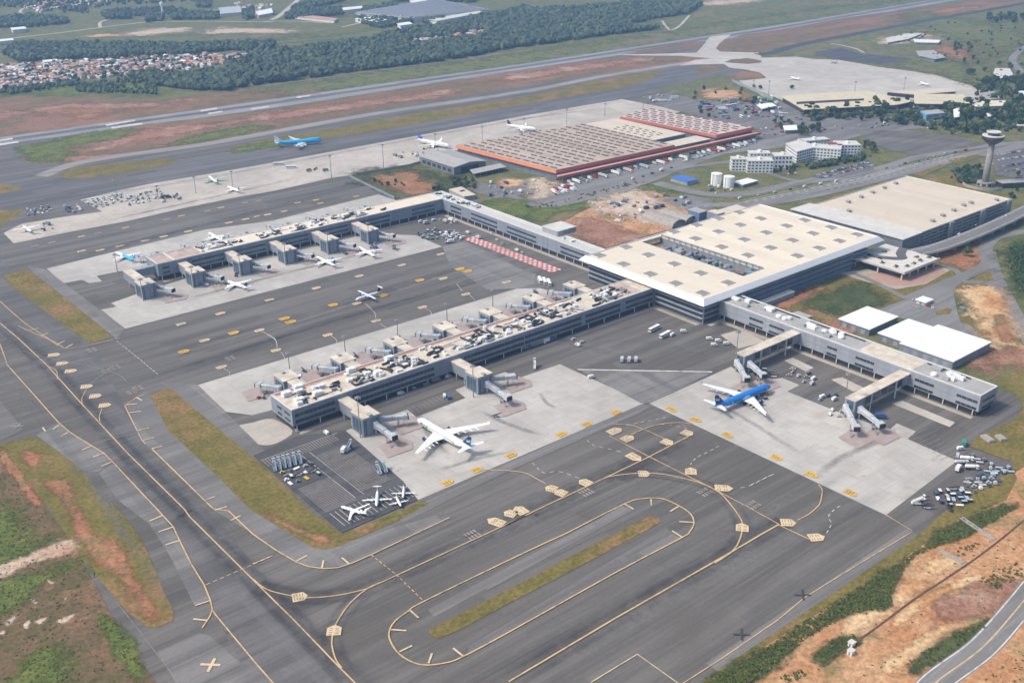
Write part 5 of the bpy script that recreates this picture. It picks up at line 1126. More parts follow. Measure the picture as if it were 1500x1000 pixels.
def aircraft(label, nose, tail, L, span, rad, fus='air_white', fin='air_white', rear=None, wing='air_wing', eng='air_white', kind='twin', engine_r=None, wl=None, tailwing=None, hump=False, logo=None, title=None, group=None, zoff=0, cat=None, hi=False, rear_from=.62):
    "built nose towards +X with its middle over the origin"
    zc = rad*1.0+(1.6 if rad > 2 else 1.0); zl = zc
    a, b = G(*nose, zl), G(*tail, zl); c = (a+b)/2; d = a-b
    root = thing({'prop': 'propeller_plane', 'biz': 'business_jet'}.get(kind, 'airliner'), label, cat or {'prop': 'propeller plane', 'biz': 'business jet'}.get(kind, 'airliner'), (c.x, c.y, GZ+zoff), math.atan2(d.y, d.x), group)
    nseg = 18; X0 = L/2
    st = [(0, .02, -.28), (.012, .28, -.22), (.035, .55, -.13), (.07, .80, -.05), (.11, .95, 0), (.15, 1, 0), (.40, 1, 0), (rear_from, 1, 0), (.72, .93, .06), (.80, .78, .18), (.88, .55, .36), (.95, .32, .50), (1, .10, .60)]
    RG = [[(X0-L*t, rad*r*math.cos(2*math.pi*i/nseg), zc+rad*(dz+r*math.sin(2*math.pi*i/nseg))) for i in range(nseg)] for t, r, dz in st]
    mb = MB().rings(RG, 0, True, (lambda k: 1 if k >= 7 else 0) if rear else None)
    if hump:
        mb.rings([[(X0-L*t, rad*.72*r*math.cos(2*math.pi*i/nseg), zc+rad*(.72+.62*r*math.sin(2*math.pi*i/nseg))) for i in range(nseg)] for t, r in ((.035, .3), (.06, .75), (.09, .98), (.14, 1), (.24, .95), (.31, .55), (.35, .2))])
    f = mb.build('fuselage', [fus, rear] if rear else fus, root, smooth=True)
    k = MB()                                                     # windows and cockpit
    nwin = max(8, int(L*.9))
    for s in (-1, 1):
        for i in range(nwin):
            x = X0-L*(.13+.62*i/nwin); y = s*rad*1.0; z = zc+rad*.22; k.box(x, x+L*.62/nwin*.5, min(y*.965, y*.99), max(y*.965, y*.99), z, z+rad*.17)
    k.build('cabin_windows', 'air_window', f)
    t1, t2 = (.045, .07) if not hump else (.05, .072); zz = zc+rad*(.36 if not hump else 1.02); rr = rad*(.62 if not hump else .5)
    q = MB(); q.rings([[(X0-L*t, rr*g*math.cos(u), zz+dz) for u in [math.pi*(.0+i/10.) for i in range(11)]]+[(X0-L*t, rr*g*math.cos(u)*.8, zz+dz-.3) for u in (math.pi, 0)] for t, g, dz in ((t1, .78, -.05), (t2, 1.0, .12))])
    q.build('cockpit_window', 'air_window', f)
    th = .11
    # wings
    rc, tc = (L*.21, L*.05) if kind in ('twin', 'quad', 'tri') else ((L*.18, L*.07) if kind == 'biz' else (L*.105, L*.06))
    sweep = {'prop': .02, 'biz': .55}.get(kind, .60); xr = X0-L*(.33 if kind != 'prop' else .40); zw = zc-rad*.55 if not hi else zc+rad*.95
    if kind == 'biz': xr = X0-L*.38
    half = span/2; dih = {'prop': .01, 'biz': .05}.get(kind, .09)
    for s in (-1, 1):
        secs = [(0, rc), (.32, rc*(.54 if kind != 'prop' else .98)), (1, tc*(.85 if kind != 'prop' else 1))]
        RG = [foil(xr-sweep*half*u*(1 if kind != 'prop' else 1), s*(rad*.3+(half-rad*.3)*u), zw+dih*half*u, ch, ch*th*(1-.4*u)) for u, ch in secs]
        if kind in ('twin', 'tri', 'quad', 'biz'): RG.append(foil(xr-sweep*half*1.02-tc*.5, s*half*1.012, zw+dih*half+span*.03, tc*.45, tc*.04))
        w = MB().rings(RG if s < 0 else [list(r)[::-1] for r in RG]).build('wing', wing, root, smooth=False)
        if kind in ('twin', 'quad', 'tri') and L > 30:
            fl = MB()                                            # flap track fairings
            for u in (.28, .42, .56, .7):
                y = s*(rad*.3+(half-rad*.3)*u); x = xr-sweep*half*u-rc*(.62-.5*(u-.34)); fl.lathex([(-rc*.12, .02), (0, .32), (rc*.18, .3), (rc*.3, .02)], x-rc*.1, y, zw+dih*half*u-.35, 8)
            fl.build('flap_fairing', wing, w)
        pos = {'twin': (.33,), 'tri': (.33,), 'quad': (.36, .66), 'prop': (.27,), 'biz': ()}[kind]
        for u in pos:
            er = engine_r or rad*.52; y = s*(rad*.3+(half-rad*.3)*u); zE = zw+dih*half*u-er*1.25; x = xr-sweep*half*u+er*1.3
            if kind == 'prop':
                er = rad*.42; zE = zw+(-.1 if hi else .15); x = xr+rc*.75
                e = MB().lathex([(er*1.6, .1), (er*1.3, er*.55), (0, er), (-rc*.6, er), (-rc*1.5, er*.35)], x-er, y, zE, 12).build('engine', eng, root, smooth=True)
                pb = MB()
                for kk in range(4 if L < 18 else 6): an = kk*2*math.pi/(4 if L < 18 else 6); pb.tube((x+er*.5, y, zE), (x+er*.5, y+math.cos(an)*L*.068, zE+math.sin(an)*L*.068), .13, 4)
                pb.build('propeller', 'air_black', e)
            else:
                e = MB().lathex([(er*1.5, er*.80), (er*1.6, er*.93), (er*1.2, er), (-er*.4, er*1.02), (-er*2.0, er*.72), (-er*2.6, er*.4), (-er*3.0, er*.12)], x, y, zE, 16).build('engine', eng, root, smooth=True)
                MB().lathex([(er*1.57, er*.78), (er*1.58, er*.2), (er*1.75, er*.03)], x, y, zE, 16).build('fan', 'air_black', e)
                MB().box(x-er*2.2, x+er*.6, y-.16, y+.16, zE+er*.8, zw+dih*half*u+.1).build('pylon', wing, e)
    if kind in ('biz',) or kind == 'tri':
        if kind == 'biz':
            for s in (-1, 1):
                er = rad*.5; e = MB().lathex([(er*1.4, er*.8), (er*1.1, er), (-er*1.2, er), (-er*2.4, er*.5)], X0-L*.74, s*rad*1.35, zc+rad*.55, 14).build('engine', eng, root, smooth=True)
                MB().lathex([(er*1.36, er*.75), (er*1.38, .02)], X0-L*.74, s*rad*1.35, zc+rad*.55, 14).build('fan', 'air_black', e)
        else:
            er = rad*.5; MB().lathex([(er*1.8, er*.9), (er*1.5, er), (-er*2, er), (-er*3.6, er*.5)], X0-L*.90, 0, zc+rad*1.75, 16).build('engine', fin, root, smooth=True)
    # tail
    fh = L*(.125 if kind not in ('prop', 'biz') else .15); rch = L*.13; xt = X0-L*.84; zt = zc+rad*.75
    RG = [foil(xt+rch*.25, 0, zt-rad*.3, rch*1.25, .35, True), foil(xt, 0, zt+fh*.12, rch, .32, True), foil(xt-fh*.82*(1 if kind != 'prop' else .6), 0, zt+fh, rch*.42, .16, True)]
    fn = MB().rings([r[::-1] for r in RG]).build('fin', fin, root)
    if logo:
        for s in (-1, 1):
            y = s*.22; z0 = zt+fh*.30
            P = [(xt-rch*.50, z0), (xt-rch*.95, z0+.1*fh), (xt-rch*1.08, z0+.42*fh), (xt-rch*.88, z0+.32*fh), (xt-rch*.70, z0+.2*fh), (xt-rch*.62, z0+.36*fh)]
            mk = MB(); P2 = [(x, y, z) for x, z in P]; mk.rings([P2, [(x, y*.8, z) for x, _, z in P2]]); mk.build('fin_emblem', logo, fn)
    tt = (kind == 'prop' and L > 14) or kind == 'biz'
    zh = zt+fh*.97 if tt else zc+rad*.42; xh = xt-fh*.6 if tt else X0-L*.875; hs = span*(.17 if kind != 'prop' else .15); hc = L*.085
    for s in (-1, 1):
        RG = [foil(xh, 0, zh, hc, hc*.10), foil(xh-hs*(.5 if kind != 'prop' else .15), s*hs, zh+(0 if tt else hs*.1), hc*.42, hc*.05)]
        MB().rings(RG if s < 0 else [r[::-1] for r in RG]).build('tailplane', tailwing or wing, root)
    if L > 24:
        for s in (-1, 1):
            for t in (.115, .80 if L < 50 else .72, .44): 
                x = X0-L*t; y = s*rad; dm = MB(); dm.box(x-.55, x+.55, min(y*.93, y*1.004), max(y*.93, y*1.004), zc-rad*.1, zc+rad*.38); dm.build('door', 'door_line', f)
    # landing gear
    def gear(x, y, r_, n):
        mb = MB(); mb.tube((x, y, r_), (x, y, zc-rad*.5), .16, 6)
        for i in range(n):
            for s in (-1, 1): mb.tube((x-(i-(n-1)/2)*r_*2.2, y+s*.25, r_), (x-(i-(n-1)/2)*r_*2.2, y+s*.7, r_), r_, 12)
        mb.build('landing_gear', 'tyre', root)
    wr = .6 if L > 45 else .42
    gear(X0-L*.11, 0, wr*.8, 1)
    for s in (-1, 1): gear(X0-L*.52, s*rad*(1.25 if L > 25 else 1.1), wr, 2 if L > 45 else 1)
    if title:
        for s in (-1, 1):
            cu = bpy.data.curves.new('title', 'FONT'); cu.body = title; cu.size = rad*1.5; cu.extrude = .01; cu.align_x = 'CENTER'
            tmp = bpy.data.objects.new('title', cu); COL.objects.link(tmp); me = bpy.data.meshes.new_from_object(tmp); bpy.data.objects.remove(tmp)
            me.materials.append(M['air_navy'])
            o = bpy.data.objects.new('airline_title', me); COL.objects.link(o); o.parent = f
            o.location = (X0-L*.19, s*rad*1.035, zc-rad*.35); o.rotation_euler = (R(90), 0, R(180) if s > 0 else 0)
            # lean the lettering onto the curve of the hull
            o.rotation_euler.x = R(80) if s < 0 else R(100); o.rotation_euler.x = R(84); o.location.y = s*rad*1.05
    return root
aircraft('large white airliner with a dark navy tail, parked nose in beside the central pier', (613.5, 615), (689.5, 660), 58.8, 60.3, 2.9, fin='air_navy', eng='air_navy', logo='air_lightblue', title='Azul', wing='air_white')
bl = aircraft('bright blue airliner with a navy tail and white wings at the right pier', (1127, 566), (1047, 598), 58.8, 60.3, 2.9, fus='air_blue', fin='air_navy', eng='air_navy', logo='air_lightblue', wing='air_white', tailwing='air_white', rear='air_blue')
for y, xs in ((-1, ((0, 0), (4, 1.2), (7, .6), (8, -1), (3, -1.6), (1, -1.2))), (1, ((0, 0), (4, 1.2), (7, .6), (8, -1), (3, -1.6), (1, -1.2)))):
    mb = MB(); P = [(x-3, y*(2.93-.02*abs(z)), 5.0+z) for x, z in xs]; mb.rings([P, [(a, b*.97, c) for a, b, c in P]]); mb.build('hull_emblem', 'air_lightblue', bl)
aircraft('white twin propeller airliner with a dark tail standing on the inner taxilane', (519.5, 440), (559.6, 428), 27.2, 27, 1.45, fin='air_navy', kind='prop', hi=True, wing='air_white', cat='propeller airliner')
EJ = dict(L=36.2, span=28.7, rad=1.55, wing='air_white')
aircraft('white jet with a dark tail, nearest the outer end of the far left pier', (331, 412), (359, 421.6), fin='air_navy', **EJ)
aircraft('white jet with a dark tail, middle one in front of the far left pier', (465, 377.5), (490, 389.5), fin='air_navy', **EJ)
aircraft('white jet with a grey tail docked at the last bridge of the far left pier', (526, 363), (549, 376), fin='air_grey', **EJ)
aircraft('pale jet with cyan rear body and tail behind the end of the far left pier', (167, 369), (199, 383), fin='air_teal', rear='air_cyan', tailwing='air_cyan', rear_from=.42, **EJ)
aircraft('white jet behind the far left pier, seen over its roof ducts', (305, 341), (327, 354), **EJ)
aircraft('white jet with green tinted wings on the remote apron, farther of two', (304, 257), (320, 270), **dict(EJ, wing='air_green'))
aircraft('white jet with a dark tail on the remote apron beside a light mast', (333, 274), (351, 281), fin='air_navy', **dict(EJ, L=30, span=27))
aircraft('white propeller airliner at the far left tip of the remote apron', (32, 330.5), (48, 342), L=27.2, span=27, rad=1.45, kind='prop', hi=True, wing='air_white', cat='propeller airliner')
aircraft('cyan four engined jumbo with a humped nose taxiing behind the remote apron', (472.5, 205.5), (401.5, 211), 66, 60, 3.2, fus='air_cyan', fin='air_white', kind='quad', wing='air_wing', hump=True, eng='air_white', tailwing='air_white')
aircraft('white cargo jet with a royal blue tail parked left of the orange warehouse', (652, 213), (618.5, 207), 58, 50, 2.9, fin='air_royal', kind='tri', rear='air_white', wing='air_white')
aircraft('white cargo jet with a black tail parked behind the orange warehouse', (780, 189), (748, 185), 50, 48, 2.5, fin='air_black', wing='air_white')
aircraft('white swept wing business jet, front one in the corner car park', (501, 743), (536, 754), 19, 19.5, 1.0, kind='biz', wing='air_white')
aircraft('larger white twin propeller plane parked nose towards the grass corner', (551.6, 742.5), (553.2, 718), 17, 18, 1.0, kind='prop', wing='air_white')
aircraft('smallest white propeller plane, between the two larger ones in the corner', (587, 741), (580.5, 729), 11, 12, .75, kind='prop', wing='air_white')
aircraft('white propeller plane at the concrete edge, rightmost in the corner group', (590.5, 728.5), (591.7, 714), 12.5, 14.5, .8, kind='prop', wing='air_white')
aircraft('small white jet standing alone in the middle of the upper apron', (1158, 113), (1170, 117), **dict(EJ, L=30))
aircraft('small white jet in front of the pale old terminal hall', (1347, 120.5), (1360, 125.5), **dict(EJ, L=30))
aircraft('small dark jet at the top edge of the upper apron', (1216, 89), (1227, 93), fus='air_grey', fin='air_navy', **dict(EJ, L=28))
# ------------------------------------------------------------------ boarding bridges
mat('bridge_grey', (.36, .39, .43), .5, .1, .2, .4); mat('bridge_white', (.47, .50, .52), .5, 0, .2, .4)
def bridge(label, x0, y0, x1, y1, m='bridge_grey', z0=5.6, z1=4.9, red=True):
    "telescoping boarding bridge from its rotunda to its cab"
    A, B = Vector((x0, y0, z0)), Vector((x1, y1, z1)); d = B-A; L = d.length; d.normalize(); n = Vector((-d.y, d.x, 0)).normalized()
    r = thing('boarding_bridge', label, 'boarding bridge', (x0, y0, GZ), 0, 'boarding bridges'); O = Vector((x0, y0, 0))
    def tun(a, b, w, h, name, mm):
        a, b = A+d*a-O, A+d*b-O; mb = MB()
        mb.rings([[p+n*w/2, p-n*w/2, p-n*w/2+Vector((0, 0, h)), p-n*w*.38+Vector((0, 0, h+.3)), p+n*w*.38+Vector((0, 0, h+.3)), p+n*w/2+Vector((0, 0, h))] for p in (a, b)]); o = mb.build(name, mm, r)
        g = MB(); k = int((b-a).length/1.9)
        for s in (-1, 1):
            for i in range(k):
                p = a+(b-a)*((i+.5)/k)+n*s*(w/2+.03); g.poly([p-d*.6+Vector((0, 0, .9)), p+d*.6+Vector((0, 0, .9)), p+d*.6+Vector((0, 0, 1.9)), p-d*.6+Vector((0, 0, 1.9))][::s])
        g.build('side_panel', 'duct_grey', o)
    tun(0, L*.58, 3.3, 3.0, 'tunnel', m); tun(L*.50, L*.93, 2.9, 2.6, 'tunnel', 'bridge_white')
    MB().lathe([(2.1, 4.6), (2.1, 9.0), (1.4, 9.5)], 16).build('rotunda', m, r); MB().lathe([(.7, 0), (.7, 4.6)], 12).build('column', 'steel', r)
    c = B-O; mb = MB(); w = 2.3
    mb.rings([[p+n*w, p-n*w, p-n*w+Vector((0, 0, 3.3)), p+n*w+Vector((0, 0, 3.3))] for p in (c-d*2.4, c+d*1.6)]); cab = mb.build('cab', 'bridge_white', r)
    mb = MB(); mb.rings([[p+n*w*.9, p-n*w*.9, p-n*w*.9+Vector((0, 0, 3.0)), p+n*w*.9+Vector((0, 0, 3.0))] for p in (c+d*1.6, c+d*2.5)]); mb.build('canopy', 'void_dark', cab)
    p = A+d*L*.74-O; mb = MB()
    for s in (-1, 1): mb.tube((p+n*s*1.8).to_tuple()[:2]+(.8,), (p+n*s*1.8), .28, 8)
    mb.obox(p.x, p.y, .6, 1.0, 4.4, .5, math.atan2(d.y, d.x)); g = mb.build('drive_column', 'steel', r)
    for s in (-1, 1):
        q = p+n*s*1.4; MB().tube(q-n*.35+Vector((0, 0, .6-q.z)), q+n*.35+Vector((0, 0, .6-q.z)), .6, 12).build('wheel', 'tyre', g)
    if red: redpatch(x1+d.x*2, y1+d.y*2, 12, 9)
    st = MB(); q = c-n*3.1
    for i in range(8): st.obox(q.x-d.x*(i*.5-1.5), q.y-d.y*(i*.5-1.5), .5+i*.52, .6, 1.2, .12, math.atan2(d.y, d.x))
    st.build('service_stair', 'steel', r)
for i in range(7):
    x = 307+46.9*i; bridge(f'boarding bridge at the {ORD(i)} gate tower from the outer end, back of central pier', x-8, 629, x-16.5, 645)
bridge('boarding bridge reaching right from the first near side gate tower of the central pier', 328, 543, 344, 536.5)
bridge('boarding bridge reaching forward from the first near side gate tower of the central pier', 322, 538.5, 322.5, 518)
bridge('boarding bridge reaching right from the second near side gate tower of the central pier', 424.5, 543, 440, 536.5)
bridge('boarding bridge reaching forward from the second near side gate tower of the central pier', 417, 538.5, 415.5, 513)
for i in range(6):
    x = 303+46.9*i; bridge(f'boarding bridge at the {ORD(i)} gate tower from the outer end of far left pier', x+8.5, 886, x+16.5, 868)
for i in range(6):
    x = 345+46.9*i; bridge(f'boarding bridge at the {ORD(i)} teal gate tower from the outer end behind far left pier', x-7, 962, x-13, 978, red=False)
bridge('white boarding bridge docked at the tail side of the blue airliner', 582.5, 446, 567, 424, 'bridge_white')
bridge('shorter white boarding bridge beside the blue airliner, nearer the pier', 588, 438.5, 581, 420, 'bridge_white')
bridge('longer white boarding bridge at the right corridor of the right pier', 582.5, 351, 564, 330, 'bridge_white')
bridge('shorter white boarding bridge at the right corridor of the right pier', 588, 343.2, 580, 322, 'bridge_white')
# ------------------------------------------------------------------ light masts
mat('mast_steel', (.26, .27, .28), .5, .4)
def mast(label, bx, by, ty, group='floodlight masts'):
    h = max(9, height((bx, by), ty)); g = G(bx, by); r = thing('light_mast', label, 'light mast', (g.x, g.y, 0), 0, group)
    MB().tube((0, 0, 0), (0, 0, h), .42, 8, 0, .22).build('pole', 'mast_steel', r)
    mb = MB().lathe([(1.3, h-1.2), (1.5, h-.9), (1.5, h-.6), (.4, h-.3)], 12); mb.build('crown', 'mast_steel', r)
    lm = MB()
    for k in range(6): a = k*math.pi/3; lm.obox(1.7*math.cos(a), 1.7*math.sin(a), h-1.9, .7, .9, .9, a)
    lm.build('floodlights', 'steel', r)
for i, q in enumerate(('424.7,544,515', '506,519,491', '583,495,467', '655,471,443', '722,451,423', '785,432,401')):
    mast(f'{ORD(i)} light mast from the left along the back of the central pier', *map(float, q.split(',')))
mast('slim light mast standing against the first near side gate tower of the central pier', 528, 641, 580); mast('slim light mast standing against the second near side gate tower of the central pier', 693.6, 582, 534)
mast('light mast beyond the outer end of the far left pier', 172, 398, 371)
for i, q in enumerate(('172,295,262', '232,292,271', '287,283,258', '341,273,250', '485.6,261.7,227', '562,247,211', '638,221.6,195', '706.5,208,184', '768,192,172', '830,183,159', '886,171,151', '942,161.5,141', '985.6,161.5,133')):
    mast(f'{ORD(i)} tall light mast from the left on the remote apron', *map(float, q.split(',')))
for i, q in enumerate(('1125,147,118', '1103,131,117', '1323,139,113', '1252,135,119')): mast(f'{ORD(i)} thin light mast around the upper apron', *map(float, q.split(',')))
mast('light mast beside the left corridor of the right pier, close to the blue airliner', 1076.7, 543, 483); mast('light mast beside the right corridor of the right pier', 1235, 608, 545)
for i in range(6): x, y = PX((296+46.9*i, 876, 0)); mast(f'light mast at the {ORD(i)} gate tower, near side of far left pier', x, y, y-34)
# ------------------------------------------------------------------ vehicles
for n, c in (('car_white', (.78, .78, .77)), ('car_silver', (.50, .51, .52)), ('car_grey', (.20, .21, .22)), ('car_black', (.03, .03, .035)), ('car_red', (.42, .04, .035)), ('car_blue', (.05, .12, .32)), ('gse_blue', (.38, .47, .55)), ('gse_navy', (.06, .10, .20)), ('gse_green', (.05, .28, .18)), ('gse_yellow', (.60, .42, .06)), ('tarp_dark', (.09, .11, .15))):
    mat(n, c, .4)
VCOL = {'white': 'car_white', 'silver': 'car_silver', 'grey': 'car_grey', 'black': 'car_black', 'red': 'car_red', 'blue': 'car_blue', 'pale blue': 'gse_blue', 'navy': 'gse_navy', 'green': 'gse_green', 'yellow': 'gse_yellow'}
rv = random.Random(11); PROTO = {}
def wheels(mb, xs, y, r=.34, mi=2):
    for x in xs:
        for s in (-1, 1): mb.tube((x, s*y-.12, r), (x, s*y+.12, r), r, 10, mi)
def vmesh(kind, col):
    mb = MB(); c = VCOL[col]
    if kind == 'car':
        mb.rings([[(x, -w, .3), (x, w, .3), (x, w, h), (x, -w, h)] for x, w, h in ((-2.15, .8, .75), (-2.0, .88, .95), (1.0, .88, .95), (2.0, .82, .78), (2.2, .7, .6))], 0)
        mb.rings([[(x, -w, .94), (x, w, .94), (x, w*.86, h), (x, -w*.86, h)] for x, w, h in ((-1.9, .8, 1.0), (-1.2, .8, 1.42), (.35, .8, 1.45), (1.1, .78, 1.0))], 1); mb.box(-1.15, .3, -.66, .66, 1.44, 1.49, 0); wheels(mb, (-1.35, 1.35), .8)
    elif kind == 'van':
        mb.rings([[(x, -.95, .4), (x, .95, .4), (x, .9, h), (x, -.9, h)] for x, h in ((-2.6, 2.2), (1.5, 2.25), (2.1, 1.4), (2.6, 1.15))], 0); mb.poly([(1.52, -.8, 2.15), (2.08, -.8, 1.45), (2.08, .8, 1.45), (1.52, .8, 2.15)], 1); mb.box(-.4, 1.4, -.97, .97, 1.4, 1.95, 1); wheels(mb, (-1.7, 1.6), .85, .38)
    elif kind == 'truck':
        mb.box(-3.6, 1.6, -1.2, 1.2, 1.0, 3.5, 0); mb.rings([[(x, -1.15, .6), (x, 1.15, .6), (x, 1.1, h), (x, -1.1, h)] for x, h in ((1.8, 2.8), (3.0, 2.8), (3.5, 1.7), (3.6, 1.5))], 0); mb.box(2.5, 3.3, -1.17, 1.17, 1.8, 2.5, 1); mb.box(-3.6, 1.8, -.5, .5, .6, 1.0, 2); wheels(mb, (-2.6, -1.5, 2.6), 1.0, .5)
    elif kind == 'semi':
        mb.box(-9, 3.2, -1.25, 1.25, 1.2, 3.9, 0); mb.box(3.6, 5.8, -1.2, 1.2, .7, 3.2, 3); mb.box(5.0, 5.85, -1.22, 1.22, 2.0, 2.8, 1); mb.box(-9, 4, -.5, .5, .7, 1.2, 2); wheels(mb, (-8, -6.8, 2.9, 5), 1.05, .5)
    elif kind == 'bus':
        mb.box(-6.6, 6.6, -1.45, 1.45, .4, 1.5, 0); mb.box(-6.5, 6.5, -1.43, 1.43, 1.5, 2.6, 1); mb.box(-6.6, 6.6, -1.45, 1.45, 2.6, 3.1, 0); mb.box(-3, -.6, -.8, .8, 3.1, 3.4, 0); wheels(mb, (-4.3, 4.2), 1.3, .48)
    elif kind == 'tug':
        mb.box(-1.5, 1.5, -.85, .85, .3, 1.0, 0); mb.box(-.9, .1, -.75, .75, 1.0, 1.7, 1); mb.box(-1.0, .2, -.8, .8, 1.7, 1.8, 0); wheels(mb, (-.9, .95), .75, .36)
    elif kind == 'baggage_cart':
        mb.box(-1.6, 1.6, -.8, .8, .45, .6, 2); mb.box(-1.55, 1.55, -.75, .75, .6, 1.75, 1); mb.box(-1.6, 1.6, -.85, .85, 1.75, 1.9, 0); mb.tube((1.6, 0, .5), (2.3, 0, .4), .06, 5, 2); wheels(mb, (-1, 1), .7, .26)
    elif kind == 'container_dolly':
        mb.box(-1.7, 1.7, -1.1, 1.1, .4, .62, 2); mb.box(-.75, .8, -.95, 1.0, .62, 2.15, 0); mb.tube((1.7, 0, .5), (2.6, 0, .4), .07, 5, 2); wheels(mb, (-1.1, 1.1), .9, .24)
    elif kind == 'flat_dolly':
        mb.box(-2.2, 2.2, -1.2, 1.2, .38, .58, 0); mb.box(-2.2, 2.2, -1.25, -1.15, .58, .75, 2); mb.box(-2.2, 2.2, 1.15, 1.25, .58, .75, 2); mb.tube((2.2, 0, .48), (3.1, 0, .4), .07, 5, 2); wheels(mb, (-1.4, 1.4), .95, .25)
    elif kind == 'passenger_stair':
        mb.box(-3.6, 3.2, -1.0, 1.0, .5, 1.0, 0); mb.box(1.8, 3.2, -.95, .95, 1.0, 2.0, 1)
        for i in range(12): mb.box(-3.4+i*.5, -2.9+i*.5, -.85, .85, 1.0+i*.28, 1.16+i*.28, 0)
        mb.rings([[(-3.4, s-.04, 1), (-3.4, s+.04, 1), (-3.4, s+.04, 2.1), (-3.4, s-.04, 2.1)] for s in (-.9,)]+[[(2.8, s-.04, 4.2), (2.8, s+.04, 4.2), (2.8, s+.04, 5.5), (2.8, s-.04, 5.5)] for s in (-.9,)], 0)
        mb.rings([[(-3.4, s-.04, 1), (-3.4, s+.04, 1), (-3.4, s+.04, 2.1), (-3.4, s-.04, 2.1)] for s in (.9,)]+[[(2.8, s-.04, 4.2), (2.8, s+.04, 4.2), (2.8, s+.04, 5.5), (2.8, s-.04, 5.5)] for s in (.9,)], 0)
        mb.box(2.6, 3.9, -.9, .9, 4.2, 4.36, 0); mb.tube((.4, -.7, 1), (2.4, -.7, 4), .12, 6, 2); mb.tube((.4, .7, 1), (2.4, .7, 4), .12, 6, 2); mb.box(2.6, 3.9, -.95, .95, 6.2, 6.3, 0); mb.tube((2.7, .9, 4.3), (2.7, .9, 6.2), .05, 5, 0); mb.tube((2.7, -.9, 4.3), (2.7, -.9, 6.2), .05, 5, 0); wheels(mb, (-2.4, 2.3), .9, .42)
    elif kind == 'belt_loader':
        mb.box(-2.2, 1.6, -.9, .9, .4, .9, 0); mb.rings([[(-3.6, -.5, .9), (-3.6, .5, .9), (-3.6, .5, 1.1), (-3.6, -.5, 1.1)], [(3.4, -.5, 2.4), (3.4, .5, 2.4), (3.4, .5, 2.6), (3.4, -.5, 2.6)]], 2); mb.box(-.6, .4, .5, .95, .9, 1.5, 1); wheels(mb, (-1.4, 1.1), .8, .36)
    elif kind == 'fuel_truck':
        mb.lathex([(-4.2, .9), (-4.0, 1.15), (1.6, 1.15), (1.8, .9)], 0, 0, 2.1, 14, 0); mb.box(2.2, 4.0, -1.15, 1.15, .6, 2.7, 0); mb.box(3.2, 4.05, -1.17, 1.17, 1.6, 2.4, 1); mb.box(-4.2, 2.2, -.6, .6, .6, 1.0, 2); wheels(mb, (-3.2, -2, 3.1), 1.0, .5)
    elif kind == 'pallet_stack':
        mb.box(-1.2, 1.2, -1.0, 1.0, 0, .25, 2); mb.box(-1.1, 1.1, -.9, .9, .25, 1.7, 0); mb.box(-.9, .6, -.7, .8, 1.7, 2.1, 0)
    return mb, [c, 'glass_dark', 'tyre', 'car_white' if kind == 'semi' else 'duct_grey']
CAT = {'semi': ('semi_truck', 'truck'), 'container_dolly': ('container_dolly', 'container dolly'), 'baggage_cart': ('baggage_cart', 'baggage cart'), 'passenger_stair': ('passenger_stair', 'boarding stairs'), 'flat_dolly': ('flat_dolly', 'cargo dolly'), 'belt_loader': ('belt_loader', 'belt loader'), 'tug': ('baggage_tug', 'tug'), 'car': ('parked_car', 'car'), 'fuel_truck': ('fuel_truck', 'fuel truck'), 'pallet_stack': ('loaded_pallet', 'pallet'), 'van': ('van', 'van'), 'truck': ('box_truck', 'truck'), 'bus': ('apron_bus', 'bus')}
def vehicle(kind, col, x, y, rz, label, group):
    k = (kind, col)
    if k not in PROTO:
        mb, ms = vmesh(kind, col); o = mb.build(CAT[kind][0], ms); PROTO[k] = o; o['category'] = CAT[kind][1]
    else: o = dup(PROTO[k])
    o.location = (x, y, GZ); o.rotation_euler = (0, 0, rz); o['label'] = label; o['group'] = group; return o
NOUN = {'car': 'car', 'van': 'van', 'truck': 'box truck', 'semi': 'articulated truck', 'bus': 'apron bus', 'tug': 'baggage tug', 'baggage_cart': 'baggage cart', 'container_dolly': 'container dolly', 'flat_dolly': 'flat cargo dolly', 'passenger_stair': 'boarding stair truck', 'belt_loader': 'belt loader', 'fuel_truck': 'fuel truck', 'pallet_stack': 'loaded pallet'}
CARS = ['white']*5+['silver']*4+['grey']*3+['black']*3+['red']+['blue']
def row(kinds, cols, a, b, n, where, group, turn=0.0, jit=.5, fill=1.0, jr=.05, px=True):
    A, B = (G(*a), G(*b)) if px else (Vector((*a, 0)), Vector((*b, 0))); d = (B-A); ang = math.atan2(d.y, d.x)
    for i in range(n):
        if rv.random() > fill: continue
        p = A.lerp(B, (i+.5)/n); k = rv.choice(kinds); c = rv.choice(cols)
        vehicle(k, c, p.x+rv.uniform(-jit, jit), p.y+rv.uniform(-jit, jit), ang+turn+rv.uniform(-jr, jr), f'{c} {NOUN[k]} {where}', group)
def scatter(kinds, cols, quadpx, n, where, group, turns=(0, 1.57), mind=4.0):
    Q = [G(*p) for p in quadpx]; pts = []
    for _ in range(n*20):
        if len(pts) >= n: break
        u, v = rv.random(), rv.random(); p = Q[0].lerp(Q[1], u).lerp(Q[3].lerp(Q[2], u), v)
        if all((p-q).length > mind for q in pts):
            pts.append(p); k = rv.choice(kinds); c = rv.choice(cols); vehicle(k, c, p.x, p.y, rv.choice(turns)+rv.uniform(-.15, .15), f'{c} {NOUN[k]} {where}', group)
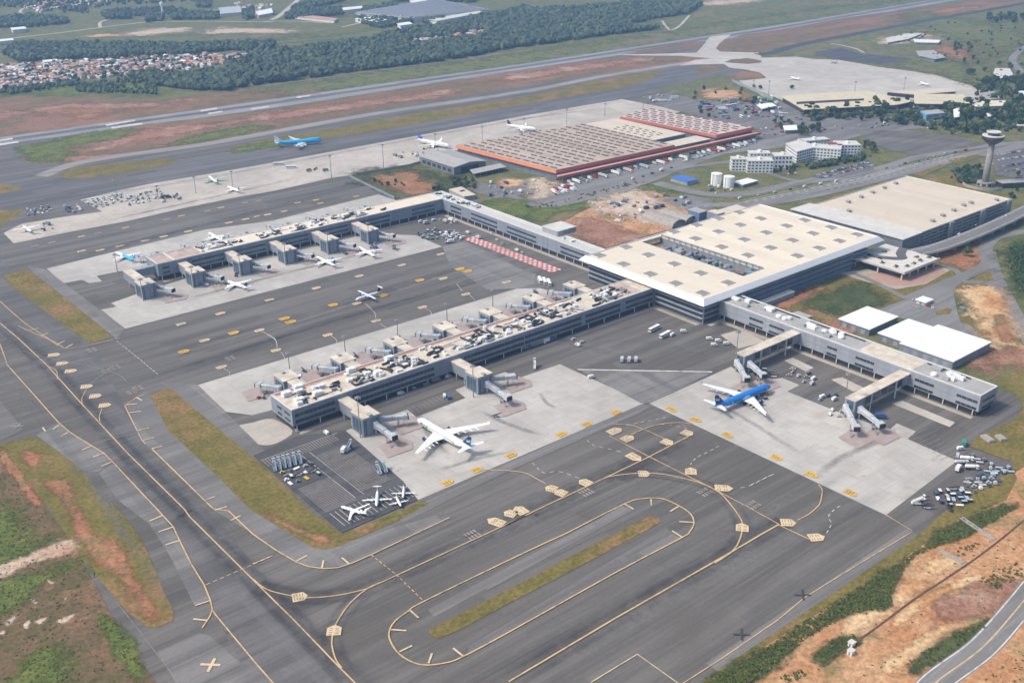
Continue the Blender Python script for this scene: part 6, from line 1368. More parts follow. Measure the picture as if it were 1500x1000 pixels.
# buses
for i, (x, y, t, lab) in enumerate((('408', '242', 0, 'farther of two apron buses standing together on the remote apron'), ('427', '247', 0, 'nearer of two apron buses standing together on the remote apron'),
        ('791', '413', -.05, 'left of three apron buses side by side near the red chequers'), ('797.5', '414.6', -.05, 'middle of three apron buses side by side near the red chequers'), ('804', '416.5', -.05, 'right of three apron buses side by side near the red chequers'),
        ('958', '484', 0, 'white roofed bus under the terminal front corner, farther of two'), ('974', '493', 0, 'white roofed bus under the terminal front corner, nearer of two'))):
    p = G(float(x), float(y)); vehicle('bus', 'white', p.x, p.y, (R(-35) if i < 2 else (R(90)*0+R(8) if i > 4 else R(62))) + t, lab, 'apron buses')
vehicle('van', 'white', *G(985, 492)[:2], .1, 'white van beside the bus under the terminal front corner', 'service vans')
vehicle('van', 'white', *G(866, 554)[:2], R(-20), 'lone white van at the edge of concrete near the long white line', 'service vans')
for i, (x, w) in enumerate(((911, 'left'), (921.6, 'middle'), (931.5, 'right'))): p = G(x, 529.5); vehicle('truck', 'silver', p.x, p.y, R(40), f'{w} of three grey trucks parked in a row above the long white line', 'grey apron trucks')
# equipment near the striped car park
for i, q in enumerate(('403,688', '410,686', '417,683.5', '424,682', '432,679.5', '440,677.5')): p = G(*map(float, q.split(','))); vehicle('passenger_stair', 'pale blue', p.x, p.y, R(70), f'{ORD(i)} pale blue stair truck from the left in the corner car park row', 'stair trucks')
for i, q in enumerate(('555,693', '564,690')): p = G(*map(float, q.split(','))); vehicle('passenger_stair', 'pale blue', p.x, p.y, R(75), f'{("left", "right")[i]} one of two pale blue stair trucks at the concrete edge of the car park', 'stair trucks')
vehicle('passenger_stair', 'pale blue', *G(511, 660)[:2], R(30), 'single pale blue stair truck near the near side pier end in the striped car park', 'stair trucks'); vehicle('truck', 'white', *G(504, 662)[:2], R(40), 'white box truck beside the single pale blue stair truck', 'service trucks')
scatter(['flat_dolly', 'baggage_cart', 'tug', 'belt_loader'], ['grey', 'silver', 'yellow', 'white'], [(412, 694), (455, 680), (470, 695), (425, 712)], 16, 'in the left block of the striped car park', 'equipment in the striped car park')
vehicle('van', 'blue', *G(657, 584)[:2], R(60), 'blue van parked in the striped bay between the two near side gate towers', 'service vans'); vehicle('van', 'white', *G(651, 582)[:2], R(60), 'white van parked in the striped bay between the two near side gate towers', 'service vans')
vehicle('belt_loader', 'pale blue', *G(727, 611)[:2], R(-30), 'pale belt loader standing alone on the concrete below the forward boarding bridge', 'belt loaders'); vehicle('passenger_stair', 'white', *G(783, 539)[:2], R(50), 'white stair truck standing at the upper concrete corner near the central pier', 'stair trucks')
row(['van', 'truck', 'tug', 'baggage_cart'], ['white', 'silver', 'grey'], (560, 586), (700, 540), 8, 'along the near wall of the central pier', 'vehicles along the central pier', 0, 1, .7)
row(['truck', 'semi', 'van'], ['navy', 'grey', 'white'], (765, 514), (815, 498), 5, 'parked close to the near wall of the central pier', 'vehicles along the central pier')
for q in ((435, 632), (478, 636), (840, 498), (852, 502), (846, 507)): vehicle(rv.choice(('van', 'car')), rv.choice(('white', 'silver')), *G(*q)[:2], rv.choice((0, 1.57)), 'small light vehicle on the service road around the central pier', 'vehicles along the central pier')
# equipment yard, lower right
scatter(['flat_dolly', 'container_dolly'], ['silver', 'pale blue', 'white'], [(1448, 682), (1480, 688), (1484, 694), (1445, 694)], 16, 'in the packed upper corner of the equipment yard', 'dollies in the equipment yard', (R(-45), R(-40)), 3.3)
scatter(['container_dolly', 'flat_dolly', 'pallet_stack', 'tug'], ['navy', 'pale blue', 'white', 'grey', 'silver'], [(1412, 702), (1458, 694), (1462, 708), (1424, 724)], 34, 'in the middle of the equipment yard by the grass bank', 'dollies in the equipment yard', (R(-45), R(45)), 3.2)
scatter(['flat_dolly', 'baggage_cart', 'belt_loader'], ['white', 'silver', 'pale blue', 'navy'], [(1366, 724), (1412, 712), (1424, 734), (1388, 750)], 26, 'at the lower end of the equipment yard near the concrete', 'dollies in the equipment yard', (R(-45), R(45)), 3.6)
scatter(['passenger_stair', 'belt_loader', 'truck'], ['pale blue', 'white'], [(1340, 730), (1358, 733), (1362, 748), (1345, 745)], 4, 'at the concrete edge of the equipment yard', 'loaders by the equipment yard', (R(-45),), 6)
scatter(['flat_dolly', 'container_dolly'], ['silver', 'grey'], [(1420, 668), (1445, 676), (1442, 682), (1418, 674)], 10, 'in the long grey row at the yard entrance', 'dollies in the equipment yard', (R(-45),), 3.2)
vehicle('truck', 'green', *G(1411, 652)[:2], R(30), 'green truck at the entrance of the equipment yard', 'yard trucks'); vehicle('van', 'white', *G(1407, 659)[:2], R(-30), 'white van right below the green truck at the yard entrance', 'service vans')
scatter(['fuel_truck', 'truck', 'van'], ['white', 'silver', 'pale blue'], [(1400, 668), (1420, 675), (1424, 690), (1394, 690)], 5, 'beside the concrete at the upper yard', 'yard trucks', (R(-45), R(20)), 6)
for q, t in ((('1441,640', '1452,648')), (('1462,640', '1470,646'))):
    a, b = G(*map(float, q.split(','))), G(*map(float, t.split(',')))
    r = tag(MB().obox((a.x+b.x)/2, (a.y+b.y)/2, .4, (b-a).length*1.2, 5, 1.2, math.atan2(b.y-a.y, b.x-a.x)).obox((a.x+b.x)/2, (a.y+b.y)/2, 1.6, (b-a).length*1.1, 4.2, .4, math.atan2(b.y-a.y, b.x-a.x)).build('panel_stack', 'concrete_wall'), f'pale stack of panels on the grass by the yard, {"left" if q[:4] == "1441" else "right"} one', 'panel stack')
# right pier stands
scatter(['tug', 'baggage_cart', 'car', 'van', 'container_dolly'], ['white', 'silver', 'grey'], [(1160, 540), (1195, 548), (1190, 566), (1150, 552)], 9, 'on the asphalt behind the blue airliner', 'vehicles at the right pier', (R(-45), 0), 5)
scatter(['tug', 'belt_loader', 'van', 'baggage_cart'], ['white', 'pale blue', 'navy'], [(1112, 540), (1140, 548), (1136, 556), (1108, 550)], 5, 'beside the docked bridges at the blue airliner', 'vehicles at the right pier', (R(-45),), 5)
scatter(['tug', 'truck', 'van', 'pallet_stack'], ['white', 'silver'], [(1215, 600), (1240, 602), (1236, 612), (1214, 610)], 5, 'beside the mast at the right corridor', 'vehicles at the right pier', (R(-45), 0), 5)
scatter(['van', 'tug', 'baggage_cart'], ['pale blue', 'navy', 'white'], [(1200, 578), (1225, 580), (1222, 590), (1200, 588)], 5, 'in the marked bays between the two corridors of the right pier', 'vehicles at the right pier', (R(0),), 4)
vehicle('truck', 'blue', *G(1290, 613)[:2], R(-45), 'blue truck beside the shorter bridge at the right corridor', 'service trucks')
scatter(['tug', 'baggage_cart', 'belt_loader', 'pallet_stack'], ['yellow', 'grey', 'red', 'navy'], [(1100, 600), (1118, 588), (1135, 575), (1110, 575)], 7, 'around the nose and belly of the blue airliner', 'equipment at the blue airliner', (R(-45), 1), 5)
for i, q in enumerate('1039,497 1048,499 1044,505 1063,508 1002,486'.split(',') and ('1039,498', '1052,501', '1046,507', '1064,505', '1001,487')): p = G(*map(float, q.split(','))); vehicle('van', 'white', p.x, p.y, R(-40), 'white van on the marked road in front of the right pier root', 'vans before the right pier')
# inner corner of the aprons
scatter(['truck', 'van', 'container_dolly', 'baggage_cart'], ['white', 'white', 'silver', 'grey'], [(650, 344), (668, 340), (680, 350), (655, 358)], 26, 'in the packed group in front of the connecting wing', 'vehicles in the inner apron corner', (R(-20), R(70)), 4.4)
scatter(['flat_dolly', 'tug', 'container_dolly', 'baggage_cart'], ['navy', 'silver', 'pale blue', 'grey', 'white'], [(612, 342), (640, 336), (652, 348), (622, 354)], 22, 'in the inner apron corner', 'vehicles in the inner apron corner', (R(-20), R(70)), 4)
scatter(['van', 'truck', 'tug'], ['white', 'silver'], [(615, 326), (650, 318), (672, 325), (640, 334)], 8, 'close to the corner of the far left pier', 'vehicles in the inner apron corner', (0, 1.57), 6)
for q in ((685, 342), (720, 342), (736, 358), (757, 368), (765, 371), (700, 350), (728, 352)): vehicle(rv.choice(('van', 'car', 'truck')), rv.choice(('white', 'silver')), *G(*q)[:2], R(90), 'light vehicle driving along the connecting wing', 'vehicles by the connecting wing')
# under the far left pier jets
for q in ((300, 420), (318, 408), (345, 404), (440, 382), (455, 376), (487, 380), (505, 372), (545, 363), (552, 359), (575, 362), (580, 367), (300, 412), (360, 402), (548, 366)): 
    for k in range(2): p = G(q[0]+rv.uniform(-3, 3), q[1]+rv.uniform(-2, 2)); vehicle(rv.choice(('tug', 'baggage_cart', 'belt_loader', 'van', 'flat_dolly')), rv.choice(('white', 'navy', 'grey', 'pale blue')), p.x, p.y, rv.uniform(0, 3), 'small apron vehicle serving the near stands of the far left pier', 'equipment at the far left pier')
for q in ((395, 590), (452, 556), (530, 532), (600, 508), (672, 485), (735, 462), (798, 440)):
    for k in range(2): p = G(q[0]-12+rv.uniform(-6, 6), q[1]-8+rv.uniform(-4, 4)); vehicle(rv.choice(('tug', 'baggage_cart', 'belt_loader', 'flat_dolly')), rv.choice(('white', 'navy', 'grey', 'red')), p.x, p.y, rv.uniform(0, 3), 'small apron vehicle on the stands behind the central pier', 'equipment behind the central pier')
# remote apron equipment
scatter(['flat_dolly', 'container_dolly', 'pallet_stack', 'baggage_cart'], ['silver', 'white', 'pale blue'], [(118, 294), (182, 284), (196, 292), (140, 306)], 40, 'in the long equipment rows of the remote apron, left', 'equipment rows on the remote apron', (R(5), R(95)), 5)
scatter(['pallet_stack', 'container_dolly', 'flat_dolly', 'tug'], ['grey', 'silver', 'white', 'navy', 'white'], [(190, 285), (232, 276), (240, 292), (188, 302)], 34, 'around the second and third light masts of the remote apron', 'equipment rows on the remote apron', (R(5), R(95)), 5)
scatter(['truck', 'tug', 'pallet_stack', 'van', 'belt_loader'], ['black', 'grey', 'white', 'navy'], [(235, 290), (262, 284), (266, 292), (240, 298)], 10, 'near the two white jets of the remote apron', 'equipment rows on the remote apron', (R(5), R(95)), 5)
scatter(['truck', 'semi', 'van', 'passenger_stair'], ['pale blue', 'white', 'grey'], [(92, 300), (112, 297), (122, 312), (98, 312)], 5, 'on the dark asphalt at the left of the remote apron', 'trucks on the remote apron', (R(5), R(95)), 8)
scatter(['flat_dolly', 'pallet_stack', 'container_dolly'], ['silver', 'white', 'grey'], [(38, 308), (72, 300), (75, 310), (40, 320)], 18, 'beyond the propeller airliner at the far left tip', 'equipment rows on the remote apron', (R(5), R(95)), 5)
scatter(['tug', 'truck', 'pallet_stack', 'flat_dolly'], ['black', 'grey', 'white'], [(60, 330), (75, 326), (78, 336), (62, 340)], 7, 'just right of the propeller airliner at the far left tip', 'equipment rows on the remote apron', (R(5), R(95)), 5)
scatter(['truck', 'tug', 'pallet_stack'], ['black', 'grey'], [(448, 247), (475, 245), (480, 252), (450, 252)], 4, 'alone on the remote apron beyond the buses', 'equipment rows on the remote apron', (R(5),), 6)
scatter(['tug', 'pallet_stack', 'truck'], ['grey', 'black', 'white', 'silver'], [(575, 228), (618, 218), (640, 222), (590, 236)], 12, 'near the cargo jet with the blue tail', 'equipment at the cargo jets', (R(5), R(95)), 6)
scatter(['pallet_stack', 'tug', 'truck'], ['grey', 'white', 'red'], [(752, 196), (790, 188), (800, 192), (760, 200)], 9, 'near the cargo jet with the black tail', 'equipment at the cargo jets', (R(5), R(95)), 6)
# trucks at the warehouse docks
for i in range(34):
    x = 838+i*10.2+rv.uniform(-1.5, 1.5); y = 914-.031*(x-826)-rv.uniform(0, 2)
    if rv.random() < .12: continue
    c = rv.choice(['white', 'white', 'white', 'red', 'pale blue', 'blue', 'silver', 'grey']); k = 'truck' if rv.random() < .6 else 'semi'
    vehicle(k, c, x, y-(4 if k == 'semi' else 0), R(-90)+rv.uniform(-.04, .04), f'{c} {NOUN[k]} backed up to the red warehouse docks', 'trucks at the warehouse docks')
scatter(['truck', 'van', 'car'], ['white', 'white', 'red', 'silver'], [(806, 280), (835, 270), (850, 278), (815, 288)], 20, 'parked below the near corner of the red warehouse', 'vehicles at the warehouse corner', (R(-90), R(-70)), 5)
row(['car', 'car', 'van'], CARS, (990, 232), (1062, 214), 22, 'parked in the double row before the red warehouse', 'cars before the warehouse', R(90)); row(['car', 'car', 'van'], CARS, (1000, 237), (1070, 219), 22, 'parked in the double row before the red warehouse', 'cars before the warehouse', R(90))
row(['car', 'van', 'truck'], CARS, (905, 270), (990, 245), 6, 'on the road below the warehouse yard', 'vehicles on the warehouse road', 0, 1)
# car parks and roads on the land side
for k, (a, b) in enumerate((((1192, 259), (1276, 238)), ((1200, 262), (1279, 243)), ((1218, 253), (1276, 236)))): row(['car'], CARS, a, b, 24, 'in the roadside car park below the white offices', 'cars below the white offices', R(90), .4, .85)
row(['car'], CARS, (1185, 240), (1210, 234), 8, 'in the small court of the L shaped office', 'cars in the office court', R(80), .6); row(['car'], CARS, (1142, 258), (1168, 254), 5, 'by the lawn between the white office groups', 'cars by the office lawn', R(60), .8)
for a, b in (((1462, 236), (1500, 230)), ((1458, 246), (1502, 240)), ((1468, 252), (1502, 248)), ((1460, 228), (1498, 222))): row(['car', 'car', 'van'], CARS, a, b, 13, 'in the car park right of the control tower', 'cars right of the control tower', R(90), .5, .75)
row(['car', 'van'], CARS, (1290, 249), (1420, 219), 9, 'driving on the airport access road', 'cars on the access road', 0, 2, .7); row(['car', 'van'], ['white', 'silver', 'grey'], (1075, 294), (1280, 257), 9, 'driving on the lower access road', 'cars on the access road', 0, 2, .7)
row(['car'], CARS, (1388, 443), (1414, 452), 1, 'parked on the small loop', 'cars on the loop') if False else None
for q in ((1406, 447), (1410, 452), (1412, 455), (1352, 447), (1360, 450), (1366, 452), (1345, 452), (1340, 440)): vehicle('car', rv.choice(CARS), *G(*q)[:2], rv.uniform(0, 3), 'car parked around the white kiosk near the small road loop', 'cars at the kiosk')
for q in ((1272, 373), (1280, 376), (1289, 379), (1268, 378), (1262, 374)): x = G(*q, 8.6); o = vehicle('car', rv.choice(('black', 'grey', 'silver')), x.x, x.y, R(-85), 'car stopped on the raised forecourt deck', 'cars on the forecourt'); o.location.z = 8.66
for q in ((1430, 330), (1475, 316), (1405, 343)): x = G(*q, 8.6); o = vehicle('car', rv.choice(('white', 'grey')), x.x, x.y, 0.05, 'car driving on the elevated access road', 'cars on the elevated road'); o.location.z = 8.68
scatter(['truck', 'semi', 'bus', 'van'], ['white', 'white', 'silver', 'pale blue'], [(942, 141), (985, 140), (1000, 150), (950, 150)], 9, 'on the dark asphalt beyond the red warehouse', 'trucks beyond the warehouse', (R(-30), R(0)), 9)
scatter(['truck', 'semi', 'bus', 'van', 'car'], ['white', 'white', 'silver', 'grey', 'red', 'green', 'blue'], [(1025, 150), (1130, 140), (1150, 172), (1050, 176)], 70, 'in the crowded yard between warehouse and old terminal', 'vehicles in the crowded yard', (R(-40), R(50), 0), 8)
scatter(['car', 'car', 'van'], CARS, [(1110, 190), (1175, 168), (1190, 190), (1125, 206)], 28, 'in the yard left of the white offices', 'vehicles left of the offices', (R(-40), R(50)), 6)
scatter(['car', 'car', 'van'], CARS, [(1340, 176), (1440, 168), (1450, 200), (1350, 198)], 34, 'among the dark trees above the upper car park', 'cars among the trees', (R(-40), R(50)), 7)
scatter(['car', 'van'], CARS, [(1180, 190), (1340, 176), (1340, 183), (1180, 196)], 14, 'on the road above the upper car park', 'cars above the car park', (0, R(180)), 8)
scatter(['truck', 'pallet_stack', 'van', 'flat_dolly'], ['white', 'silver', 'grey', 'navy', 'pale blue'], [(860, 300), (985, 285), (1030, 296), (900, 330)], 42, 'scattered over the demolition site behind the terminal', 'clutter on the demolition site', (0, .7, 1.4, 2.2), 5)
scatter(['van', 'truck', 'pallet_stack', 'car'], ['white', 'grey', 'silver', 'navy'], [(700, 270), (790, 262), (800, 284), (720, 290)], 18, 'in the yard between warehouse and connecting wing', 'vehicles in the lower yard', (0, .7, 1.4), 7)
scatter(['truck', 'van', 'car'], ['white', 'grey', 'silver'], [(1020, 262), (1050, 268), (1085, 284), (1040, 284)], 9, 'around the white tanks', 'vehicles near the tanks', (0, .7), 8)
r = thing('kiosk', 'small white kiosk with a flat canopy near the road loop', 'kiosk', (*G(1353, 444)[:2], 0)); MB().box(-5, 5, -4, 4, 0, 3.2).build('wall', 'office_white', r); MB().box(-6.5, 6.5, -5.2, 5.2, 3.2, 3.7).build('roof', 'roof_white', r); MB().box(-5.1, -4.9, -1, 1, .1, 2.2).build('door', 'glass_dark', r)
for i, (x, y) in enumerate(((1247, 946), (1246, 958))):
    r = thing('pump_hut', f'small white hut on the orange soil at the pipe, {("upper", "lower")[i]} of two', 'hut', (*G(x, y)[:2], 0)); MB().box(-1.4, 1.4, -1.2, 1.2, .2, 2.6).build('wall', 'office_white', r); MB().box(-1.7, 1.7, -1.5, 1.5, 2.6, 2.85).build('roof', 'concrete_pale', r); MB().box(-1.45, -1.38, -.4, .4, .2, 2.1).build('door', 'panel_dark', r)
for i, (a, b) in enumerate(((ZW(1100, 733, '1035,280')[0], ZW(1100, 733, '1165,345')[0]), (ZW(1100, 733, '1150,98')[0], ZW(1100, 733, '1330,220')[0]))):
    mb = MB(); n = Vector((-(b-a).y, (b-a).x, 0)).normalized(); L = (b-a).length; ang = math.atan2((b-a).y, (b-a).x); c = (a+b)/2
    for s in (-1, 1): mb.obox(c.x+n.x*s*1.1, c.y+n.y*s*1.1, .35, L, .35, .9, ang)
    mb.obox(c.x, c.y, .3, L, 2.0, .25, ang); tag(mb.build('drain_channel', 'concrete_wall'), f'open concrete drain channel running down the green bank, {("lower", "upper")[i]} of two', 'drain channel')
# ------------------------------------------------------------------ trees, bushes, forest
mat('scrub_brown', (.14, .105, .055), .95, 0, .3, .3); mat('scrub_green', (.10, .125, .033), .95, 0, .35, .3)
rt = random.Random(5); nr = np.random.default_rng(5)
def leaf_cloud(n, rx, rz, z0, size, seed, lobes=9):
    "many small leaf clump faces spread through the volume of an uneven crown"
    g = np.random.default_rng(seed); L = []
    for i in range(lobes):
        a = g.uniform(0, 6.28); r = g.uniform(0, .62)*rx; h = g.uniform(.12, .8); L.append((r*math.cos(a), r*math.sin(a), z0+h*rz*2*.9, g.uniform(.34, .58)*rx*(1.15-.5*h)))
    mb = MB()
    for i in range(n):
        cx, cy, cz, r = L[g.integers(len(L))]; v = g.normal(size=3); v /= np.linalg.norm(v); p = np.array((cx, cy, cz))+v*r*g.uniform(.72, 1.05)*np.array((1, 1, .8))
        nn = v+g.normal(size=3)*.55; nn /= np.linalg.norm(nn); u = np.cross(nn, g.normal(size=3)); u /= np.linalg.norm(u); w = np.cross(nn, u); s = size*g.uniform(.6, 1.3)
        mb.poly([p-u*s-w*s*.5, p+u*s*.4-w*s, p+u*s+w*s*.3, p+w*s, p-u*s*.8+w*s*.6], 0 if g.random() < .6 else 1)
    return mb
TREES = []
for k in range(5):
    rx, rz = ((4.4, 3.6), (5.4, 4.2), (3.4, 4.2), (6.4, 4.0), (2.6, 2.2))[k]; z0 = (1.8, 2.2, 1.6, 2.4, .6)[k]
    root = thing('tree', 'tree', 'tree', (0, 0, -500)); t = MB(); h = z0+rz*.9
    t.tube((0, 0, 0), (.15, .1, h*.55), .32, 7, 0, .22); t.tube((.15, .1, h*.5), (.1, 0, h), .2, 6, 0, .06)
    for q in range(5): a = q*1.3+k; t.tube((.12, .08, h*(.4+.08*q)), (rx*.55*math.cos(a), rx*.55*math.sin(a), h*(.7+.1*q)), .12, 5, 0, .04)
    t.build('trunk', 'bark', root); leaf_cloud(520 if k < 4 else 240, rx, rz, z0, .62, 20+k, 11).build('crown', [('leaf_dark', 'leaf_mid', 'leaf_dark', 'leaf_dark', 'leaf_olive')[k], ('leaf_mid', 'leaf_olive', 'leaf_dark', 'leaf_mid', 'leaf_mid')[k]], root)
    TREES.append(root)
first = [True]*5
def tree(k, x, y, s, label, group):
    if first[k]: o = TREES[k]; first[k] = False
    else: o = dup(TREES[k])
    o.location = (x, y, 0); o.rotation_euler = (0, 0, rt.uniform(0, 6.28)); q = s*rt.uniform(.85, 1.15); o.scale = (q, q, q*rt.uniform(.85, 1.1)); o['label'] = label; o['group'] = group
def grove(quadpx, n, label, group, ks=(0, 1, 2, 3), s=1.0, mind=5):
    Q = [G(*p) for p in quadpx]; pts = []
    for _ in range(n*25):
        if len(pts) >= n: break
        u, v = rt.random(), rt.random(); p = Q[0].lerp(Q[1], u).lerp(Q[3].lerp(Q[2], u), v)
        if all((p-q).length > mind for q in pts): pts.append(p); tree(rt.choice(ks), p.x, p.y, s, label, group)
grove([(1170, 160), (1290, 156), (1290, 178), (1190, 180)], 26, 'dark leafy tree in front of the long ochre roof of the old terminal', 'trees before the old terminal', s=1.35)
grove([(1280, 150), (1345, 148), (1350, 186), (1290, 182)], 24, 'dark leafy tree beside the blue painted hall', 'trees by the blue hall', s=1.35)
grove([(1385, 160), (1420, 150), (1425, 196), (1380, 196)], 24, 'tall dark tree in the thick grove above the control tower', 'trees above the control tower', s=1.6)
grove([(1425, 120), (1510, 118), (1510, 190), (1430, 196)], 60, 'dark tree in the wood at the upper right edge', 'trees at the upper right edge', s=1.5, mind=6)
grove([(1430, 96), (1500, 96), (1500, 122), (1450, 124)], 16, 'tree near the curved road at the upper right edge', 'trees by the curved road')
grove([(1170, 188), (1200, 186), (1200, 200), (1172, 202)], 9, 'dark tree behind the broad white office block', 'trees behind the offices'); grove([(1135, 250), (1165, 246), (1170, 254), (1140, 258)], 7, 'bushy tree at the foot of the white square office block', 'trees by the square office', (0, 2, 4), .7, 3)
grove([(1170, 246), (1260, 232), (1285, 228), (1190, 246)], 22, 'bushy tree in the strip between the L shaped office and its car park', 'trees along the office car park', (0, 2, 4), .75, 4); grove([(1262, 212), (1284, 212), (1284, 226), (1262, 226)], 9, 'tree right of the white offices', 'trees right of the offices', s=.8)
grove([(1395, 250), (1440, 244), (1440, 270), (1405, 272)], 20, 'dark tree on the slope left of the control tower foot', 'trees at the control tower', (0, 1, 2), .9, 4)
grove([(1465, 262), (1510, 250), (1510, 290), (1480, 292)], 14, 'tree behind the control tower annex', 'trees at the control tower', (0, 1, 2), .8, 4)
tree(1, *G(1416, 376)[:2], 1.35, 'single dark round tree on orange soil beside the elevated road', 'single trees'); tree(3, *G(1422, 110)[:2], 1.5, 'large round tree alone on the grass above the upper apron', 'single trees')
for q in ((1412, 92), (1425, 88), (1432, 95), (1418, 78)): tree(2, *G(*q)[:2], 1.0, 'slender tree on the grass beyond the upper apron', 'trees beyond the upper apron')
grove([(1441, 28), (1505, 22), (1510, 36), (1448, 34)], 26, 'dark tree in the belt on the hill at the top right', 'trees at the top right', s=1.6, mind=9); grove([(1385, 66), (1420, 60), (1425, 76), (1392, 76)], 9, 'tree beside the depot beyond the upper apron', 'trees beyond the upper apron', s=1.1)
grove([(1350, 86), (1385, 80), (1390, 86), (1360, 90)], 6, 'low tree at the depot beyond the upper apron', 'trees beyond the upper apron', s=.8)
grove([(545, 266), (575, 262), (600, 274), (560, 272)], 8, 'bush on the bank beside the red earth mound', 'bushes at the earth mound', (4, 0), .7, 4); grove([(655, 264), (700, 266), (698, 280), (670, 276)], 14, 'green bush right of the red earth mound', 'bushes at the earth mound', (4, 0, 1), .8, 4); grove([(632, 272), (645, 272), (645, 280), (634, 280)], 4, 'green bush below the red earth mound', 'bushes at the earth mound', (0, 1), .8, 4)
grove([(1010, 130), (1160, 128), (1160, 165), (1030, 180)], 22, 'dark tree in the crowded yard left of the old terminal', 'trees in the yard', (0, 1, 3), .8, 9); grove([(1130, 170), (1180, 165), (1175, 190), (1140, 195)], 9, 'tree left of the white offices', 'trees in the yard', (0, 1), .8, 7)
# stuff: bushes, thickets, woods
def clumps(name, pts, mats, nface, lo, hi, seed, flat=.8):
    "one object of many small leaf clumps"
    g = np.random.default_rng(seed); mb = MB()
    for (x, y) in pts:
        r = g.uniform(lo, hi); sh = g.random()
        for i in range(nface):
            v = g.normal(size=3); v[2] = abs(v[2]); v /= np.linalg.norm(v); p = np.array((x, y, .25))+v*r*g.uniform(.6, 1.1)*np.array((1, 1, flat)); nn = v+g.normal(size=3)*.5; nn /= np.linalg.norm(nn)
            u = np.cross(nn, (0.3, .2, 1)); u /= np.linalg.norm(u)+1e-9; w = np.cross(nn, u); s = r*g.uniform(.3, .55)
            mb.poly([p-u*s-w*s*.5, p+u*s*.5-w*s, p+u*s+w*s*.6, p-u*s*.6+w*s], min(len(mats)-1, int((sh*.7+g.random()*.3)*len(mats))))
    return tag(mb.build(name, mats), kind='stuff')
def inside(poly, n, seed, dens=None):
    g = np.random.default_rng(seed); X = np.array([(p[0], p[1]) for p in poly]); lo, hi = X.min(0), X.max(0); out = []
    while len(out) < n:
        q = g.uniform(lo, hi); c = False
        for i in range(len(X)):
            a, b = X[i], X[i-1]
            if (a[1] > q[1]) != (b[1] > q[1]) and q[0] < (b[0]-a[0])*(q[1]-a[1])/(b[1]-a[1])+a[0]: c = not c
        if c: out.append(tuple(q))
    return out
bank = ZW(1100, 733, '-260,1000 0,870 240,700 560,500 700,410 950,250 1150,105 1400,20 1440,50 1200,190 900,300 800,440 760,530 785,580 540,620 300,760 60,960 -100,1060')
clumps('bank_shrubs', inside(bank, 3000, 1), ['scrub_green', 'leaf_mid', 'leaf_olive', 'scrub_green', 'scrub_brown'], 11, .35, 1.15, 2, .4)
pt = []
for i, q in enumerate(('330,860 440,760 560,740 600,790 450,870', '850,900 1000,800 1200,690 1300,690 1000,900', '1240,440 1330,390 1480,330 1490,420 1380,490 1260,470', '1120,270 1240,230 1260,270 1140,310', '140,990 260,920 300,960 200,1010')): pt += inside(ZW(1100, 733, q), (90, 90, 110, 30, 40)[i], 30+i)
clumps('soil_bushes', pt, ['leaf_mid', 'leaf_olive', 'scrub_green', 'leaf_dark'], 14, .3, 1.0, 3, .6)
pt = inside(ZW(1100, 733, '500,650 780,470 1000,310 1160,340 1480,80 1498,300 1480,460 1340,640 1100,720 860,960 200,990'), 90, 40)+inside(ZW(1100, 733, '1640,700 1390,890 1210,1050 1700,1100 1750,750'), 150, 41)
clumps('soil_bushes', pt, ['leaf_dark', 'leaf_olive', 'leaf_mid'], 10, .25, .8, 4, .7)
sc = W('0,655 38,706 56,733 97,790 140,862 158,897 190,946 225,1000 240,1080 -60,1080 -60,700')
clumps('scrub_plants', inside(sc, 1100, 50), ['leaf_olive', 'scrub_brown', 'scrub_green'], 9, .2, .7, 6, .5)
pt = []
for i, q in enumerate(('-60,60 60,50 130,120 180,230 80,330 -60,420', '-60,500 60,440 380,330 400,370 230,470 100,600 -60,640', '120,900 200,830 300,800 380,900 420,1050 100,1100', '540,640 640,680 720,800 800,930 640,860', '380,330 470,320 540,420 460,480')): pt += inside(ZW(0, 733, q), (260, 210, 260, 150, 40)[i], 60+i)
clumps('scrub_plants', pt, ['scrub_green', 'scrub_green', 'leaf_olive'], 9, .25, .6, 7, .35)
# the woods beyond the runway: one mass of crowns
WOOD = [ZP(370, 0, '-20,300 100,290 300,270 480,255 700,210 860,170 1050,150 1200,110 1498,50') + ZP(740, 0, '150,60 420,50 700,20 1000,5 1080,30 1000,80 870,100 700,130 690,155 860,160 560,195 250,240 0,272') + ZP(370, 0, '1100,330 640,385 300,432 0,470') + ZP(0, 0, '1250,500 1150,495 1180,420 1240,380 1380,330')]
for i, q in enumerate(WOOD): pass
polyW = [G(*p) for p in WOOD[0]]
clear = [[G(*p) for p in ZP(370, 0, q)] for q in ('830,250 900,225 1060,205 1070,225 900,255', '1085,205 1180,180 1280,170 1300,205 1100,218', '380,297 490,285 492,296 384,304')]
def inpoly(P, q):
    c = False
    for i in range(len(P)):
        a, b = P[i], P[i-1]
        if (a.y > q[1]) != (b.y > q[1]) and q[0] < (b.x-a.x)*(q[1]-a.y)/(b.y-a.y)+a.x: c = not c
    return c
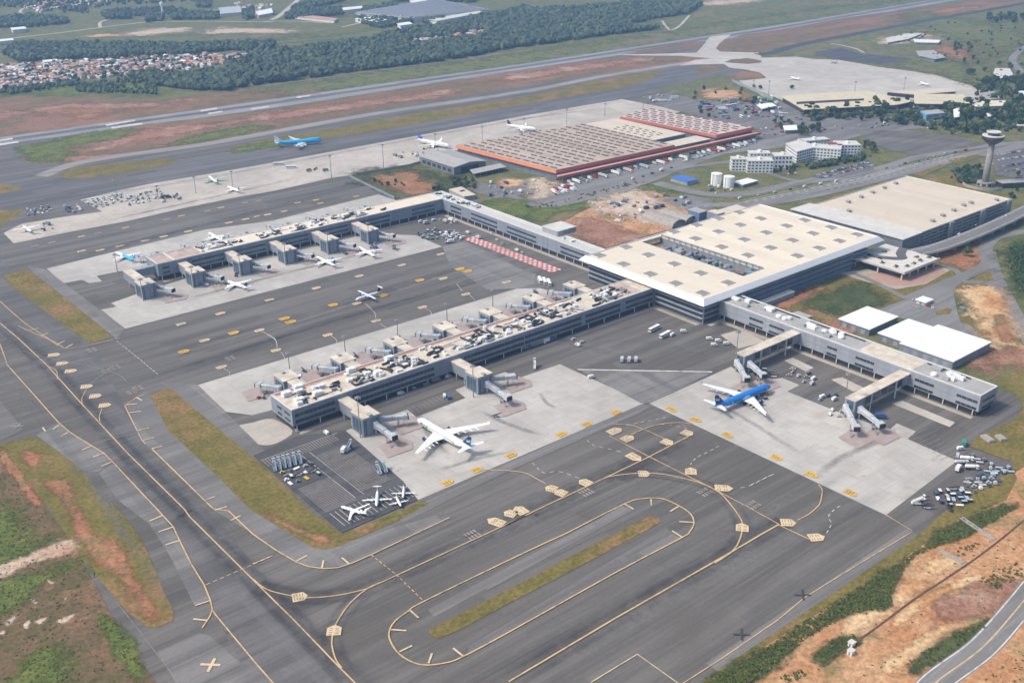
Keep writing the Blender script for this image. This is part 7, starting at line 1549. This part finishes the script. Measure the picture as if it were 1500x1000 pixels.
def crowns(name, pts, lo, hi, seed, mats=('wood_dark', 'wood_mid', 'wood_blue', 'wood_mid', 'wood_light')):
    "rough faceted tree crowns, one mesh"
    g = np.random.default_rng(seed); mb = MB(); t = (1+5**.5)/2
    V = np.array([(-1, t, 0), (1, t, 0), (-1, -t, 0), (1, -t, 0), (0, -1, t), (0, 1, t), (0, -1, -t), (0, 1, -t), (t, 0, -1), (t, 0, 1), (-t, 0, -1), (-t, 0, 1)])/np.sqrt(1+t*t)
    Fc = [(0, 11, 5), (0, 5, 1), (0, 1, 7), (0, 7, 10), (0, 10, 11), (1, 5, 9), (5, 11, 4), (11, 10, 2), (10, 7, 6), (7, 1, 8), (3, 9, 4), (3, 4, 2), (3, 2, 6), (3, 6, 8), (3, 8, 9), (4, 9, 5), (2, 4, 11), (6, 2, 10), (8, 6, 7), (9, 8, 1)]
    for x, y in pts:
        m = g.integers(len(mats))
        for k in range(3):
            r = g.uniform(lo, hi)*(1 if k == 0 else .6); o = np.array((x+g.normal()*r*.55*(k > 0), y+g.normal()*r*.55*(k > 0), r*(.9+.5*(k > 0)))); n = len(mb.v); th = g.uniform(0, 6.28)
            Q = V*(g.uniform(.65, 1.25, (12, 1)))*r; Q[:, 2] *= .95; c, s = math.cos(th), math.sin(th); Q = np.stack([Q[:, 0]*c-Q[:, 1]*s, Q[:, 0]*s+Q[:, 1]*c, Q[:, 2]], 1)+o
            mb.v += [tuple(map(float, q)) for q in Q]
            for f in Fc: mb.f.append(tuple(n+int(i) for i in f)); mb.m.append(int(m))
    return tag(mb.build(name, list(mats)), kind='stuff')
for n, c in (('wood_dark', (.034, .055, .036)), ('wood_mid', (.058, .084, .042)), ('wood_blue', (.044, .070, .048)), ('wood_light', (.085, .11, .055))): mat(n, c, .95, 0, .5, .12)
pts = [q for q in inside(polyW, 7000, 71) if not any(inpoly(c, q) for c in clear)]
crowns('woodland', pts, 3.2, 9.0, 72)
def belt(zone, q, n, seed, lo=4, hi=8): crowns('tree_belt', inside(ZW(zone[0], zone[1], q), n, seed), lo, hi, seed+1)
belt((0, 0), '30,300 90,245 350,250 700,248 950,255 1498,240 1498,275 1250,280 950,310 600,320 250,335 100,345', 1500, 80)
belt((0, 0), '-100,120 150,90 360,110 380,130 200,150 -100,160', 500, 82); belt((0, 0), '570,75 700,60 720,105 580,110', 160, 84); belt((0, 0), '800,110 830,70 900,95 890,120 810,125', 90, 86); belt((0, 0), '950,95 1000,75 1200,80 1200,108 950,112', 190, 88)
belt((0, 0), '1080,20 1160,10 1150,45 1080,45', 60, 90); belt((0, 0), '1330,70 1390,50 1390,105 1340,115', 70, 92); belt((370, 0), '170,105 240,40 300,20 500,-5 510,10 260,60 480,55 500,85 260,105', 420, 94); belt((370, 0), '550,100 860,115 880,130 700,160 600,130', 150, 96)
belt((370, 0), '590,60 700,35 790,30 790,45 620,75', 90, 98); belt((370, 0), '940,128 1040,108 1060,115 960,138', 60, 100); belt((370, 0), '1050,-10 1230,0 1220,20 1060,10', 110, 102); belt((370, 0), '760,5 960,-20 960,0 800,15', 100, 104)
belt((0, 0), '-60,0 100,-20 600,-30 1100,-10 1080,10 560,35 470,80 300,70 100,45 -60,40', 420, 106, 3, 7); belt((0, 0), '560,100 560,70 900,45 1060,60 940,80 740,95', 220, 108, 3, 6)
belt((0, 0), '440,470 700,435 760,430 860,470 860,520 600,515 400,505', 160, 110, 2, 4.5)
belt((0, 0), '700,420 850,400 900,430 1180,400 1200,480 1100,500 880,475 760,430', 380, 112); belt((0, 0), '0,505 80,490 450,455 440,470 100,515 0,525', 90, 114, 2.5, 5)
pt = []
g_ = np.random.default_rng(3)
for z, q, n in (((0, 0), '0,370 250,345 450,345 600,325 900,310 1498,305 1200,360 850,410 620,425 300,460 0,495', 230),): pt += inside(ZW(z[0], z[1], q), n*2, 120)
crowns('town_trees', pt, 2.5, 5, 121)
pt = []
for q, n in (('780,190 960,180 960,230 800,240', 16), ('1290,160 1498,120 1498,280 1260,330', 14)): pt += inside(ZW(1100, 0, q), n, 130)
crowns('field_bushes', pt, 1.5, 3.5, 131)
pt = inside(W('1474,366 1520,352 1520,440 1500,430 1484,412'), 330, 140); clumps('thicket', pt, ['leaf_dark', 'leaf_mid', 'leaf_dark'], 14, 1.2, 2.8, 141)
pt = inside(W('750,308 840,288 940,264 945,268 800,306'), 60, 142); clumps('roadside_bushes', pt, ['leaf_mid', 'leaf_olive', 'leaf_dark'], 12, .8, 2.0, 143)
pt = inside(W('1280,156 1345,150 1380,158 1440,150 1440,192 1390,198 1345,186 1285,180'), 150, 144)+inside(W('1425,118 1520,112 1520,192 1440,196'), 190, 145)+inside(W('1170,164 1285,160 1285,174 1180,178'), 60, 146)+inside(W('1395,252 1440,246 1438,270 1408,272'), 40, 147)+inside(W('1180,250 1262,236 1268,230 1180,244'), 40, 148)
crowns('dark_grove', pt, 2.6, 4.6, 149, ('leaf_dark', 'wood_mid', 'leaf_dark'))
pt = inside(W('1360,30 1500,10 1500,90 1380,100'), 22, 150)+inside(W('1385,250 1440,240 1440,262 1390,268'), 20, 151); crowns('field_bushes', pt, 1.5, 3.5, 152)
# ------------------------------------------------------------------ town
for n, c in (('tile_red', (.42, .19, .12)), ('tile_pink', (.48, .29, .22)), ('tile_brown', (.30, .17, .12)), ('plaster', (.62, .58, .53)), ('plaster_white', (.72, .71, .70)), ('sheet_grey', (.42, .43, .45))): mat(n, c, .85, 0, .15, .4)
def house_mesh(l, w, h, gable, wall, roof):
    mb = MB().box(-l/2, l/2, -w/2, w/2, 0, h, 0); e = .5
    if gable:
        for s in (-1, 1): mb.poly([(-l/2-e, s*(w/2+e), h-.2), (l/2+e, s*(w/2+e), h-.2), (l/2+e, 0, h+w*.24), (-l/2-e, 0, h+w*.24)][::-s], 1)
        for s in (-1, 1): mb.poly([(s*l/2, -w/2, h), (s*l/2, w/2, h), (s*l/2, 0, h+w*.21)][::s], 0)
    else: mb.box(-l/2-e, l/2+e, -w/2-e, w/2+e, h, h+.35, 1)
    for s in (-1, 1):
        for k in range(int(l/3)): x = -l/2+1.2+k*3; a, b = sorted((s*(w/2-.02), s*(w/2+.05))); mb.box(x, x+1.2, a, b, 1, 2.2, 2)
    return mb, [wall, roof, 'glass_dark']
HK = []
HC = (('red tiled house', 'tile_red', 'plaster'), ('pink tiled house', 'tile_pink', 'plaster_white'), ('brown tiled house', 'tile_brown', 'plaster'), ('flat white house', 'roof_white', 'plaster_white'), ('grey sheet roofed house', 'sheet_grey', 'plaster'))
used = [0]*10
for k in range(10):
    c = HC[k % 5]; mb, ms = house_mesh(rt.uniform(9, 15), rt.uniform(7, 11), rt.uniform(3, 5.5), k % 5 != 3, c[2], c[1]); o = mb.build('town_house', ms); o['category'] = 'house'; HK.append(o)
def houses(poly, n, where, group, seed, mind=9):
    pts = []
    for q in inside(poly, n*3, seed):
        if len(pts) >= n: break
        if all((q[0]-a)**2+(q[1]-b)**2 > mind*mind for a, b in pts): pts.append(q)
    for x, y in pts:
        k = rt.choice((0, 1, 2, 3, 3, 4, 4, 5, 6, 6, 7, 8, 8, 9, 9)); o = HK[k] if not used[k] else dup(HK[k]); used[k] = 1
        o.location = (x, y, 0); o.rotation_euler = (0, 0, rt.choice((0.2, 1.77))+rt.uniform(-.1, .1)); o['label'] = f'{HC[k % 5][0]} {where}'; o['group'] = group
Ta = ZW(0, 0, '0,370 250,345 450,345 620,330 620,420 300,455 0,490'); Tb = ZW(0, 0, '620,335 900,312 1100,305 1380,305 1250,345 1150,370 1000,390 850,405 620,415')
houses(Ta, 150, 'in the left part of the town beyond the runway', 'houses of the town, left part', 140); houses(Tb, 90, 'in the right part of the town beyond the runway', 'houses of the town, right part', 141)
houses(clear[0], 22, 'in the left of two clearings in the wood', 'houses in the left clearing', 142); houses(clear[1], 30, 'in the right of two clearings in the wood', 'houses in the right clearing', 143)
houses(clear[2], 5, 'in a row in the dark wood', 'houses in the wood', 144)
# further houses of the town as one mass
mb = MB(); g = np.random.default_rng(9)
for P, n in ((ZW(0, 0, '0,370 250,345 620,330 900,312 1250,310 1000,390 620,415 300,455 0,490'), 330), (ZW(0, 0, '120,40 320,0 700,-20 760,-10 420,40 220,70'), 160), (ZW(0, 0, '1280,20 1498,30 1480,95 1400,100'), 24), (ZW(370, 0, '-10,40 100,30 90,100 0,110'), 22)):
    for x, y in inside(P, n, int(g.integers(1e6))):
        l, w, h = g.uniform(8, 15), g.uniform(6, 10), g.uniform(2.6, 4.5); rz = .2+(g.random() < .5)*1.57; c, s = math.cos(rz), math.sin(rz); m = int(g.integers(1, 6))
        T = lambda a, b, z: (x+c*a-s*b, y+s*a+c*b, z)
        mb.obox(x, y, 0, l, w, h, rz, 0)
        for q in (-1, 1): mb.poly([T(-l/2-.4, q*(w/2+.4), h-.1), T(l/2+.4, q*(w/2+.4), h-.1), T(l/2+.4, 0, h+w*.2), T(-l/2-.4, 0, h+w*.2)][::-q], m)
tag(mb.build('distant_houses', ['plaster', 'tile_red', 'tile_pink', 'roof_white', 'sheet_grey', 'tile_brown']), kind='stuff')
# factory sheds far beyond
def far_hall(name, label, q, z, roof, zone=(370, 0), saw=0):
    P = [(p.x, p.y) for p in ZW(zone[0], zone[1], q)]; r = thing(name, label, 'factory'); MB().prism(shrink(P, 2), 0, z-.8).build('wall', 'plaster_white', r); MB().prism(P, z-.8, z).build('roof', roof, r)
    if saw:
        a, b, c, d = (Vector((*p, 0)) for p in P)
        for k in range(saw):
            u = (k+.5)/saw; p0, p1 = a.lerp(b, u), d.lerp(c, u); m = MB(); L = (p1-p0).length; m.obox((p0.x+p1.x)/2, (p0.y+p1.y)/2, z, L*.94, (b-a).length/saw*.35, 2.2, math.atan2(p1.y-p0.y, p1.x-p0.x)); m.build('roof_light', 'sheet_grey', r)
far_hall('factory', 'huge grey factory with ribbed roof far beyond the wood', '560,95 880,125 1300,75 1010,18', 11, 'roof_grey', saw=14)
far_hall('factory_hall', 'long pale hall at the near left side of the huge grey factory', '560,122 640,112 740,128 690,142', 9, 'roof_white'); far_hall('factory_hall', 'pale hall with a dark front at the near right side of the huge grey factory', '955,128 1250,82 1260,92 1010,140', 10, 'roof_pale')
far_hall('factory_hall', 'small white hall between wood and factory', '790,148 860,138 880,150 810,160', 8, 'roof_white'); far_hall('factory_hall', 'pale hall at the far corner of the huge grey factory', '860,22 1000,10 1015,22 880,36', 9, 'roof_white')
far_hall('factory_hall', 'white hall on the field left of the huge grey factory', '490,60 600,50 610,62 500,74', 8, 'roof_white'); far_hall('factory_hall', 'row of pale roofs under the far tree belt', '230,105 300,95 470,115 450,128', 6, 'tile_pink')
far_hall('factory_hall', 'white roofed hall at the far left edge, upper one', '60,172 140,165 150,176 70,184', 8, 'roof_white', (0, 0)); far_hall('factory_hall', 'white roofed hall at the far left edge, lower one', '-20,238 75,230 80,240 -10,250', 8, 'roof_white', (0, 0))
far_hall('factory_hall', 'bright white long shed at the upper rim of the town', '235,348 315,340 320,350 240,358', 6, 'roof_white', (0, 0)); far_hall('factory_hall', 'pale halls below the hillside at the top, left of the far wood', '1200,60 1320,50 1330,85 1210,95', 8, 'sheet_grey', (0, 0)); far_hall('factory_hall', 'white buildings at the foot of the far road', '1400,80 1490,60 1500,85 1420,100', 7, 'roof_white', (0, 0))
p = G(*ZP(0, 0, '895,90')[0]); ty = 12/3.745; h = height((ZP(0, 0, '895,90')[0]), ty)
r = thing('water_tower', 'slender white water tower standing among far trees at the top left', 'water tower', (p.x, p.y, 0)); MB().lathe([(3.4, 0), (2.6, h*.55), (3.0, h*.7), (4.6, h*.8), (4.8, h*.97), (3, h)], 16).build('shaft', 'roof_white', r); MB().lathe([(1.2, h), (1.2, h+2)], 8).build('cap', 'sheet_grey', r)
for o in [t for t, f in zip(TREES, first) if f]:
    for c in list(o.children): bpy.data.objects.remove(c)
    bpy.data.objects.remove(o)
# ------------------------------------------------------------------ camera, light, air
cd = bpy.data.cameras.new('camera'); cam = bpy.data.objects.new('camera', cd); COL.objects.link(cam)
cam.matrix_world = Matrix((( CR.x, CU.x, -CF.x, 0), (CR.y, CU.y, -CF.y, 0), (CR.z, CU.z, -CF.z, CAMZ), (0, 0, 0, 1)))
cd.sensor_fit = 'HORIZONTAL'; cd.sensor_width = 36; cd.lens = FPX/1500*36; cd.clip_start = 1; cd.clip_end = 40000
S.camera = cam
SUN_EL, SUN_AZ = 50.0, 152.0      # azimuth in degrees from +X towards +Y: the light comes from the left
sd = bpy.data.lights.new('sun', 'SUN'); sun = bpy.data.objects.new('sun', sd); COL.objects.link(sun)
d = Vector((math.cos(R(SUN_EL))*math.cos(R(SUN_AZ)), math.cos(R(SUN_EL))*math.sin(R(SUN_AZ)), math.sin(R(SUN_EL))))
sun.rotation_euler = d.to_track_quat('Z', 'Y').to_euler(); sun.location = (0, 0, 900)
sd.energy = 1.5; sd.angle = R(11); sd.color = (1, .94, .84)
wd = bpy.data.worlds.new('World'); S.world = wd; wd.use_nodes = True
N = wd.node_tree.nodes; L = wd.node_tree.links
sky = N.new('ShaderNodeTexSky'); sky.sky_type = 'NISHITA'; sky.sun_disc = False
sky.sun_elevation = R(SUN_EL); sky.sun_rotation = R(90-SUN_AZ); sky.dust_density = 4; sky.air_density = 1.0; sky.ozone_density = .6
L.new(sky.outputs[0], N['Background'].inputs[0]); N['Background'].inputs[1].default_value = .09
# the air: one even volume round the camera and everything built
hz = MB().box(-2500, 9000, -1500, 12500, -1.5, 362)
hm = bpy.data.materials.new('haze_air'); hm.use_nodes = True; hn = hm.node_tree.nodes
hn.remove(hn['Principled BSDF']); pv = hn.new('ShaderNodeVolumePrincipled')
pv.inputs['Color'].default_value = (.34, .60, 1, 1); pv.inputs['Density'].default_value = 1.1e-4; pv.inputs['Anisotropy'].default_value = .2
hm.node_tree.links.new(pv.outputs[0], hn['Material Output'].inputs['Volume'])
hzo = hz.build('haze', hm); tag(hzo, kind='stuff'); hzo.display_type = 'WIRE'
vs = S.view_settings; vs.view_transform = 'Standard'; vs.look = 'None'; vs.gamma = 1; vs.exposure = .95
S.cycles.use_denoising = True
S.cycles.max_bounces = 5; S.cycles.diffuse_bounces = 3; S.cycles.glossy_bounces = 2; S.cycles.transparent_max_bounces = 12; S.cycles.volume_bounces = 1
